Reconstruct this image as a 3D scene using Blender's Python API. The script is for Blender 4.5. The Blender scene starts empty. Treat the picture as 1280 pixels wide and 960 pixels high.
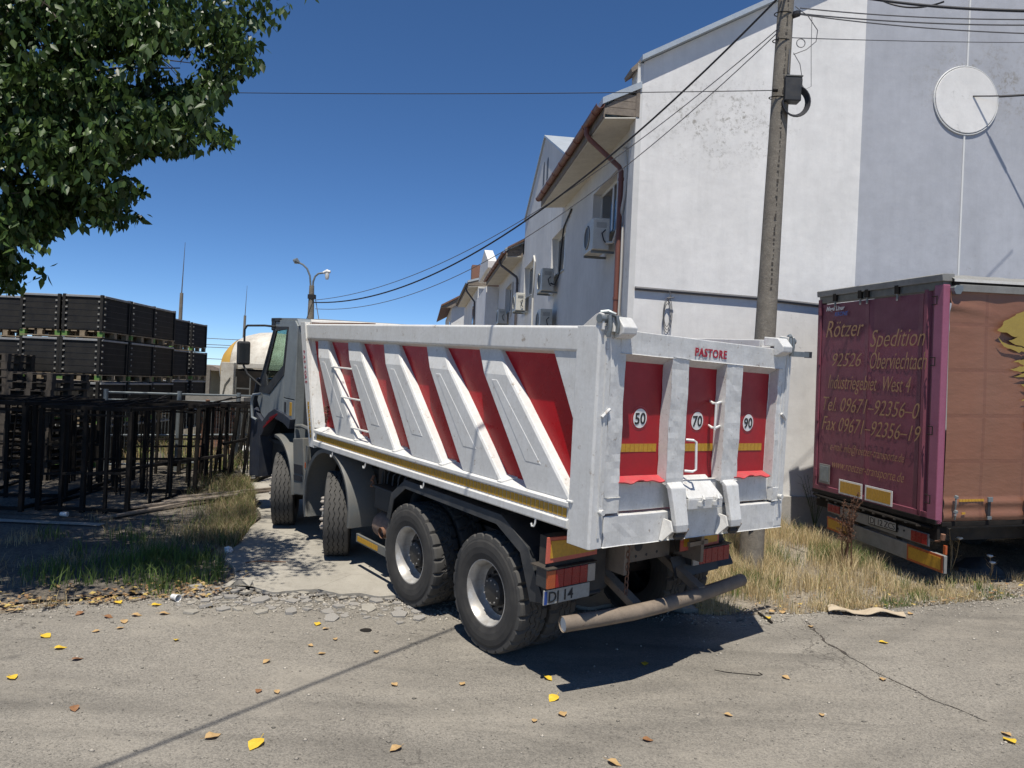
import bpy, math, random
import numpy as np
from mathutils import Matrix, Vector, noise
random.seed(7); rng = np.random.default_rng(11)
S = bpy.context.scene; COL = S.collection
R = math.radians

# ------------------------------------------------------------------ camera, sky, sun, exposure
F_PX = 946.75; CAM_H = 2.6
MC = Matrix(((9.98989035e-01, 4.49545066e-02, 0.0),
             (-9.48695946e-05, 2.10821321e-03, 9.99997773e-01),
             (4.49544065e-02, -9.98986811e-01, 2.11034670e-03)))   # columns: image right, image down, forward
cd = bpy.data.cameras.new('camera'); cam = bpy.data.objects.new('camera', cd); COL.objects.link(cam)
cd.sensor_width = 36; cd.lens = F_PX / 1280 * 36; cd.clip_start = .05; cd.clip_end = 3000
rm = Matrix((MC.col[0], -MC.col[1], -MC.col[2])).transposed()
cam.matrix_world = Matrix.Translation((0, 0, CAM_H)) @ rm.to_4x4()
S.camera = cam
SUN = Vector((-.03, -.375, 1.0)).normalized()
elev = math.asin(SUN.z); azi = math.atan2(SUN.x, SUN.y)
W = bpy.data.worlds.new('World'); S.world = W; W.use_nodes = True
wn = W.node_tree.nodes; wl = W.node_tree.links
sky = wn.new('ShaderNodeTexSky'); sky.sky_type = 'NISHITA'; sky.sun_disc = False
sky.sun_elevation = elev; sky.sun_rotation = azi; sky.air_density = .72; sky.dust_density = .0; sky.ozone_density = 5.0; sky.altitude = 2600
bg = wn['Background']; hs = wn.new('ShaderNodeHueSaturation'); hs.inputs['Saturation'].default_value = 1.12; wl.new(sky.outputs[0], hs.inputs['Color']); wl.new(hs.outputs[0], bg.inputs[0]); bg.inputs[1].default_value = .115
ld = bpy.data.lights.new('sun', 'SUN'); ld.energy = 5.0; ld.angle = R(.5); ld.color = (1, .94, .84)
so = bpy.data.objects.new('sun', ld); COL.objects.link(so)
so.rotation_euler = SUN.to_track_quat('Z', 'Y').to_euler()
S.view_settings.view_transform = 'Standard'; S.view_settings.look = 'None'
S.view_settings.exposure = .25; S.view_settings.gamma = 1

# ------------------------------------------------------------------ helpers
def zg(y):                      # the ground rises gently away from the road
    if y < -4: y = -4
    if y <= 18: return .05 * (y - 2.7)
    t = min(1, (y - 18) / 20); return .765 + .05 * 20 * (t - t * t / 2)
def ray(u, v): return MC @ Vector(((u - 640) / F_PX, (v - 480) / F_PX, 1))
def at(u, v, Y):                # point of the place at distance Y seen at that spot of the photo
    d = ray(u, v); d = d * (Y / d.y); return Vector((d.x, d.y, d.z + CAM_H))
def gnd(u, v, dz=0):
    d = ray(u, v); t = (CAM_H + .135) / (.05 * d.y - d.z); p = d * t
    return Vector((p.x, p.y, zg(p.y) + dz))

def setp(o, label=None, cat=None, group=None, kind=None):
    if label: o['label'] = label
    if cat: o['category'] = cat
    if group: o['group'] = group
    if kind: o['kind'] = kind
    return o
def thing(name, label, cat, mat=None, group=None):
    o = bpy.data.objects.new(name, None); COL.objects.link(o); o.empty_display_size = .1
    if mat is not None: o.matrix_world = mat
    return setp(o, label, cat, group)
def frame(loc, rz=0, rx=0, ry=0):
    return Matrix.Translation(loc) @ Matrix.Rotation(rz, 4, 'Z') @ Matrix.Rotation(ry, 4, 'Y') @ Matrix.Rotation(rx, 4, 'X')

class MB:
    def __init__(s): s.v = []; s.f = []
    def add(s, vs, fs):
        n = len(s.v); s.v += [tuple(p) for p in vs]; s.f += [tuple(i + n for i in f) for f in fs]; return s
    def box(s, x0, x1, y0, y1, z0, z1):
        return s.add([(x, y, z) for z in (z0, z1) for y in (y0, y1) for x in (x0, x1)],
                     [(0, 2, 3, 1), (4, 5, 7, 6), (0, 1, 5, 4), (2, 6, 7, 3), (0, 4, 6, 2), (1, 3, 7, 5)])
    def prism(s, poly, d):      # polygon extruded by vector d
        n = len(poly); d = Vector(d); a = [Vector(p) for p in poly]
        return s.add(a + [p + d for p in a], [tuple(range(n))[::-1], tuple(range(n, 2 * n))] +
                     [(i, (i + 1) % n, n + (i + 1) % n, n + i) for i in range(n)])
    def hexa(s, a, b):          # two quads joined
        return s.add(list(a) + list(b), [(3, 2, 1, 0), (4, 5, 6, 7)] + [(i, (i + 1) % 4, 4 + (i + 1) % 4, 4 + i) for i in range(4)])
    def tube(s, pts, r, n=8, cap=True):
        pts = [Vector(p) for p in pts]; rs = r if isinstance(r, (list, tuple)) else [r] * len(pts)
        V = []; up = None
        for i, p in enumerate(pts):
            t = (pts[min(i + 1, len(pts) - 1)] - pts[max(i - 1, 0)]).normalized()
            if up is None: up = t.orthogonal().normalized()
            a = (up - t * up.dot(t)).normalized(); up = a; b = t.cross(a)
            V += [p + (a * math.cos(k * 2 * math.pi / n) + b * math.sin(k * 2 * math.pi / n)) * rs[i] for k in range(n)]
        Fc = [(i * n + k, i * n + (k + 1) % n, (i + 1) * n + (k + 1) % n, (i + 1) * n + k) for i in range(len(pts) - 1) for k in range(n)]
        if cap: Fc += [tuple(range(n))[::-1], tuple(range((len(pts) - 1) * n, len(pts) * n))]
        return s.add(V, Fc)
    def bar(s, p, q, w, h):     # box bar between two points
        p, q = Vector(p), Vector(q); t = (q - p).normalized()
        a = t.cross(Vector((0, 0, 1))); a = a.normalized() if a.length > .05 else Vector((1, 0, 0)); b = a.cross(t)
        c = [a * (w / 2 * i) + b * (h / 2 * j) for i, j in ((-1, -1), (1, -1), (1, 1), (-1, 1))]
        return s.hexa([p + k for k in c], [q + k for k in c])
    def lathe(s, prof, n=32, o=(0, 0, 0), ax='y'):   # prof: (radius, along)
        o = Vector(o); V = []
        for r, h in prof:
            for k in range(n):
                a = 2 * math.pi * k / n; c, d = r * math.cos(a), r * math.sin(a)
                V.append(o + Vector({'y': (c, h, d), 'z': (c, d, h), 'x': (h, c, d)}[ax]))
        m = len(prof)
        return s.add(V, [(i * n + k, i * n + (k + 1) % n, (i + 1) * n + (k + 1) % n, (i + 1) * n + k) for i in range(m - 1) for k in range(n)])
    def grid(s, fn, nu, nv):
        return s.add([fn(i / nu, j / nv) for j in range(nv + 1) for i in range(nu + 1)],
                     [(j * (nu + 1) + i, j * (nu + 1) + i + 1, (j + 1) * (nu + 1) + i + 1, (j + 1) * (nu + 1) + i) for j in range(nv) for i in range(nu)])
    def xf(s, fn): s.v = [tuple(fn(Vector(p))) for p in s.v]; return s
    def mesh(s, name, m, smooth=False):
        me = bpy.data.meshes.new(name); me.from_pydata(s.v, [], s.f); me.update()
        if m: me.materials.append(m)
        if smooth: me.polygons.foreach_set('use_smooth', [True] * len(me.polygons))
        return me
    def build(s, name, m, parent=None, smooth=False, bevel=0, fix=True, sub=0):
        me = s.mesh(name, m, smooth)
        if fix:
            import bmesh
            bm = bmesh.new(); bm.from_mesh(me); bmesh.ops.recalc_face_normals(bm, faces=bm.faces); bm.to_mesh(me); bm.free()
        o = bpy.data.objects.new(name, me); COL.objects.link(o)
        if parent is not None: o.parent = parent
        if bevel:
            b = o.modifiers.new('bevel', 'BEVEL'); b.width = bevel; b.segments = 2; b.limit_method = 'ANGLE'; b.angle_limit = R(35); b.harden_normals = False
        if smooth and not sub:
            try: me.shade_smooth_by_angle if False else None
            except Exception: pass
            e = o.modifiers.new('edges', 'EDGE_SPLIT'); e.split_angle = R(38)
        if sub:
            e = o.modifiers.new('sub', 'SUBSURF'); e.levels = e.render_levels = sub
        return o
def copy_of(o, parent=None, **kw):
    c = o.copy(); COL.objects.link(c)
    if parent is not None: c.parent = parent
    for ch in list(o.children): copy_of(ch, c)
    return c
def fast_mesh(name, V, Fq, mat, col=None, smooth=False):
    V = np.asarray(V, np.float32); Fq = np.asarray(Fq, np.int32); k = Fq.shape[1]
    me = bpy.data.meshes.new(name); me.vertices.add(len(V)); me.vertices.foreach_set('co', V.ravel())
    me.loops.add(Fq.size); me.loops.foreach_set('vertex_index', Fq.ravel())
    me.polygons.add(len(Fq)); me.polygons.foreach_set('loop_start', np.arange(len(Fq), dtype=np.int32) * k)
    me.polygons.foreach_set('loop_total', np.full(len(Fq), k, np.int32))
    if smooth: me.polygons.foreach_set('use_smooth', np.ones(len(Fq), bool))
    me.update(calc_edges=True)
    if col is not None:
        a = me.color_attributes.new('tint', 'FLOAT_COLOR', 'POINT')
        c4 = np.ones((len(V), 4), np.float32); c4[:, :3] = col; a.data.foreach_set('color', c4.ravel())
    me.materials.append(mat); o = bpy.data.objects.new(name, me); COL.objects.link(o); return o

# ------------------------------------------------------------------ materials
class NT:
    def __init__(s, name):
        m = bpy.data.materials.new(name); m.use_nodes = True; s.m = m; s.t = m.node_tree; s.b = s.t.nodes['Principled BSDF']
        s.tc = s.t.nodes.new('ShaderNodeTexCoord'); s.co = s.tc.outputs['Object']
    def n(s, k, **kw):
        nd = s.t.nodes.new(k)
        for a, b in kw.items():
            if hasattr(nd, a): setattr(nd, a, b)
            else: nd.inputs[a.replace('_', ' ')].default_value = b
        return nd
    def l(s, a, b): s.t.links.new(a, b)
    def noise(s, scale, detail=6, rough=.6, co=None, dist=0, stretch=None):
        nd = s.n('ShaderNodeTexNoise'); nd.inputs['Scale'].default_value = scale; nd.inputs['Detail'].default_value = detail
        nd.inputs['Roughness'].default_value = rough; nd.inputs['Distortion'].default_value = dist
        c = co or s.co
        if stretch:
            mp = s.n('ShaderNodeMapping'); mp.inputs['Scale'].default_value = stretch; s.l(c, mp.inputs[0]); c = mp.outputs[0]
        s.l(c, nd.inputs['Vector']); return nd.outputs['Fac']
    def vor(s, scale, feature='F1', co=None, out='Distance', rnd=1):
        nd = s.n('ShaderNodeTexVoronoi'); nd.feature = feature; nd.inputs['Scale'].default_value = scale; nd.inputs['Randomness'].default_value = rnd
        s.l(co or s.co, nd.inputs['Vector']); return nd.outputs[out]
    def ramp(s, fac, a, b, c0=(0, 0, 0, 1), c1=(1, 1, 1, 1)):
        r = s.n('ShaderNodeValToRGB'); e = r.color_ramp.elements; e[0].position = a; e[1].position = b
        e[0].color = (*c0[:3], 1); e[1].color = (*c1[:3], 1); s.l(fac, r.inputs[0]); return r.outputs[0]
    def mix(s, fac, a, b, mode='MIX'):
        m = s.n('ShaderNodeMix'); m.data_type = 'RGBA'; m.blend_type = mode
        for i, x in ((0, fac), (6, a), (7, b)):
            if hasattr(x, 'is_linked') or hasattr(x, 'links'): s.l(x, m.inputs[i])
            elif i == 0: m.inputs[0].default_value = x
            else: m.inputs[i].default_value = (*x[:3], 1)
        return m.outputs[2]
    def math(s, op, a, b=0):
        m = s.n('ShaderNodeMath'); m.operation = op
        for i, x in ((0, a), (1, b)):
            if hasattr(x, 'links'): s.l(x, m.inputs[i])
            else: m.inputs[i].default_value = x
        return m.outputs[0]
    def bump(s, h, strength, dist=.01):
        b = s.n('ShaderNodeBump'); b.inputs['Strength'].default_value = strength; b.inputs['Distance'].default_value = dist
        s.l(h, b.inputs['Height'])
        s.l(b.outputs[0], s.b.inputs['Normal']); return b
    def col(s, c): s.l(c, s.b.inputs['Base Color']) if hasattr(c, 'links') else setattr(s.b.inputs['Base Color'], 'default_value', (*c[:3], 1))
    def rough(s, r): s.l(r, s.b.inputs['Roughness']) if hasattr(r, 'links') else setattr(s.b.inputs['Roughness'], 'default_value', r)
    def metal(s, v): s.b.inputs['Metallic'].default_value = v

def weathered(name, base, dark=None, rough=.55, metal=0, amount=.5, scale=6, bump=.15, bscale=60, streak=False, spots=None, spec=.5, coat=0):
    n = NT(name); dark = dark or tuple(c * .55 for c in base)
    f = n.ramp(n.noise(scale, 8, .65), .38, .72)
    f = n.math('MULTIPLY', f, amount)
    c = n.mix(f, base, dark)
    g = n.ramp(n.noise(scale * 9, 5, .7), .3, .75, (.88, .88, .88), (1.06, 1.06, 1.06))
    c = n.mix(1.0, c, g, 'MULTIPLY')
    if streak:
        st = n.ramp(n.noise(3, 6, .7, stretch=(9, 9, .7)), .52, .8); c = n.mix(n.math('MULTIPLY', st, .42), c, dark)
    if spots:
        sp = n.ramp(n.noise(scale * 3.2, 9, .75), .60, .67); c = n.mix(n.math('MULTIPLY', sp, .8), c, spots)
    n.col(c); n.metal(metal)
    r = n.ramp(n.noise(scale * 2, 5), .2, .8, (max(rough - .12, .05),) * 3, (min(rough + .12, 1),) * 3); n.rough(r)
    if bump: n.bump(n.noise(bscale, 5, .6), bump, .004)
    n.b.inputs['Specular IOR Level'].default_value = spec; n.b.inputs['Coat Weight'].default_value = coat
    return n.m
def plain(name, c, rough=.5, metal=0, emit=None):
    n = NT(name); n.col(c); n.rough(rough); n.metal(metal); return n.m

M = {}
M['white_paint'] = weathered('white_paint', (.66, .66, .645), (.40, .38, .33), .45, amount=.32, scale=3.2, bump=.14, bscale=22, streak=True, spots=(.27, .21, .15))
M['gate_paint'] = weathered('gate_paint', (.66, .66, .645), (.38, .37, .33), .42, amount=.45, scale=5, bump=.55, bscale=9, streak=True, spots=(.26, .20, .15))
M['red_paint'] = weathered('red_paint', (.40, .002, .008), (.27, .004, .010), .30, amount=.35, scale=4, bump=.03, spec=.3)
M['red_gate'] = weathered('red_gate', (.36, .008, .016), (.25, .018, .024), .45, amount=.5, scale=7, bump=.05)
M['red_rubber'] = weathered('red_rubber', (.50, .05, .06), (.33, .10, .09), .6, amount=.7, scale=9, bump=.3)
M['tyre'] = weathered('tyre', (.030, .029, .028), (.062, .058, .052), .82, amount=.8, scale=9, bump=.25, bscale=80)
M['tyre_tread'] = weathered('tyre_tread', (.055, .053, .050), (.085, .08, .072), .85, amount=.8, scale=14, bump=.25, bscale=90)
M['rim_silver'] = weathered('rim_silver', (.47, .465, .45), (.26, .23, .19), .42, metal=.3, amount=.8, scale=12, bump=.06)
M['hub_black'] = weathered('hub_black', (.022, .022, .023), (.06, .052, .044), .5, amount=.7, scale=14)
M['chassis'] = weathered('chassis', (.030, .027, .024), (.085, .068, .052), .75, amount=.8, scale=7, bump=.4)
M['black_plastic'] = weathered('black_plastic', (.022, .024, .027), (.065, .062, .058), .55, amount=.7, scale=7, bump=.15)
M['fender_grey'] = weathered('fender_grey', (.115, .122, .12), (.17, .155, .13), .65, amount=.7, scale=6, bump=.2)
M['rusty_tube'] = weathered('rusty_tube', (.165, .132, .100), (.26, .205, .155), .8, amount=.8, scale=8, bump=.5, spots=(.09, .05, .03))
M['muffler'] = weathered('muffler', (.25, .17, .13), (.10, .075, .06), .8, amount=.8, scale=13, bump=.5)
M['cab_silver'] = weathered('cab_silver', (.29, .315, .325), (.19, .21, .21), .38, metal=.25, amount=.5, scale=4, bump=.05, streak=True)
M['reflect_yellow'] = weathered('reflect_yellow', (.52, .29, .025), (.30, .17, .025), .42, amount=.6, scale=30, bump=.2)
M['reflect_red'] = weathered('reflect_red', (.55, .12, .08), (.33, .10, .07), .5, amount=.6, scale=12)
M['lamp_red'] = weathered('lamp_red', (.26, .010, .014), (.15, .015, .015), .3, amount=.5, scale=20, bump=.1)
M['lamp_orange'] = weathered('lamp_orange', (.40, .085, .025), (.22, .06, .025), .3, amount=.5, scale=20)
M['lamp_white'] = weathered('lamp_white', (.36, .33, .29), (.25, .19, .16), .4, amount=.5, scale=20)
M['plate_white'] = weathered('plate_white', (.38, .375, .34), (.30, .28, .24), .5, amount=.9, scale=18)
M['letter_red'] = plain('letter_red', (.36, .01, .03), .5)
M['letter_black'] = plain('letter_black', (.02, .02, .02), .6)
M['sign_white'] = weathered('sign_white', (.78, .78, .76), (.6, .58, .55), .45, amount=.5, scale=20)
M['steel_dark'] = weathered('steel_dark', (.013, .0125, .012), (.036, .029, .024), .85, amount=.7, scale=6, bump=.3, spec=.15)
M['galvanised'] = weathered('galvanised', (.24, .27, .28), (.15, .16, .17), .5, metal=.5, amount=.6, scale=9)
M['bin_black'] = weathered('bin_black', (.017, .017, .018), (.046, .043, .038), .75, amount=.7, scale=4, bump=.35, bscale=30, spec=.25)
M['bin_lid'] = weathered('bin_lid', (.30, .31, .32), (.20, .20, .20), .6, amount=.6, scale=5)
M['clip_white'] = plain('clip_white', (.26, .255, .24), .7)
M['pallet_wood'] = weathered('pallet_wood', (.34, .27, .18), (.17, .13, .09), .85, amount=.8, scale=6, bump=.4, streak=False)
M['pallet_green'] = weathered('pallet_green', (.13, .26, .06), (.10, .16, .06), .8, amount=.6, scale=8)
M['pallet_grey'] = weathered('pallet_grey', (.075, .062, .05), (.035, .03, .026), .95, amount=.8, scale=6, bump=.4)
M['wood_old'] = weathered('wood_old', (.24, .20, .16), (.12, .10, .085), .85, amount=.8, scale=9, bump=.5)
M['gutter'] = weathered('gutter', (.20, .075, .055), (.12, .06, .05), .5, amount=.6, scale=6)
M['gutter_dark'] = weathered('gutter_dark', (.10, .085, .08), (.06, .05, .05), .55, amount=.6, scale=6)
M['soffit'] = weathered('soffit', (.64, .61, .53), (.44, .41, .35), .8, amount=.6, scale=2.5)
M['flashing'] = weathered('flashing', (.50, .55, .58), (.34, .36, .37), .45, metal=.4, amount=.5, scale=3)
M['frame_white'] = plain('frame_white', (.66, .66, .64), .45)
M['ac_white'] = weathered('ac_white', (.62, .61, .55), (.42, .40, .34), .5, amount=.5, scale=6)
M['ac_grille'] = plain('ac_grille', (.10, .10, .10), .6)
M['cable_black'] = plain('cable_black', (.018, .018, .022), .55)
M['cable_grey'] = plain('cable_grey', (.11, .11, .115), .6)
M['cable_white'] = plain('cable_white', (.55, .54, .50), .6)
M['tarp_orange'] = None
M['maroon'] = weathered('maroon', (.200, .052, .080), (.150, .044, .062), .6, amount=.6, scale=3, bump=.05, streak=True)
M['maroon_post'] = weathered('maroon_post', (.30, .095, .155), (.21, .06, .11), .5, amount=.4, scale=4)
M['gold_letter'] = plain('gold_letter', (.33, .19, .09), .6)
M['trailer_rail'] = weathered('trailer_rail', (.16, .16, .14), (.09, .09, .08), .55, metal=.2, amount=.6, scale=6)
M['trailer_grey'] = weathered('trailer_grey', (.25, .25, .235), (.15, .14, .13), .6, amount=.6, scale=6)
M['mixer_white'] = weathered('mixer_white', (.62, .60, .54), (.30, .25, .19), .55, amount=.7, scale=3.5, bump=.3, spots=(.16, .12, .08), streak=True)
M['mixer_yellow'] = weathered('mixer_yellow', (.60, .36, .06), (.40, .26, .08), .55, amount=.5, scale=6)
M['cardboard'] = weathered('cardboard', (.46, .38, .27), (.33, .27, .20), .85, amount=.5, scale=9)
M['plastic_white'] = plain('plastic_white', (.74, .74, .72), .4)
M['stone_grey'] = weathered('stone_grey', (.30, .285, .26), (.19, .18, .165), .92, amount=.7, scale=9, bump=.6)
M['weed_brown'] = weathered('weed_brown', (.13, .062, .035), (.07, .04, .025), .85, amount=.7, scale=20)
M['bark'] = weathered('bark', (.13, .105, .08), (.06, .05, .04), .9, amount=.8, scale=9, bump=.9, bscale=20)
M['tarp_white'] = weathered('tarp_white', (.66, .65, .62), (.45, .42, .36), .6, amount=.5, scale=7)
M['rust'] = weathered('rust', (.20, .10, .06), (.11, .065, .045), .85, amount=.8, scale=14, bump=.5)
M['brick'] = weathered('brick', (.25, .13, .09), (.16, .10, .08), .85, amount=.7, scale=9)
M['tan_wall'] = weathered('tan_wall', (.34, .29, .18), (.24, .2, .13), .85, amount=.6, scale=2)
M['blue_plate'] = plain('blue_plate', (.02, .06, .25), .4)
M['navy'] = weathered('navy', (.028, .034, .050), (.06, .06, .062), .45, amount=.6, scale=6)
M['bird_lime'] = plain('bird_lime', (.6, .6, .56), .8)

def glass_mat(name, tint, rough=.05, trans=.0):
    n = NT(name); n.col(tint); n.rough(rough); n.b.inputs['Transmission Weight'].default_value = trans
    n.b.inputs['IOR'].default_value = 1.45; return n.m
M['window_glass'] = glass_mat('window_glass', (.03, .035, .04), .06)
M['cab_glass'] = glass_mat('cab_glass', (.60, .74, .66), .01, 1.0)

def plaster(name, base, spot=None):
    n = NT(name)
    big = n.ramp(n.noise(.55, 6, .6), .3, .75, tuple(c * .86 for c in base), tuple(min(c * 1.07, .9) for c in base))
    st = n.ramp(n.noise(1.1, 8, .7, stretch=(3.5, 3.5, .35)), .45, .85)
    c = n.mix(n.math('MULTIPLY', st, .5), big, tuple(k * .72 for k in base))
    sp = n.ramp(n.noise(7, 10, .8), .585, .66)
    area = n.ramp(n.noise(.75, 4, .55, co=n.tc.outputs['Object']), .52, .66)
    sp = n.math('MULTIPLY', n.math('MULTIPLY', sp, area), .75)
    c = n.mix(sp, c, (.21, .20, .17))
    vt = n.ramp(n.noise(5, 8, .75), .35, .7, (.93, .93, .93), (1.03, 1.03, 1.03)); c = n.mix(1.0, c, vt, 'MULTIPLY')
    if spot:        # mould speckle below the verge
        vd = n.n('ShaderNodeVectorMath'); vd.operation = 'DISTANCE'; mp = n.n('ShaderNodeMapping'); mp.inputs['Scale'].default_value = (.62, 1, 1); n.l(n.co, mp.inputs[0]); n.l(mp.outputs[0], vd.inputs[0]); vd.inputs[1].default_value = (spot[0] * .62, 0, spot[1])
        dm = n.ramp(vd.outputs['Value'], .25, 1.15, (1, 1, 1), (0, 0, 0)); s2 = n.ramp(n.noise(11, 12, .82), .50, .58); s3 = n.ramp(n.noise(2.6, 6, .7), .42, .56)
        c = n.mix(n.math('MULTIPLY', n.math('MULTIPLY', n.math('MULTIPLY', dm, s2), s3), .85), c, (.24, .225, .19))
    cr = n.vor(.42, 'DISTANCE_TO_EDGE', co=n.n('ShaderNodeTexNoise').outputs['Color']) if False else n.noise(1.7, 10, .8, dist=1.5)
    ck = n.ramp(n.math('ABSOLUTE', n.math('SUBTRACT', cr, .5)), 0, .0035, (1, 1, 1), (0, 0, 0)); ckm = n.ramp(n.noise(.6, 3), .52, .62); c = n.mix(n.math('MULTIPLY', n.math('MULTIPLY', ck, ckm), .22), c, (.3, .29, .27))
    n.col(c); n.rough(.88); n.b.inputs['Specular IOR Level'].default_value = .25
    h = n.math('ADD', n.math('MULTIPLY', n.noise(2.2, 4, .5), 1.2), n.math('MULTIPLY', n.noise(90, 4, .6), .22))
    n.bump(h, .45, .02); return n.m
M['plaster_white'] = plaster('plaster_white', (.79, .78, .76), (1.35, 7.1))
M['plaster_blue'] = plaster('plaster_blue', (.43, .445, .485), (6.1, 8.1))
M['plaster_side'] = plaster('plaster_side', (.68, .675, .655))
M['plinth'] = weathered('plinth', (.42, .40, .37), (.26, .25, .23), .95, amount=.6, scale=3, bump=.8, bscale=50)

def concrete_pole():
    n = NT('pole_concrete'); c = n.ramp(n.noise(9, 9, .75), .3, .75, (.13, .115, .095), (.25, .225, .185))
    sp = n.ramp(n.noise(70, 4, .7), .56, .66); c = n.mix(n.math('MULTIPLY', sp, .5), c, (.36, .33, .28))
    n.col(c); n.rough(.93); n.bump(n.noise(45, 6, .7), .8, .01); return n.m
M['pole'] = concrete_pole()

def asphalt():
    n = NT('asphalt')
    ob = n.co
    base = n.ramp(n.noise(.45, 7, .62), .28, .75, (.185, .172, .150), (.272, .254, .222))
    # aggregate stones of different tone
    vc = n.n('ShaderNodeTexVoronoi'); vc.inputs['Scale'].default_value = 95; n.l(ob, vc.inputs['Vector'])
    sepc = n.n('ShaderNodeSeparateColor'); n.l(vc.outputs['Color'], sepc.inputs[0])
    ag = n.ramp(sepc.outputs[0], .0, 1, (.68, .68, .68), (1.36, 1.34, 1.31))
    c = n.mix(.75, base, ag, 'MULTIPLY')
    fine = n.ramp(n.noise(260, 3, .8), .25, .8, (.55, .55, .55), (1.4, 1.4, 1.4)); c = n.mix(.55, c, fine, 'MULTIPLY')
    # pits
    pit = n.ramp(n.noise(34, 7, .75), .60, .67); c = n.mix(n.math('MULTIPLY', pit, .55), c, (.075, .068, .058))
    # long worn tyre bands running across
    band = n.ramp(n.noise(1.5, 6, .6, stretch=(.25, 1.6, 1), dist=.6), .48, .7); c = n.mix(n.math('MULTIPLY', band, .55), c, (.105, .098, .086))
    dust = n.ramp(n.noise(.8, 9, .72, stretch=(.6, 1.4, 1)), .50, .72); c = n.mix(n.math('MULTIPLY', dust, .65), c, (.34, .31, .26))
    stain = n.ramp(n.noise(2.3, 5, .5), .70, .76); c = n.mix(n.math('MULTIPLY', stain, .45), c, (.09, .085, .078))
    arc = n.n('ShaderNodeVectorMath'); arc.operation = 'DISTANCE'; n.l(ob, arc.inputs[0]); arc.inputs[1].default_value = (-3.0, 17.5, .5)
    for r0 in (11.6, 12.05, 13.5, 13.9):
        dd = n.math('ABSOLUTE', n.math('SUBTRACT', arc.outputs['Value'], r0)); mk = n.math('MULTIPLY', n.ramp(dd, .05, .20, (1, 1, 1), (0, 0, 0)), n.ramp(n.noise(.9, 4, .6), .40, .62)); c = n.mix(n.math('MULTIPLY', mk, .38), c, (.10, .093, .082))
    # hairline cracks
    mp = n.n('ShaderNodeMapping'); n.l(ob, mp.inputs[0])
    wv = n.n('ShaderNodeVectorMath'); wv.operation = 'ADD'
    nn = n.n('ShaderNodeTexNoise'); nn.inputs['Scale'].default_value = 3; nn.inputs['Detail'].default_value = 6; n.l(ob, nn.inputs['Vector'])
    n.l(mp.outputs[0], wv.inputs[0]); n.l(nn.outputs['Color'], wv.inputs[1])
    cr = n.vor(.55, 'DISTANCE_TO_EDGE', co=wv.outputs[0]); crk = n.ramp(cr, .0, .006, (1, 1, 1), (0, 0, 0))
    crm = n.math('MULTIPLY', crk, n.ramp(n.noise(.7, 3), .50, .60)); c = n.mix(n.math('MULTIPLY', crm, .7), c, (.05, .045, .04))
    n.col(c); n.rough(.95); n.b.inputs['Specular IOR Level'].default_value = .2
    h = n.math('ADD', n.math('MULTIPLY', vc.outputs['Distance'], -.8), n.math('MULTIPLY', n.noise(180, 4, .7), .8))
    h = n.math('SUBTRACT', h, n.math('MULTIPLY', pit, .9)); h = n.math('SUBTRACT', h, crm)
    n.bump(h, .8, .006); return n.m
M['asphalt'] = asphalt()
def dirt(name, a, b, c_):
    n = NT(name)
    c = n.ramp(n.noise(1.2, 8, .65), .3, .72, a, b)
    vc = n.n('ShaderNodeTexVoronoi'); vc.inputs['Scale'].default_value = 48; n.l(n.co, vc.inputs['Vector'])
    sp = n.n('ShaderNodeSeparateColor'); n.l(vc.outputs['Color'], sp.inputs[0])
    c = n.mix(.8, c, n.ramp(sp.outputs[0], 0, 1, (.55, .55, .55), (1.5, 1.48, 1.42)), 'MULTIPLY')
    c = n.mix(n.math('MULTIPLY', n.ramp(n.noise(3.5, 8, .7), .5, .7), .6), c, c_)
    n.col(c); n.rough(.97); h = n.math('ADD', vc.outputs['Distance'], n.noise(22, 8, .75)); n.bump(h, .9, .02); return n.m
M['dirt'] = dirt('dirt', (.15, .125, .095), (.29, .255, .205), (.36, .325, .27))
M['yard_soil'] = dirt('yard_soil', (.075, .064, .052), (.165, .145, .12), (.22, .2, .165))
def conc():
    n = NT('driveway_concrete')
    c = n.ramp(n.noise(.9, 8, .65), .3, .75, (.26, .242, .205), (.40, .375, .325))
    c = n.mix(n.math('MULTIPLY', n.ramp(n.noise(5, 9, .75), .52, .7), .6), c, (.21, .19, .16))
    pt = n.ramp(n.noise(60, 5, .75), .58, .68); c = n.mix(n.math('MULTIPLY', pt, .55), c, (.15, .135, .11))
    cr = n.vor(.8, 'DISTANCE_TO_EDGE'); crk = n.ramp(cr, 0, .006, (1, 1, 1), (0, 0, 0)); c = n.mix(n.math('MULTIPLY', crk, .35), c, (.10, .09, .075))
    n.col(c); n.rough(.95); n.bump(n.math('SUBTRACT', n.noise(70, 6, .7), pt), .6, .006); return n.m
M['concrete'] = conc()
def tinted(name, rough=.8, trans=.25):
    n = NT(name); a = n.n('ShaderNodeAttribute'); a.attribute_name = 'tint'; n.col(a.outputs['Color']); n.rough(rough)
    n.b.inputs['Specular IOR Level'].default_value = .25
    if trans:      # thin leaf: some light comes through
        tr = n.n('ShaderNodeBsdfTranslucent'); n.l(a.outputs['Color'], tr.inputs[0]); mx = n.n('ShaderNodeMixShader'); mx.inputs[0].default_value = trans
        out = n.t.nodes['Material Output']; n.l(n.b.outputs[0], mx.inputs[1]); n.l(tr.outputs[0], mx.inputs[2]); n.l(mx.outputs[0], out.inputs[0])
    return n.m
M['grass'] = tinted('grass_blades', .75, .3)
M['leaf'] = tinted('poplar_leaf', .38, .22)
M['pebble'] = tinted('pebble', .95, 0)
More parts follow.
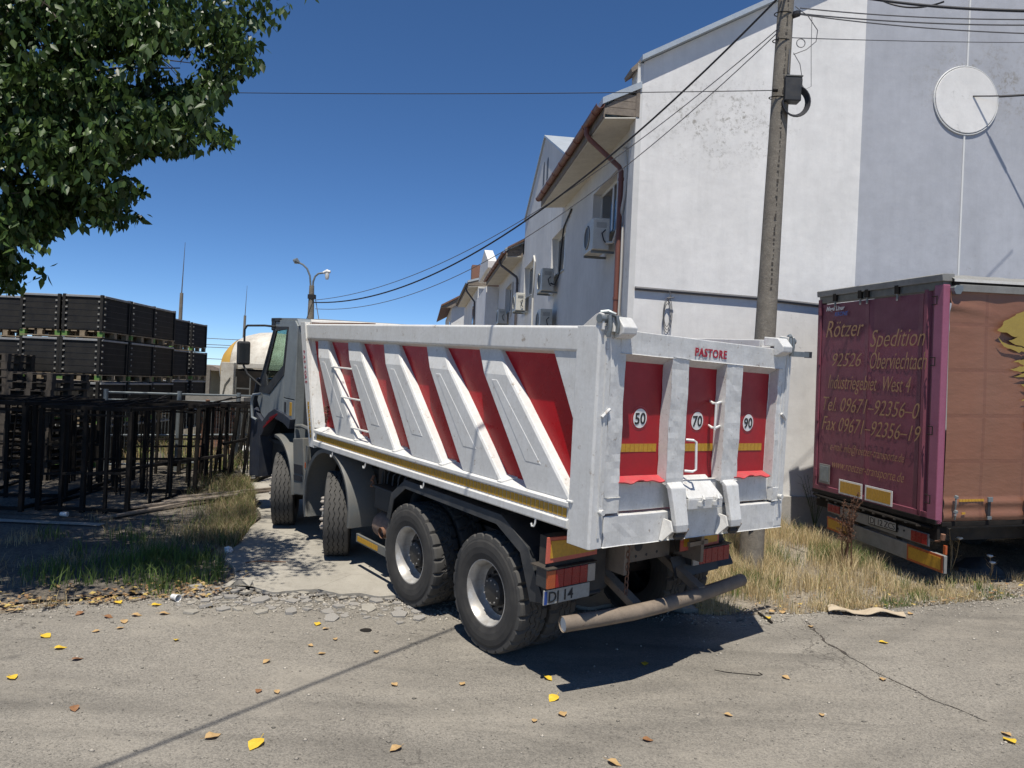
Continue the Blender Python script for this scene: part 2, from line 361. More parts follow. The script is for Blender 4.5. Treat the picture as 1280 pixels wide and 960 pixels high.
def leaf_single(name, c1, c2, tr=.2):
    n = NT(name); c = n.ramp(n.noise(30, 4), .35, .7, c1, c2); n.col(c); n.rough(.5)
    t = n.n('ShaderNodeBsdfTranslucent'); n.l(c, t.inputs[0]); mx = n.n('ShaderNodeMixShader'); mx.inputs[0].default_value = tr
    out = n.t.nodes['Material Output']; n.l(n.b.outputs[0], mx.inputs[1]); n.l(t.outputs[0], mx.inputs[2]); n.l(mx.outputs[0], out.inputs[0]); return n.m
M['leaf_green'] = leaf_single('leaf_green', (.035, .068, .018), (.060, .105, .028))
M['leaf_yellow'] = leaf_single('leaf_yellow', (.66, .42, .03), (.72, .52, .06), .1)
M['leaf_tan'] = leaf_single('leaf_tan', (.42, .27, .12), (.55, .38, .18), .1)
M['leaf_brown'] = leaf_single('leaf_brown', (.20, .10, .05), (.34, .17, .07), .1)
def curtain():
    n = NT('curtain_orange')
    c = n.ramp(n.noise(1.1, 7, .6, stretch=(1, 1, .5)), .3, .75, (.205, .086, .050), (.250, .112, .068))
    fd = n.ramp(n.noise(.9, 3, .5), .35, .75); c = n.mix(n.math('MULTIPLY', fd, .4), c, (.200, .120, .078))
    # welded pocket bands of the tarpaulin, slightly darker cloth
    sx = n.n('ShaderNodeSeparateXYZ'); n.l(n.co, sx.inputs[0])
    def band(out, period, off, w):
        m = n.math('PINGPONG', n.math('ADD', out, off), period / 2); return n.ramp(n.math('DIVIDE', m, w), .6, 1.0, (1, 1, 1), (0, 0, 0))
    b = n.math('MAXIMUM', band(sx.outputs[0], .62, .02, .03), band(sx.outputs[2], .56, .10, .03))
    c = n.mix(n.math('MULTIPLY', b, .30), c, (.13, .05, .033))
    weave = n.n('ShaderNodeTexWave'); weave.inputs['Scale'].default_value = 30; n.l(n.co, weave.inputs['Vector'])
    n.col(c); n.rough(.5); h = n.math('ADD', n.math('MULTIPLY', n.noise(2.5, 5, .6, stretch=(1, 1, 2.2)), 2), n.math('MULTIPLY', b, -.15)); n.bump(h, .25, .02); return n.m
M['curtain'] = curtain()
M['logo_yellow'] = weathered('logo_yellow', (.34, .25, .05), (.24, .17, .045), .6, amount=.5, scale=6)

def text(body, name, parent, size, mat, M4, shear=0, offset=0, extrude=.001, space=1, align='LEFT', label=None):
    cu = bpy.data.curves.new(name, 'FONT'); cu.body = body; cu.size = size; cu.shear = shear; cu.offset = offset
    cu.extrude = extrude; cu.space_character = space; cu.align_x = align; cu.resolution_u = 3; cu.materials.append(mat)
    tmp = bpy.data.objects.new(name, cu); COL.objects.link(tmp)
    me = bpy.data.meshes.new_from_object(tmp.evaluated_get(bpy.context.evaluated_depsgraph_get())); bpy.data.objects.remove(tmp)
    o = bpy.data.objects.new(name, me); COL.objects.link(o); o.parent = parent; o.matrix_local = M4
    if label: o['label'] = label
    return o
def basis(o, x, y):             # matrix with local x,y given
    x = Vector(x).normalized(); y = Vector(y); z = x.cross(y).normalized(); y = z.cross(x)
    return Matrix.Translation(o) @ Matrix((x, y, z)).transposed().to_4x4()

#%%GROUND
# ================================================================== GROUND
def n2(x, y, s=1, o=0): return noise.noise(Vector((x * s + o, y * s - o, o)))
def sheet(name, x0, x1, nx, ylo, yhi, ny, mat, dz, rough=0):
    mb = MB()
    def fn(u, v):
        x = x0 + (x1 - x0) * u; a, b = ylo(x), yhi(x); y = a + (b - a) * v
        return (x, y, zg(y) + dz + (n2(x, y, 1.3, 5) * rough if rough else 0))
    mb.grid(fn, nx, ny); return mb.build(name, mat, fix=False)
def lerp_pts(P):
    def f(x):
        if x <= P[0][0]: return P[0][1] + (P[1][1] - P[0][1]) / (P[1][0] - P[0][0]) * (x - P[0][0]) if False else P[0][1]
        for (a, b), (c, d) in zip(P, P[1:]):
            if x <= c: return b + (d - b) * (x - a) / (c - a)
        return P[-1][1]
    return f
edge_far = lerp_pts([(-30, 3.5), (-9, 5.0), (-6, 6.35), (-4.7, 7.25), (-3.6, 7.75), (-2.9, 7.95), (-1.2, 7.95), (.5, 8.0), (2.3, 8.02), (3.2, 8.18), (4.2, 8.45), (5.4, 8.85), (6.6, 9.2), (10, 10.2), (30, 14)])
def edge_n(x): return edge_far(x) + n2(x, 0, 2.2, 3) * .12 + n2(x, 0, 9, 8) * .05
mb = MB()
ys = [-400, -60, -20, -4] + [(-4 + i * .5) for i in range(1, 45)] + [20, 23, 26, 30, 34, 38, 60, 120, 400, 1500]
xs = [-1500, -200, -60, -30] + [-20 + i * 1.0 for i in range(41)] + [30, 60, 200, 1500]
mb.v = [(x, y, zg(y) - .02) for y in ys for x in xs]
nx = len(xs); mb.f = [(j * nx + i, j * nx + i + 1, (j + 1) * nx + i + 1, (j + 1) * nx + i) for j in range(len(ys) - 1) for i in range(nx - 1)]
setp(mb.build('ground', M['dirt'], fix=False), kind='structure')
road = sheet('asphalt_road', -30, 30, 420, lambda x: -12, edge_n, 60, M['asphalt'], .0)
setp(road, kind='structure')
# long seam crack of the road, running towards the camera on the right: crumbled rubble in it
# yard floor on the left, dark trodden soil
yard = sheet('yard_floor', -22, -3.7, 60, lambda x: max(edge_far(x) + .25, 0) + n2(x, 1, 2, 2) * .15, lambda x: 32, 60, M['yard_soil'], .004, .012)
setp(yard, kind='structure')
# concrete driveway slab under the truck
L = [(8.12, -3.0), (8.4, -3.05), (9.2, -3.38), (11, -3.62), (13, -4.3), (15, -5.2), (19, -7.5)]
Rr = [(8.12, 2.1), (8.6, 1.95), (9.5, 1.5), (11.3, .4), (13, -.6), (15, -1.6), (19, -3.6)]
fl, fr = lerp_pts(L), lerp_pts(Rr)
def drv(u, v):
    y = 8.12 + (19 - 8.12) * v ** 1.2; a, b = fl(y), fr(y); a += n2(y, 3, 2.5) * .12 * (1 if v > 0 else 0)
    x = a + (b - a) * u
    if v == 0: y += n2(x, 0, 2.7, 7) * .22 + n2(x, 2, 8, 7) * .07
    return (x, y, zg(y) + .032)
mb = MB(); mb.grid(drv, 90, 60)
drive = mb.build('concrete_driveway', M['concrete'], fix=False)
sm = drive.modifiers.new('thick', 'SOLIDIFY'); sm.thickness = .05; sm.offset = -1
setp(drive, kind='structure')
# broken slab pieces along its front edge
def chunk_mesh(r, h, k):
    n = random.randint(4, 6); a0 = random.random() * 6
    pts = [(r * random.uniform(.65, 1.15) * math.cos(a0 + i * 2 * math.pi / n), r * random.uniform(.55, 1.0) * math.sin(a0 + i * 2 * math.pi / n), 0) for i in range(n)]
    m = MB(); m.prism(pts, (random.uniform(-.01, .01), random.uniform(-.01, .01), h)); return m.mesh('concrete_chunk', M['stone_grey'] if k % 4 else M['concrete'])
cms = [chunk_mesh(random.uniform(.7, 1.1), .35, k) for k in range(14)]
spots = []
for k in range(190):
    for _ in range(30):
        if k < 150: x = random.uniform(-3.15, -.8); y = 8.0 + n2(x, 0, 2.7, 7) * .22 + random.gauss(-.10, .15)
        else: x = random.uniform(-3.3, -2.7); y = random.uniform(7.6, 8.2)
        r = random.choice([.045, .06, .075, .10, .12])
        if all((x - a) ** 2 + (y - b) ** 2 > ((r + c) * .74) ** 2 for a, b, c in spots): break
    else: continue
    spots.append((x, y, r))
    o = bpy.data.objects.new('concrete_chunk', cms[k % 14]); COL.objects.link(o); o.parent = drive
    o.location = (x, y, zg(y) - .004); o.scale = (r, r, r * random.uniform(.9, 1.3) * .6); o.rotation_euler = (random.gauss(0, .10), random.gauss(0, .10), random.random() * 6)

# pebbles and crumbs
def pebbles(name, pts, sz, base):
    oct_v = np.array([(1, 0, 0), (0, 1, 0), (-1, 0, 0), (0, -1, 0), (0, 0, .6), (0, 0, -.6)]); of = np.array([(0, 1, 4), (1, 2, 4), (2, 3, 4), (3, 0, 4), (1, 0, 5), (2, 1, 5), (3, 2, 5), (0, 3, 5)])
    n = len(pts); V = oct_v[None] * (rng.uniform(.6, 1.3, (n, 6, 1))) * np.asarray(sz)[:, None, None]
    a = rng.uniform(0, 6.3, n); c, s = np.cos(a), np.sin(a); x = V[:, :, 0] * c[:, None] - V[:, :, 1] * s[:, None]; y = V[:, :, 0] * s[:, None] * .75 + V[:, :, 1] * c[:, None] * .75
    V = np.stack([x, y, V[:, :, 2]], -1) + np.asarray(pts)[:, None]
    F_ = (of[None] + (np.arange(n) * 6)[:, None, None]).reshape(-1, 3)
    col = np.repeat(np.asarray(base)[None] * rng.uniform(.45, 1.5, (n, 1)), 6, 0)
    return fast_mesh(name, V.reshape(-1, 3), F_, M['pebble'], col)
P = []; sz = []
for k in range(9000):
    r = random.random()
    if r < .45: x = random.uniform(-7, 8.5); y = edge_far(x) + random.gauss(-.02, .16)
    elif r < .62: x = random.uniform(4, 8.5); y = edge_far(x) + abs(random.gauss(.1, .35))
    elif r < .80: x = random.uniform(-3.3, -.4); y = random.gauss(7.85, .22)
    elif r < .84: t = random.random() ** 1.6; x = 3.19 + .62 * t + random.gauss(0, .035 + .03 * (1 - t)) - .45 * math.sin(t * 3.1) * .5; y = 7.95 - 2.1 * t + random.gauss(0, .02)
    else: x = random.uniform(-6, 7); y = random.uniform(4, 8)
    P.append((x, y, zg(y) + .003)); sz.append(random.choice([.005, .007, .010, .014, .02]) * (.5 if .80 < r < .84 else 1 if r < .93 else .5))
setp(pebbles('gravel', P, sz, (.30, .275, .235)), 'grey gravel and crumbs scattered along the road edge', 'gravel', kind='stuff')
# crack in the road: a dark narrow groove filled line
mb = MB(); pts = []
for i in range(60):
    t = i / 59; x = 3.19 + .62 * t - .22 * math.sin(t * 3.1) + n2(t * 9, 1, 1, 4) * .05; y = 7.98 - 2.1 * t; pts.append((x, y, .003 + .045 * abs(n2(t * 14, 3)) * (1.2 - t)))
for i in range(59):
    (x, y, w), (x2, y2, w2) = pts[i], pts[i + 1]
    mb.add([(x - w, y, zg(y) + .004), (x + w, y, zg(y) + .004), (x2 + w2, y2, zg(y2) + .004), (x2 - w2, y2, zg(y2) + .004)], [(0, 1, 2, 3)])
setp(mb.build('road_crack', M['chassis'], fix=False), kind='structure')

#%%GRASS
# ================================================================== GRASS
def grass(name, pts, hgt, wid, cols, lean=.35, bend=.5, label='', mat=None):
    pts = np.asarray(pts, float); n = len(pts); h = np.asarray(hgt); w = np.asarray(wid); a = rng.uniform(0, 2 * np.pi, n)
    ld_ = rng.uniform(0, lean, n) * h; dx, dy = np.cos(a) * ld_, np.sin(a) * ld_; px_, py_ = -np.sin(a) * w, np.cos(a) * w
    ra = rng.uniform(0, 2 * np.pi, n); px_, py_ = np.cos(ra) * w, np.sin(ra) * w
    x, y, z = pts.T
    V = np.zeros((n, 5, 3))
    V[:, 0] = np.stack([x - px_, y - py_, z], -1); V[:, 1] = np.stack([x + px_, y + py_, z], -1)
    V[:, 2] = np.stack([x - px_ * .8 + dx * .4, y - py_ * .8 + dy * .4, z + h * .55], -1); V[:, 3] = np.stack([x + px_ * .8 + dx * .4, y + py_ * .8 + dy * .4, z + h * .55], -1)
    V[:, 4] = np.stack([x + dx * (1 + bend), y + dy * (1 + bend), z + h * (1 - .25 * bend * ld_ / np.maximum(h, 1e-3))], -1)
    F_ = np.array([(0, 1, 3), (0, 3, 2), (2, 3, 4)]); Fq = (F_[None] + (np.arange(n) * 5)[:, None, None]).reshape(-1, 3)
    col = np.repeat(np.asarray(cols), 5, 0)
    o = fast_mesh(name, V.reshape(-1, 3), Fq, mat or M['grass'], col); return setp(o, label, 'grass', kind='stuff')
DRY = np.array([(.62, .50, .28), (.54, .42, .23), (.72, .60, .37), (.42, .32, .17)]); GRN = np.array([(.12, .19, .05), (.17, .24, .07), (.09, .14, .04)])
P = []; H_ = []; Wd = []; C_ = []
def put(x, y, h, w, c): P.append((x, y, zg(y) - .01)); H_.append(h); Wd.append(w); C_.append(c * random.uniform(.7, 1.15))
for k in range(125000):
    x = random.uniform(1.2, 9.5); e = edge_far(x); y = e + .02 + abs(random.random() ** 1.25) * (12.6 - e)
    if x < 2.1 and y < 8.4 + (2.1 - x) * 1.4: continue
    d = y - e; den = .42 + n2(x, y, 1.6, 2) * 1.0 + n2(x, y, 5, 2) * .4
    if x > 4.6: den -= .55 * max(0, 1 - d / .9) * min(1, (x - 4.6) / 1.2)
    if (x - 5.3) * .974 + (y - 9.3) * .227 > 0 and (y - 9.3) * .974 - (x - 5.3) * .227 > .3: den = -.1
    if random.random() > den: continue
    g = n2(x, y, .9, 9) + n2(x, y, 4, 1) * .4 > .22
    hh = (.08 + .17 * min(1, d / .7) + .09 * n2(x, y, 2.5, 6)) * random.uniform(.5, 1.25)
    if x > 5: hh *= .62
    put(x, y, max(hh, .05), random.uniform(.0016, .0036), (GRN if (g and random.random() < .75) or random.random() < .06 else DRY)[random.randrange(3)])
grass('dry_grass', P, H_, Wd, C_, .45, .6, 'tall straw coloured dry grass with green patches between the road and the maroon trailer')
# seed heads on the dry grass
P = []; H_ = []; Wd = []; C_ = []
for k in range(46000):
    x = random.uniform(-9.5, -3.0); e = edge_far(x); y = e + random.random() ** 1.1 * 5.2
    lim = fl(y) if y > 8.1 else -2.95
    if x > lim - .03: continue
    den = .42 + n2(x, y, 1.5, 12) * .9 - max(0, (y - 10.2)) * .45 * (1 if x < -4.6 else .2)
    if y - e < .55: den -= .35
    if x < -4.7: den -= .28
    if x < -6.3 and y > 9.3: den -= .6
    if random.random() > den: continue
    green = (x + 3.8) ** 2 / 1.1 + (y - 8.6) ** 2 / .7 < 1.0 + n2(x, y, 3) or (x < -4.6 and n2(x, y, 1.3, 30) > .12 and y > 7.6)
    if green: put(x, y, random.uniform(.08, .26), random.uniform(.003, .006), GRN[random.randrange(3)] * 1.05)
    else: put(x, y, random.uniform(.04, .20), random.uniform(.0022, .004), DRY[random.randrange(4)] * .8)
grass('mixed_grass', P, H_, Wd, C_, .5, .6, 'green and dry grass patch left of the concrete driveway')
P = []; H_ = []; Wd = []; C_ = []
for k in range(9000):
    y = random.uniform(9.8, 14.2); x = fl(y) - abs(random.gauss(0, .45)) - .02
    put(x, y, random.uniform(.06, .24) * (1 if y < 13 else 1.2), random.uniform(.002, .004), (DRY[random.randrange(4)] * .6 if random.random() < .7 else GRN[random.randrange(3)]))  # dry blades tinted darker, so shade is put into their colour
grass('shade_tinted_weeds', P, H_, Wd, C_, .6, .7, 'dry weeds coloured darker for the shade, growing along the driveway beside the front wheel')
P = []; H_ = []; Wd = []; C_ = []
for k in range(7000):
    x = random.uniform(-8, -4.6); y = random.uniform(15.2, 19)
    if n2(x, y, 1.2, 3) < -.05: continue
    put(x, y, random.uniform(.15, .5), random.uniform(.004, .007), (DRY[random.randrange(4)] * .9 if random.random() < .55 else GRN[random.randrange(3)] * 1.2))
grass('yard_weeds', P, H_, Wd, C_, .6, .7, 'sunlit weeds behind the black steel racks')
#%%TRUCK
# ================================================================== DUMP TRUCK  (local frame: X forward, Y left, Z up, origin under the tailgate)
TM = Matrix(((-.6054615, -.7958715, .00222221, 1.61814715), (.79486043, -.60482852, -.04877867, 6.49907667), (.0401656, -.02776726, .99880714, .21031888), (0, 0, 0, 1)))
T = thing('dump_truck', 'white and silver four-axle dump truck with red panels between slanted white ribs', 'dump truck', TM)
WP = M['white_paint']; GP = M['gate_paint']
# --- body side (both sides), mirrored by sy
def body_side(sy):
    Y = lambda y: y * sy
    def P3(x, y, z): return (x, Y(y), z)
    mb = MB(); mb.hexa([P3(.24, 1.155, 1.5), P3(5.2, 1.155, 1.5), P3(5.2, 1.10, 1.5), P3(.24, 1.10, 1.5)], [P3(.24, 1.155, 2.86), P3(5.62, 1.155, 2.86), P3(5.62, 1.10, 2.86), P3(.24, 1.10, 2.86)])
    mb.build('side_panel', M['red_paint'], T)
    # top rail
    pr = [(1.06, 2.895), (1.235, 2.9), (1.25, 2.885), (1.25, 2.715), (1.235, 2.70), (1.12, 2.665), (1.06, 2.665)]
    mb = MB(); mb.prism([P3(.23, y, z) for y, z in pr], (5.42, 0, 0)); mb.xf(lambda p: Vector((p.x, p.y + .005 * n2(p.x, p.z, 1.3) * sy, p.z)))
    mb.build('top_rail', WP, T, bevel=.006)
    # bottom rail with step and reflective strip
    pr = [(1.0, 1.325), (1.262, 1.325), (1.272, 1.335), (1.272, 1.392), (1.25, 1.402), (1.25, 1.492), (1.272, 1.50), (1.272, 1.532), (1.125, 1.60), (1.0, 1.60)]
    mb = MB(); mb.prism([P3(.235, y, z) for y, z in pr], (4.955, 0, 0)); mb.build('bottom_rail', WP, T, bevel=.003)
    mb = MB(); x = .26
    while x < 5.12:
        mb.box(x, x + .046, Y(1.251), Y(1.255), 1.412, 1.484); x += .056
    mb.build('reflective_strip', M['reflect_yellow'], T)
    # five slanted ribs: outer faces tapering upwards
    tops = [(5.33, 5.04), (4.43, 4.13), (3.51, 3.22), (2.58, 2.29), (1.64, 1.35)]; bots = [(4.56, 4.02), (3.60, 3.08), (2.69, 2.13), (1.74, 1.16), (.78, .25)]
    for (a, b), (c, d) in zip(tops, bots):
        # side profile of the rib is thin at the very top, full depth 0.3 m lower down
        k = .80
        m1 = (a + (c - a) * (1 - k), b + (d - b) * (1 - k) + .0, 2.70 + (1.545 - 2.70) * (1 - k))
        mb = MB()
        o = .03
        rows = []
        for (xa, xb, z, dep) in ((a, b - .0, 2.705, .075), (m1[0], m1[1], m1[2], .125), (c, d, 1.548, .125)):
            rows.append([P3(xa + .02, 1.115, z), P3(xa, 1.12 + dep, z), P3(xb, 1.12 + dep, z), P3(xb - o, 1.12 + dep - .012, z), P3(xb - o - .02, 1.115, z)])
        V = [p for r in rows for p in r]; n5 = 5
        Fc = [(i * 5 + j, i * 5 + (j + 1) % 5, (i + 1) * 5 + (j + 1) % 5, (i + 1) * 5 + j) for i in range(2) for j in range(5)] + [tuple(range(5)), tuple(range(10, 15))]
        mb.add(V, Fc)
        rib = mb.build('rib', WP, T, bevel=.005)
        # raised stiffening panel on the rib face
        def onface(s, t, y=1.2465):   # s across 0..1, t down 0..1
            xa = a + (c - a) * t; xb = b + (d - b) * t; return P3(xa + (xb - xa) * s, y, 2.70 + (1.545 - 2.70) * t)
        q0 = [onface(.22, .23, 1.240), onface(.52, .23, 1.240), onface(.74, .82, 1.240), onface(.26, .82, 1.240)]
        q1 = [onface(.26, .245, 1.2478), onface(.47, .245, 1.2478), onface(.70, .80, 1.2478), onface(.30, .80, 1.2478)]
        mb = MB(); mb.hexa(q0, q1); mb.build('raised_panel', WP, rib, bevel=.003)
        # weld gusset plate at the rib foot
        mb = MB(); mb.hexa([P3(d + .01, 1.13, 1.597), P3(d - .16, 1.13, 1.597), P3(d - .05, 1.262, 1.538), P3(d + .01, 1.262, 1.538)],
                           [P3(d + .01, 1.13, 1.61), P3(d - .16, 1.13, 1.61), P3(d - .05, 1.262, 1.549), P3(d + .01, 1.262, 1.549)])
        mb.build('gusset', GP, rib)
    mb = MB(); mb.hexa([P3(.53, 1.12, 2.70), P3(.53, 1.235, 2.70), P3(.235, 1.235, 2.70), P3(.235, 1.12, 2.70)], [P3(.26, 1.12, 2.18), P3(.26, 1.235, 2.18), P3(.235, 1.235, 2.18), P3(.235, 1.12, 2.18)])
    mb.build('corner_gusset', GP, T, bevel=.004)
    # forward-leaning bulkhead post and inner strip
    mb = MB(); mb.hexa([P3(5.33, 1.27, 1.30), P3(5.17, 1.27, 1.30), P3(5.17, 1.02, 1.30), P3(5.33, 1.02, 1.30)], [P3(5.77, 1.27, 2.925), P3(5.61, 1.27, 2.925), P3(5.61, 1.02, 2.925), P3(5.77, 1.02, 2.925)])
    mb.build('front_post', WP, T, bevel=.005)
    mb = MB(); mb.hexa([P3(5.20, 1.255, 1.56), P3(5.02, 1.12, 1.56), P3(5.02, 1.06, 1.56), P3(5.20, 1.06, 1.56)], [P3(5.60, 1.255, 2.70), P3(5.50, 1.12, 2.70), P3(5.50, 1.06, 2.70), P3(5.60, 1.06, 2.70)])
    mb.build('front_post_flange', WP, T)
    if sy > 0:
        for k in range(9):
            z = 1.42 + k * .052; x = 5.25 + (z - 1.3) * .271
            mb = MB(); mb.box(x - .022, x + .022, 1.271, 1.274, z, z + .044); mb.build('reflector', M['reflect_yellow'], T)
body_side(1); body_side(-1)
# vertical lettering on the front post
for i, ch in enumerate('PASTORE'):
    z = 2.55 - i * .066; x = 5.72 + (z - 2.925) * .271 - .01
    text(ch, 'lettering', T, .085, M['letter_red'], basis((x - .02, 1.2725, z), (-.26, 0, -.965), (-.965, 0, .26)) if False else basis((x + .02, 1.2725, z), (0.0, 0, -1), (-1, 0, 0)), extrude=.001)
# ladder between first and second rib
for z, xa, xb in ((2.37, 4.80, 4.62), (2.02, 4.55, 4.33), (1.68, 4.30, 4.08)):
    mb = MB(); xa = 5.04 + (4.02 - 5.04) * (2.70 - z) / 1.155 + .02; xb = 4.43 + (3.60 - 4.43) * (2.70 - z) / 1.155
    mb.tube([(xa + .02, 1.13, z - .07), (xa - .03, 1.235, z - .02), (xa - .02, 1.25, z), (xb, 1.25, z), (xb, 1.24, z)], .011, 6)
    mb.build('ladder_rung', WP, T, smooth=True)
# latches at the foot of the red panels
for (x, z) in ((5.03, 1.78), (3.66, 1.78), (1.84, 1.80)):
    mb = MB(); mb.box(x - .03, x + .03, 1.12, 1.155, z - .07, z + .07)
    mb.tube([(x, 1.15, z + .05), (x + .01, 1.19, z + .07), (x + .005, 1.20, z + .01), (x, 1.15, z)], .012, 6); mb.tube([(x - .01, 1.15, z - .03), (x - .02, 1.20, z - .02), (x - .01, 1.19, z - .08), (x, 1.14, z - .06)], .011, 6)
    mb.tube([(x - .01, 1.13, z - .09), (x + .01, 1.18, z - .10), (x + .02, 1.17, z - .14)], .012, 6)
    mb.build('latch', M['rust'], T, smooth=True)
# load floor, front wall, inner
mb = MB(); mb.box(.1, 5.2, -1.08, 1.08, 1.34, 1.42); mb.build('body_floor', M['rust'], T)
mb = MB(); mb.hexa([(5.28, 1.02, 1.35), (5.22, 1.02, 1.35), (5.22, -1.02, 1.35), (5.28, -1.02, 1.35)], [(5.70, 1.02, 2.90), (5.64, 1.02, 2.90), (5.64, -1.02, 2.90), (5.70, -1.02, 2.90)]); mb.build('front_wall', WP, T)
mb = MB(); mb.tube([(5.58, 1.2, 2.925), (5.5, .6, 2.93), (5.52, 0, 2.935), (5.5, -.7, 2.93), (5.55, -1.2, 2.925)], .035, 8); mb.build('rolled_tarpaulin', M['tarp_white'], T, smooth=True)
mb = MB(); mb.box(3.9, 5.65, 1.10, 1.20, 2.902, 2.918); mb.build('rail_edge_strip', M['rust'], T)
# cross bearers under the floor
for x in [.5 + .62 * i for i in range(8)]:
    mb = MB(); mb.box(x, x + .08, -1.0, 1.0, 1.22, 1.335); mb.build('cross_bearer', M['chassis'], T)

# --- tailgate (slightly racked: its right end hangs lower)
def rack(p): return Vector((p.x, p.y, p.z - .036 * (1.05 - p.y)))
def dent(mb, amt=.006, s=4): return mb.xf(lambda p: rack(Vector((p.x + amt * (n2(p.y, p.z, s, 3) + .6 * n2(p.y, p.z, s * 3, 9)), p.y, p.z + amt * .5 * n2(p.y, p.x, s, 1)))))
def gbox(name, x0, x1, y0, y1, z0, z1, m=GP, bev=.006, ny=8, nz=8, amt=.006, par=None):
    mb = MB()
    def face(f, a, b): mb.grid(f, a, b)
    face(lambda u, v: (x0, y0 + (y1 - y0) * u, z0 + (z1 - z0) * v), ny, nz); face(lambda u, v: (x1, y0 + (y1 - y0) * u, z0 + (z1 - z0) * v), ny, nz)
    face(lambda u, v: (x0 + (x1 - x0) * u, y0, z0 + (z1 - z0) * v), 2, nz); face(lambda u, v: (x0 + (x1 - x0) * u, y1, z0 + (z1 - z0) * v), 2, nz)
    face(lambda u, v: (x0 + (x1 - x0) * u, y0 + (y1 - y0) * v, z0), 2, ny); face(lambda u, v: (x0 + (x1 - x0) * u, y0 + (y1 - y0) * v, z1), 2, ny)
    dent(mb, amt); o = mb.build(name, m, par or T)
    w = o.modifiers.new('weld', 'WELD'); w.merge_threshold = .0008
    b = o.modifiers.new('bevel', 'BEVEL'); b.width = bev; b.segments = 2; b.limit_method = 'ANGLE'; b.angle_limit = R(50)
    return o
gbox('tailgate_skin', .10, .13, -1.05, .97, 1.50, 2.86, M['red_gate'], .001, 4, 4, .004)
gbox('tailgate_top_beam', -.005, .10, -1.10, 1.02, 2.705, 2.885, ny=24, amt=.003)
mb = MB(); mb.prism([(.0, 0, 2.712), (.10, 0, 2.65), (.10, 0, 2.712)], (0, 2.0, 0)); mb.xf(lambda p: rack(Vector((p.x, p.y - 1.05, p.z)))); mb.build('beam_underside', GP, T)
gbox('tailgate_edge_post', 0, .10, .955, 1.114, 1.60, 2.93, ny=5, nz=24, amt=.010)
gbox('tailgate_edge_post', 0, .10, -1.20, -1.055, 1.60, 2.93, ny=5, nz=24, amt=.010)
gbox('tailgate_rib', -.005, .10, .215, .425, 1.68, 2.71, ny=5, nz=22, amt=.009)
gbox('tailgate_rib', -.005, .10, -.51, -.275, 1.68, 2.71, ny=5, nz=22, amt=.009)
# lower zone: sloping shaded apron, centre bright plate, bottom frame
gbox('tailgate_apron', .05, .12, -1.05, .95, 1.475, 1.70, ny=20, amt=.006)
gbox('tailgate_edge_foot', -.008, .10, .955, 1.125, 1.475, 1.60, ny=4, nz=4, amt=.006)
gbox('tailgate_edge_foot', -.008, .10, -1.21, -1.055, 1.475, 1.60, ny=4, nz=4, amt=.006)
mb = MB(); mb.hexa([(.09, .21, 1.73), (.09, -.20, 1.73), (.12, -.20, 1.73), (.12, .21, 1.73)], [(-.075, .21, 1.56), (-.075, -.24, 1.56), (.08, -.24, 1.56), (.08, .21, 1.56)])
mb.hexa([(-.075, .21, 1.56), (-.075, -.24, 1.56), (.08, -.24, 1.56), (.08, .21, 1.56)], [(-.070, .21, 1.468), (-.070, -.24, 1.468), (.08, -.24, 1.468), (.08, .21, 1.468)]); mb.xf(rack)
cpl = mb.build('centre_plate', GP, T, bevel=.008)
for y in (.06, -.13):
    mb = MB(); mb.box(-.10, -.074, y - .03, y + .035, 1.50, 1.535); mb.tube([(-.09, y, 1.53), (-.11, y, 1.56), (-.09, y - .01, 1.585)], .014, 6); mb.xf(rack); mb.build('lug', GP, cpl)
# red torn rubber lips
for (ya, yb) in ((.975, .42), (-.46, -1.03)):
    mb = MB()
    def fn(u, v, ya=ya, yb=yb):
        y = ya + (yb - ya) * u; return rack(Vector((.098 - .105 * v, y + .02 * v * (1 if u > .5 else -.3), 1.735 - .028 * v - .008 * v * math.sin(u * 9) + .012 * n2(u * 6, v * 3, 1, 2) * v)))
    mb.grid(fn, 18, 4); o = mb.build('rubber_lip', M['red_rubber'], T, fix=False); s_ = o.modifiers.new('t', 'SOLIDIFY'); s_.thickness = .010
# locking arms hooked over the bottom beam
for (ya, yb) in ((.415, .235), (-.30, -.475)):
    arm = MB(); st = [(.0, 1.70, 0), (-.055, 1.655, 0), (-.085, 1.50, .015), (-.115, 1.36, .02), (-.11, 1.30, .03)]
    V = []
    for x, z, sh in st: V += [(x, ya - sh, z), (x, yb + sh * .4, z), (x + .05, yb + sh * .4, z - .01), (x + .05, ya - sh, z - .01)]
    arm.add(V, [(i * 4 + j, i * 4 + (j + 1) % 4, i * 4 + 4 + (j + 1) % 4, i * 4 + 4 + j) for i in range(4) for j in range(4)] + [(0, 1, 2, 3), (16, 17, 18, 19)]); arm.xf(rack)
    a_ = arm.build('locking_arm', GP, T, bevel=.008)
    mb = MB(); mb.box(-.085, -.06, yb + .045, ya - .055, 1.235, 1.31); mb.tube([(-.08, yb + .03, 1.26), (-.08, ya - .04, 1.26)], .018, 8); mb.xf(rack); mb.build('pin', M['chassis'], a_)
    mb = MB(); mb.prism([(-.10, ya + .015, 1.31), (-.03, ya + .05, 1.225), (-.005, ya + .06, 1.23), (-.005, ya + .02, 1.40), (-.07, ya + .01, 1.39)], (.0, -.018, 0)); mb.xf(rack); mb.build('hinge_cheek', M['tarp_white'], a_)
    mb = MB(); mb.prism([(-.11, yb + .012, 1.32), (-.05, yb + .012, 1.215), (.01, yb + .012, 1.22), (.01, yb + .012, 1.40)], (.0, -.016, 0)); mb.xf(rack); mb.build('hinge_cheek', M['rusty_tube'], a_)
gbox('bottom_beam', .0, .14, -1.24, 1.10, 1.215, 1.455, ny=30, nz=4, amt=.006)
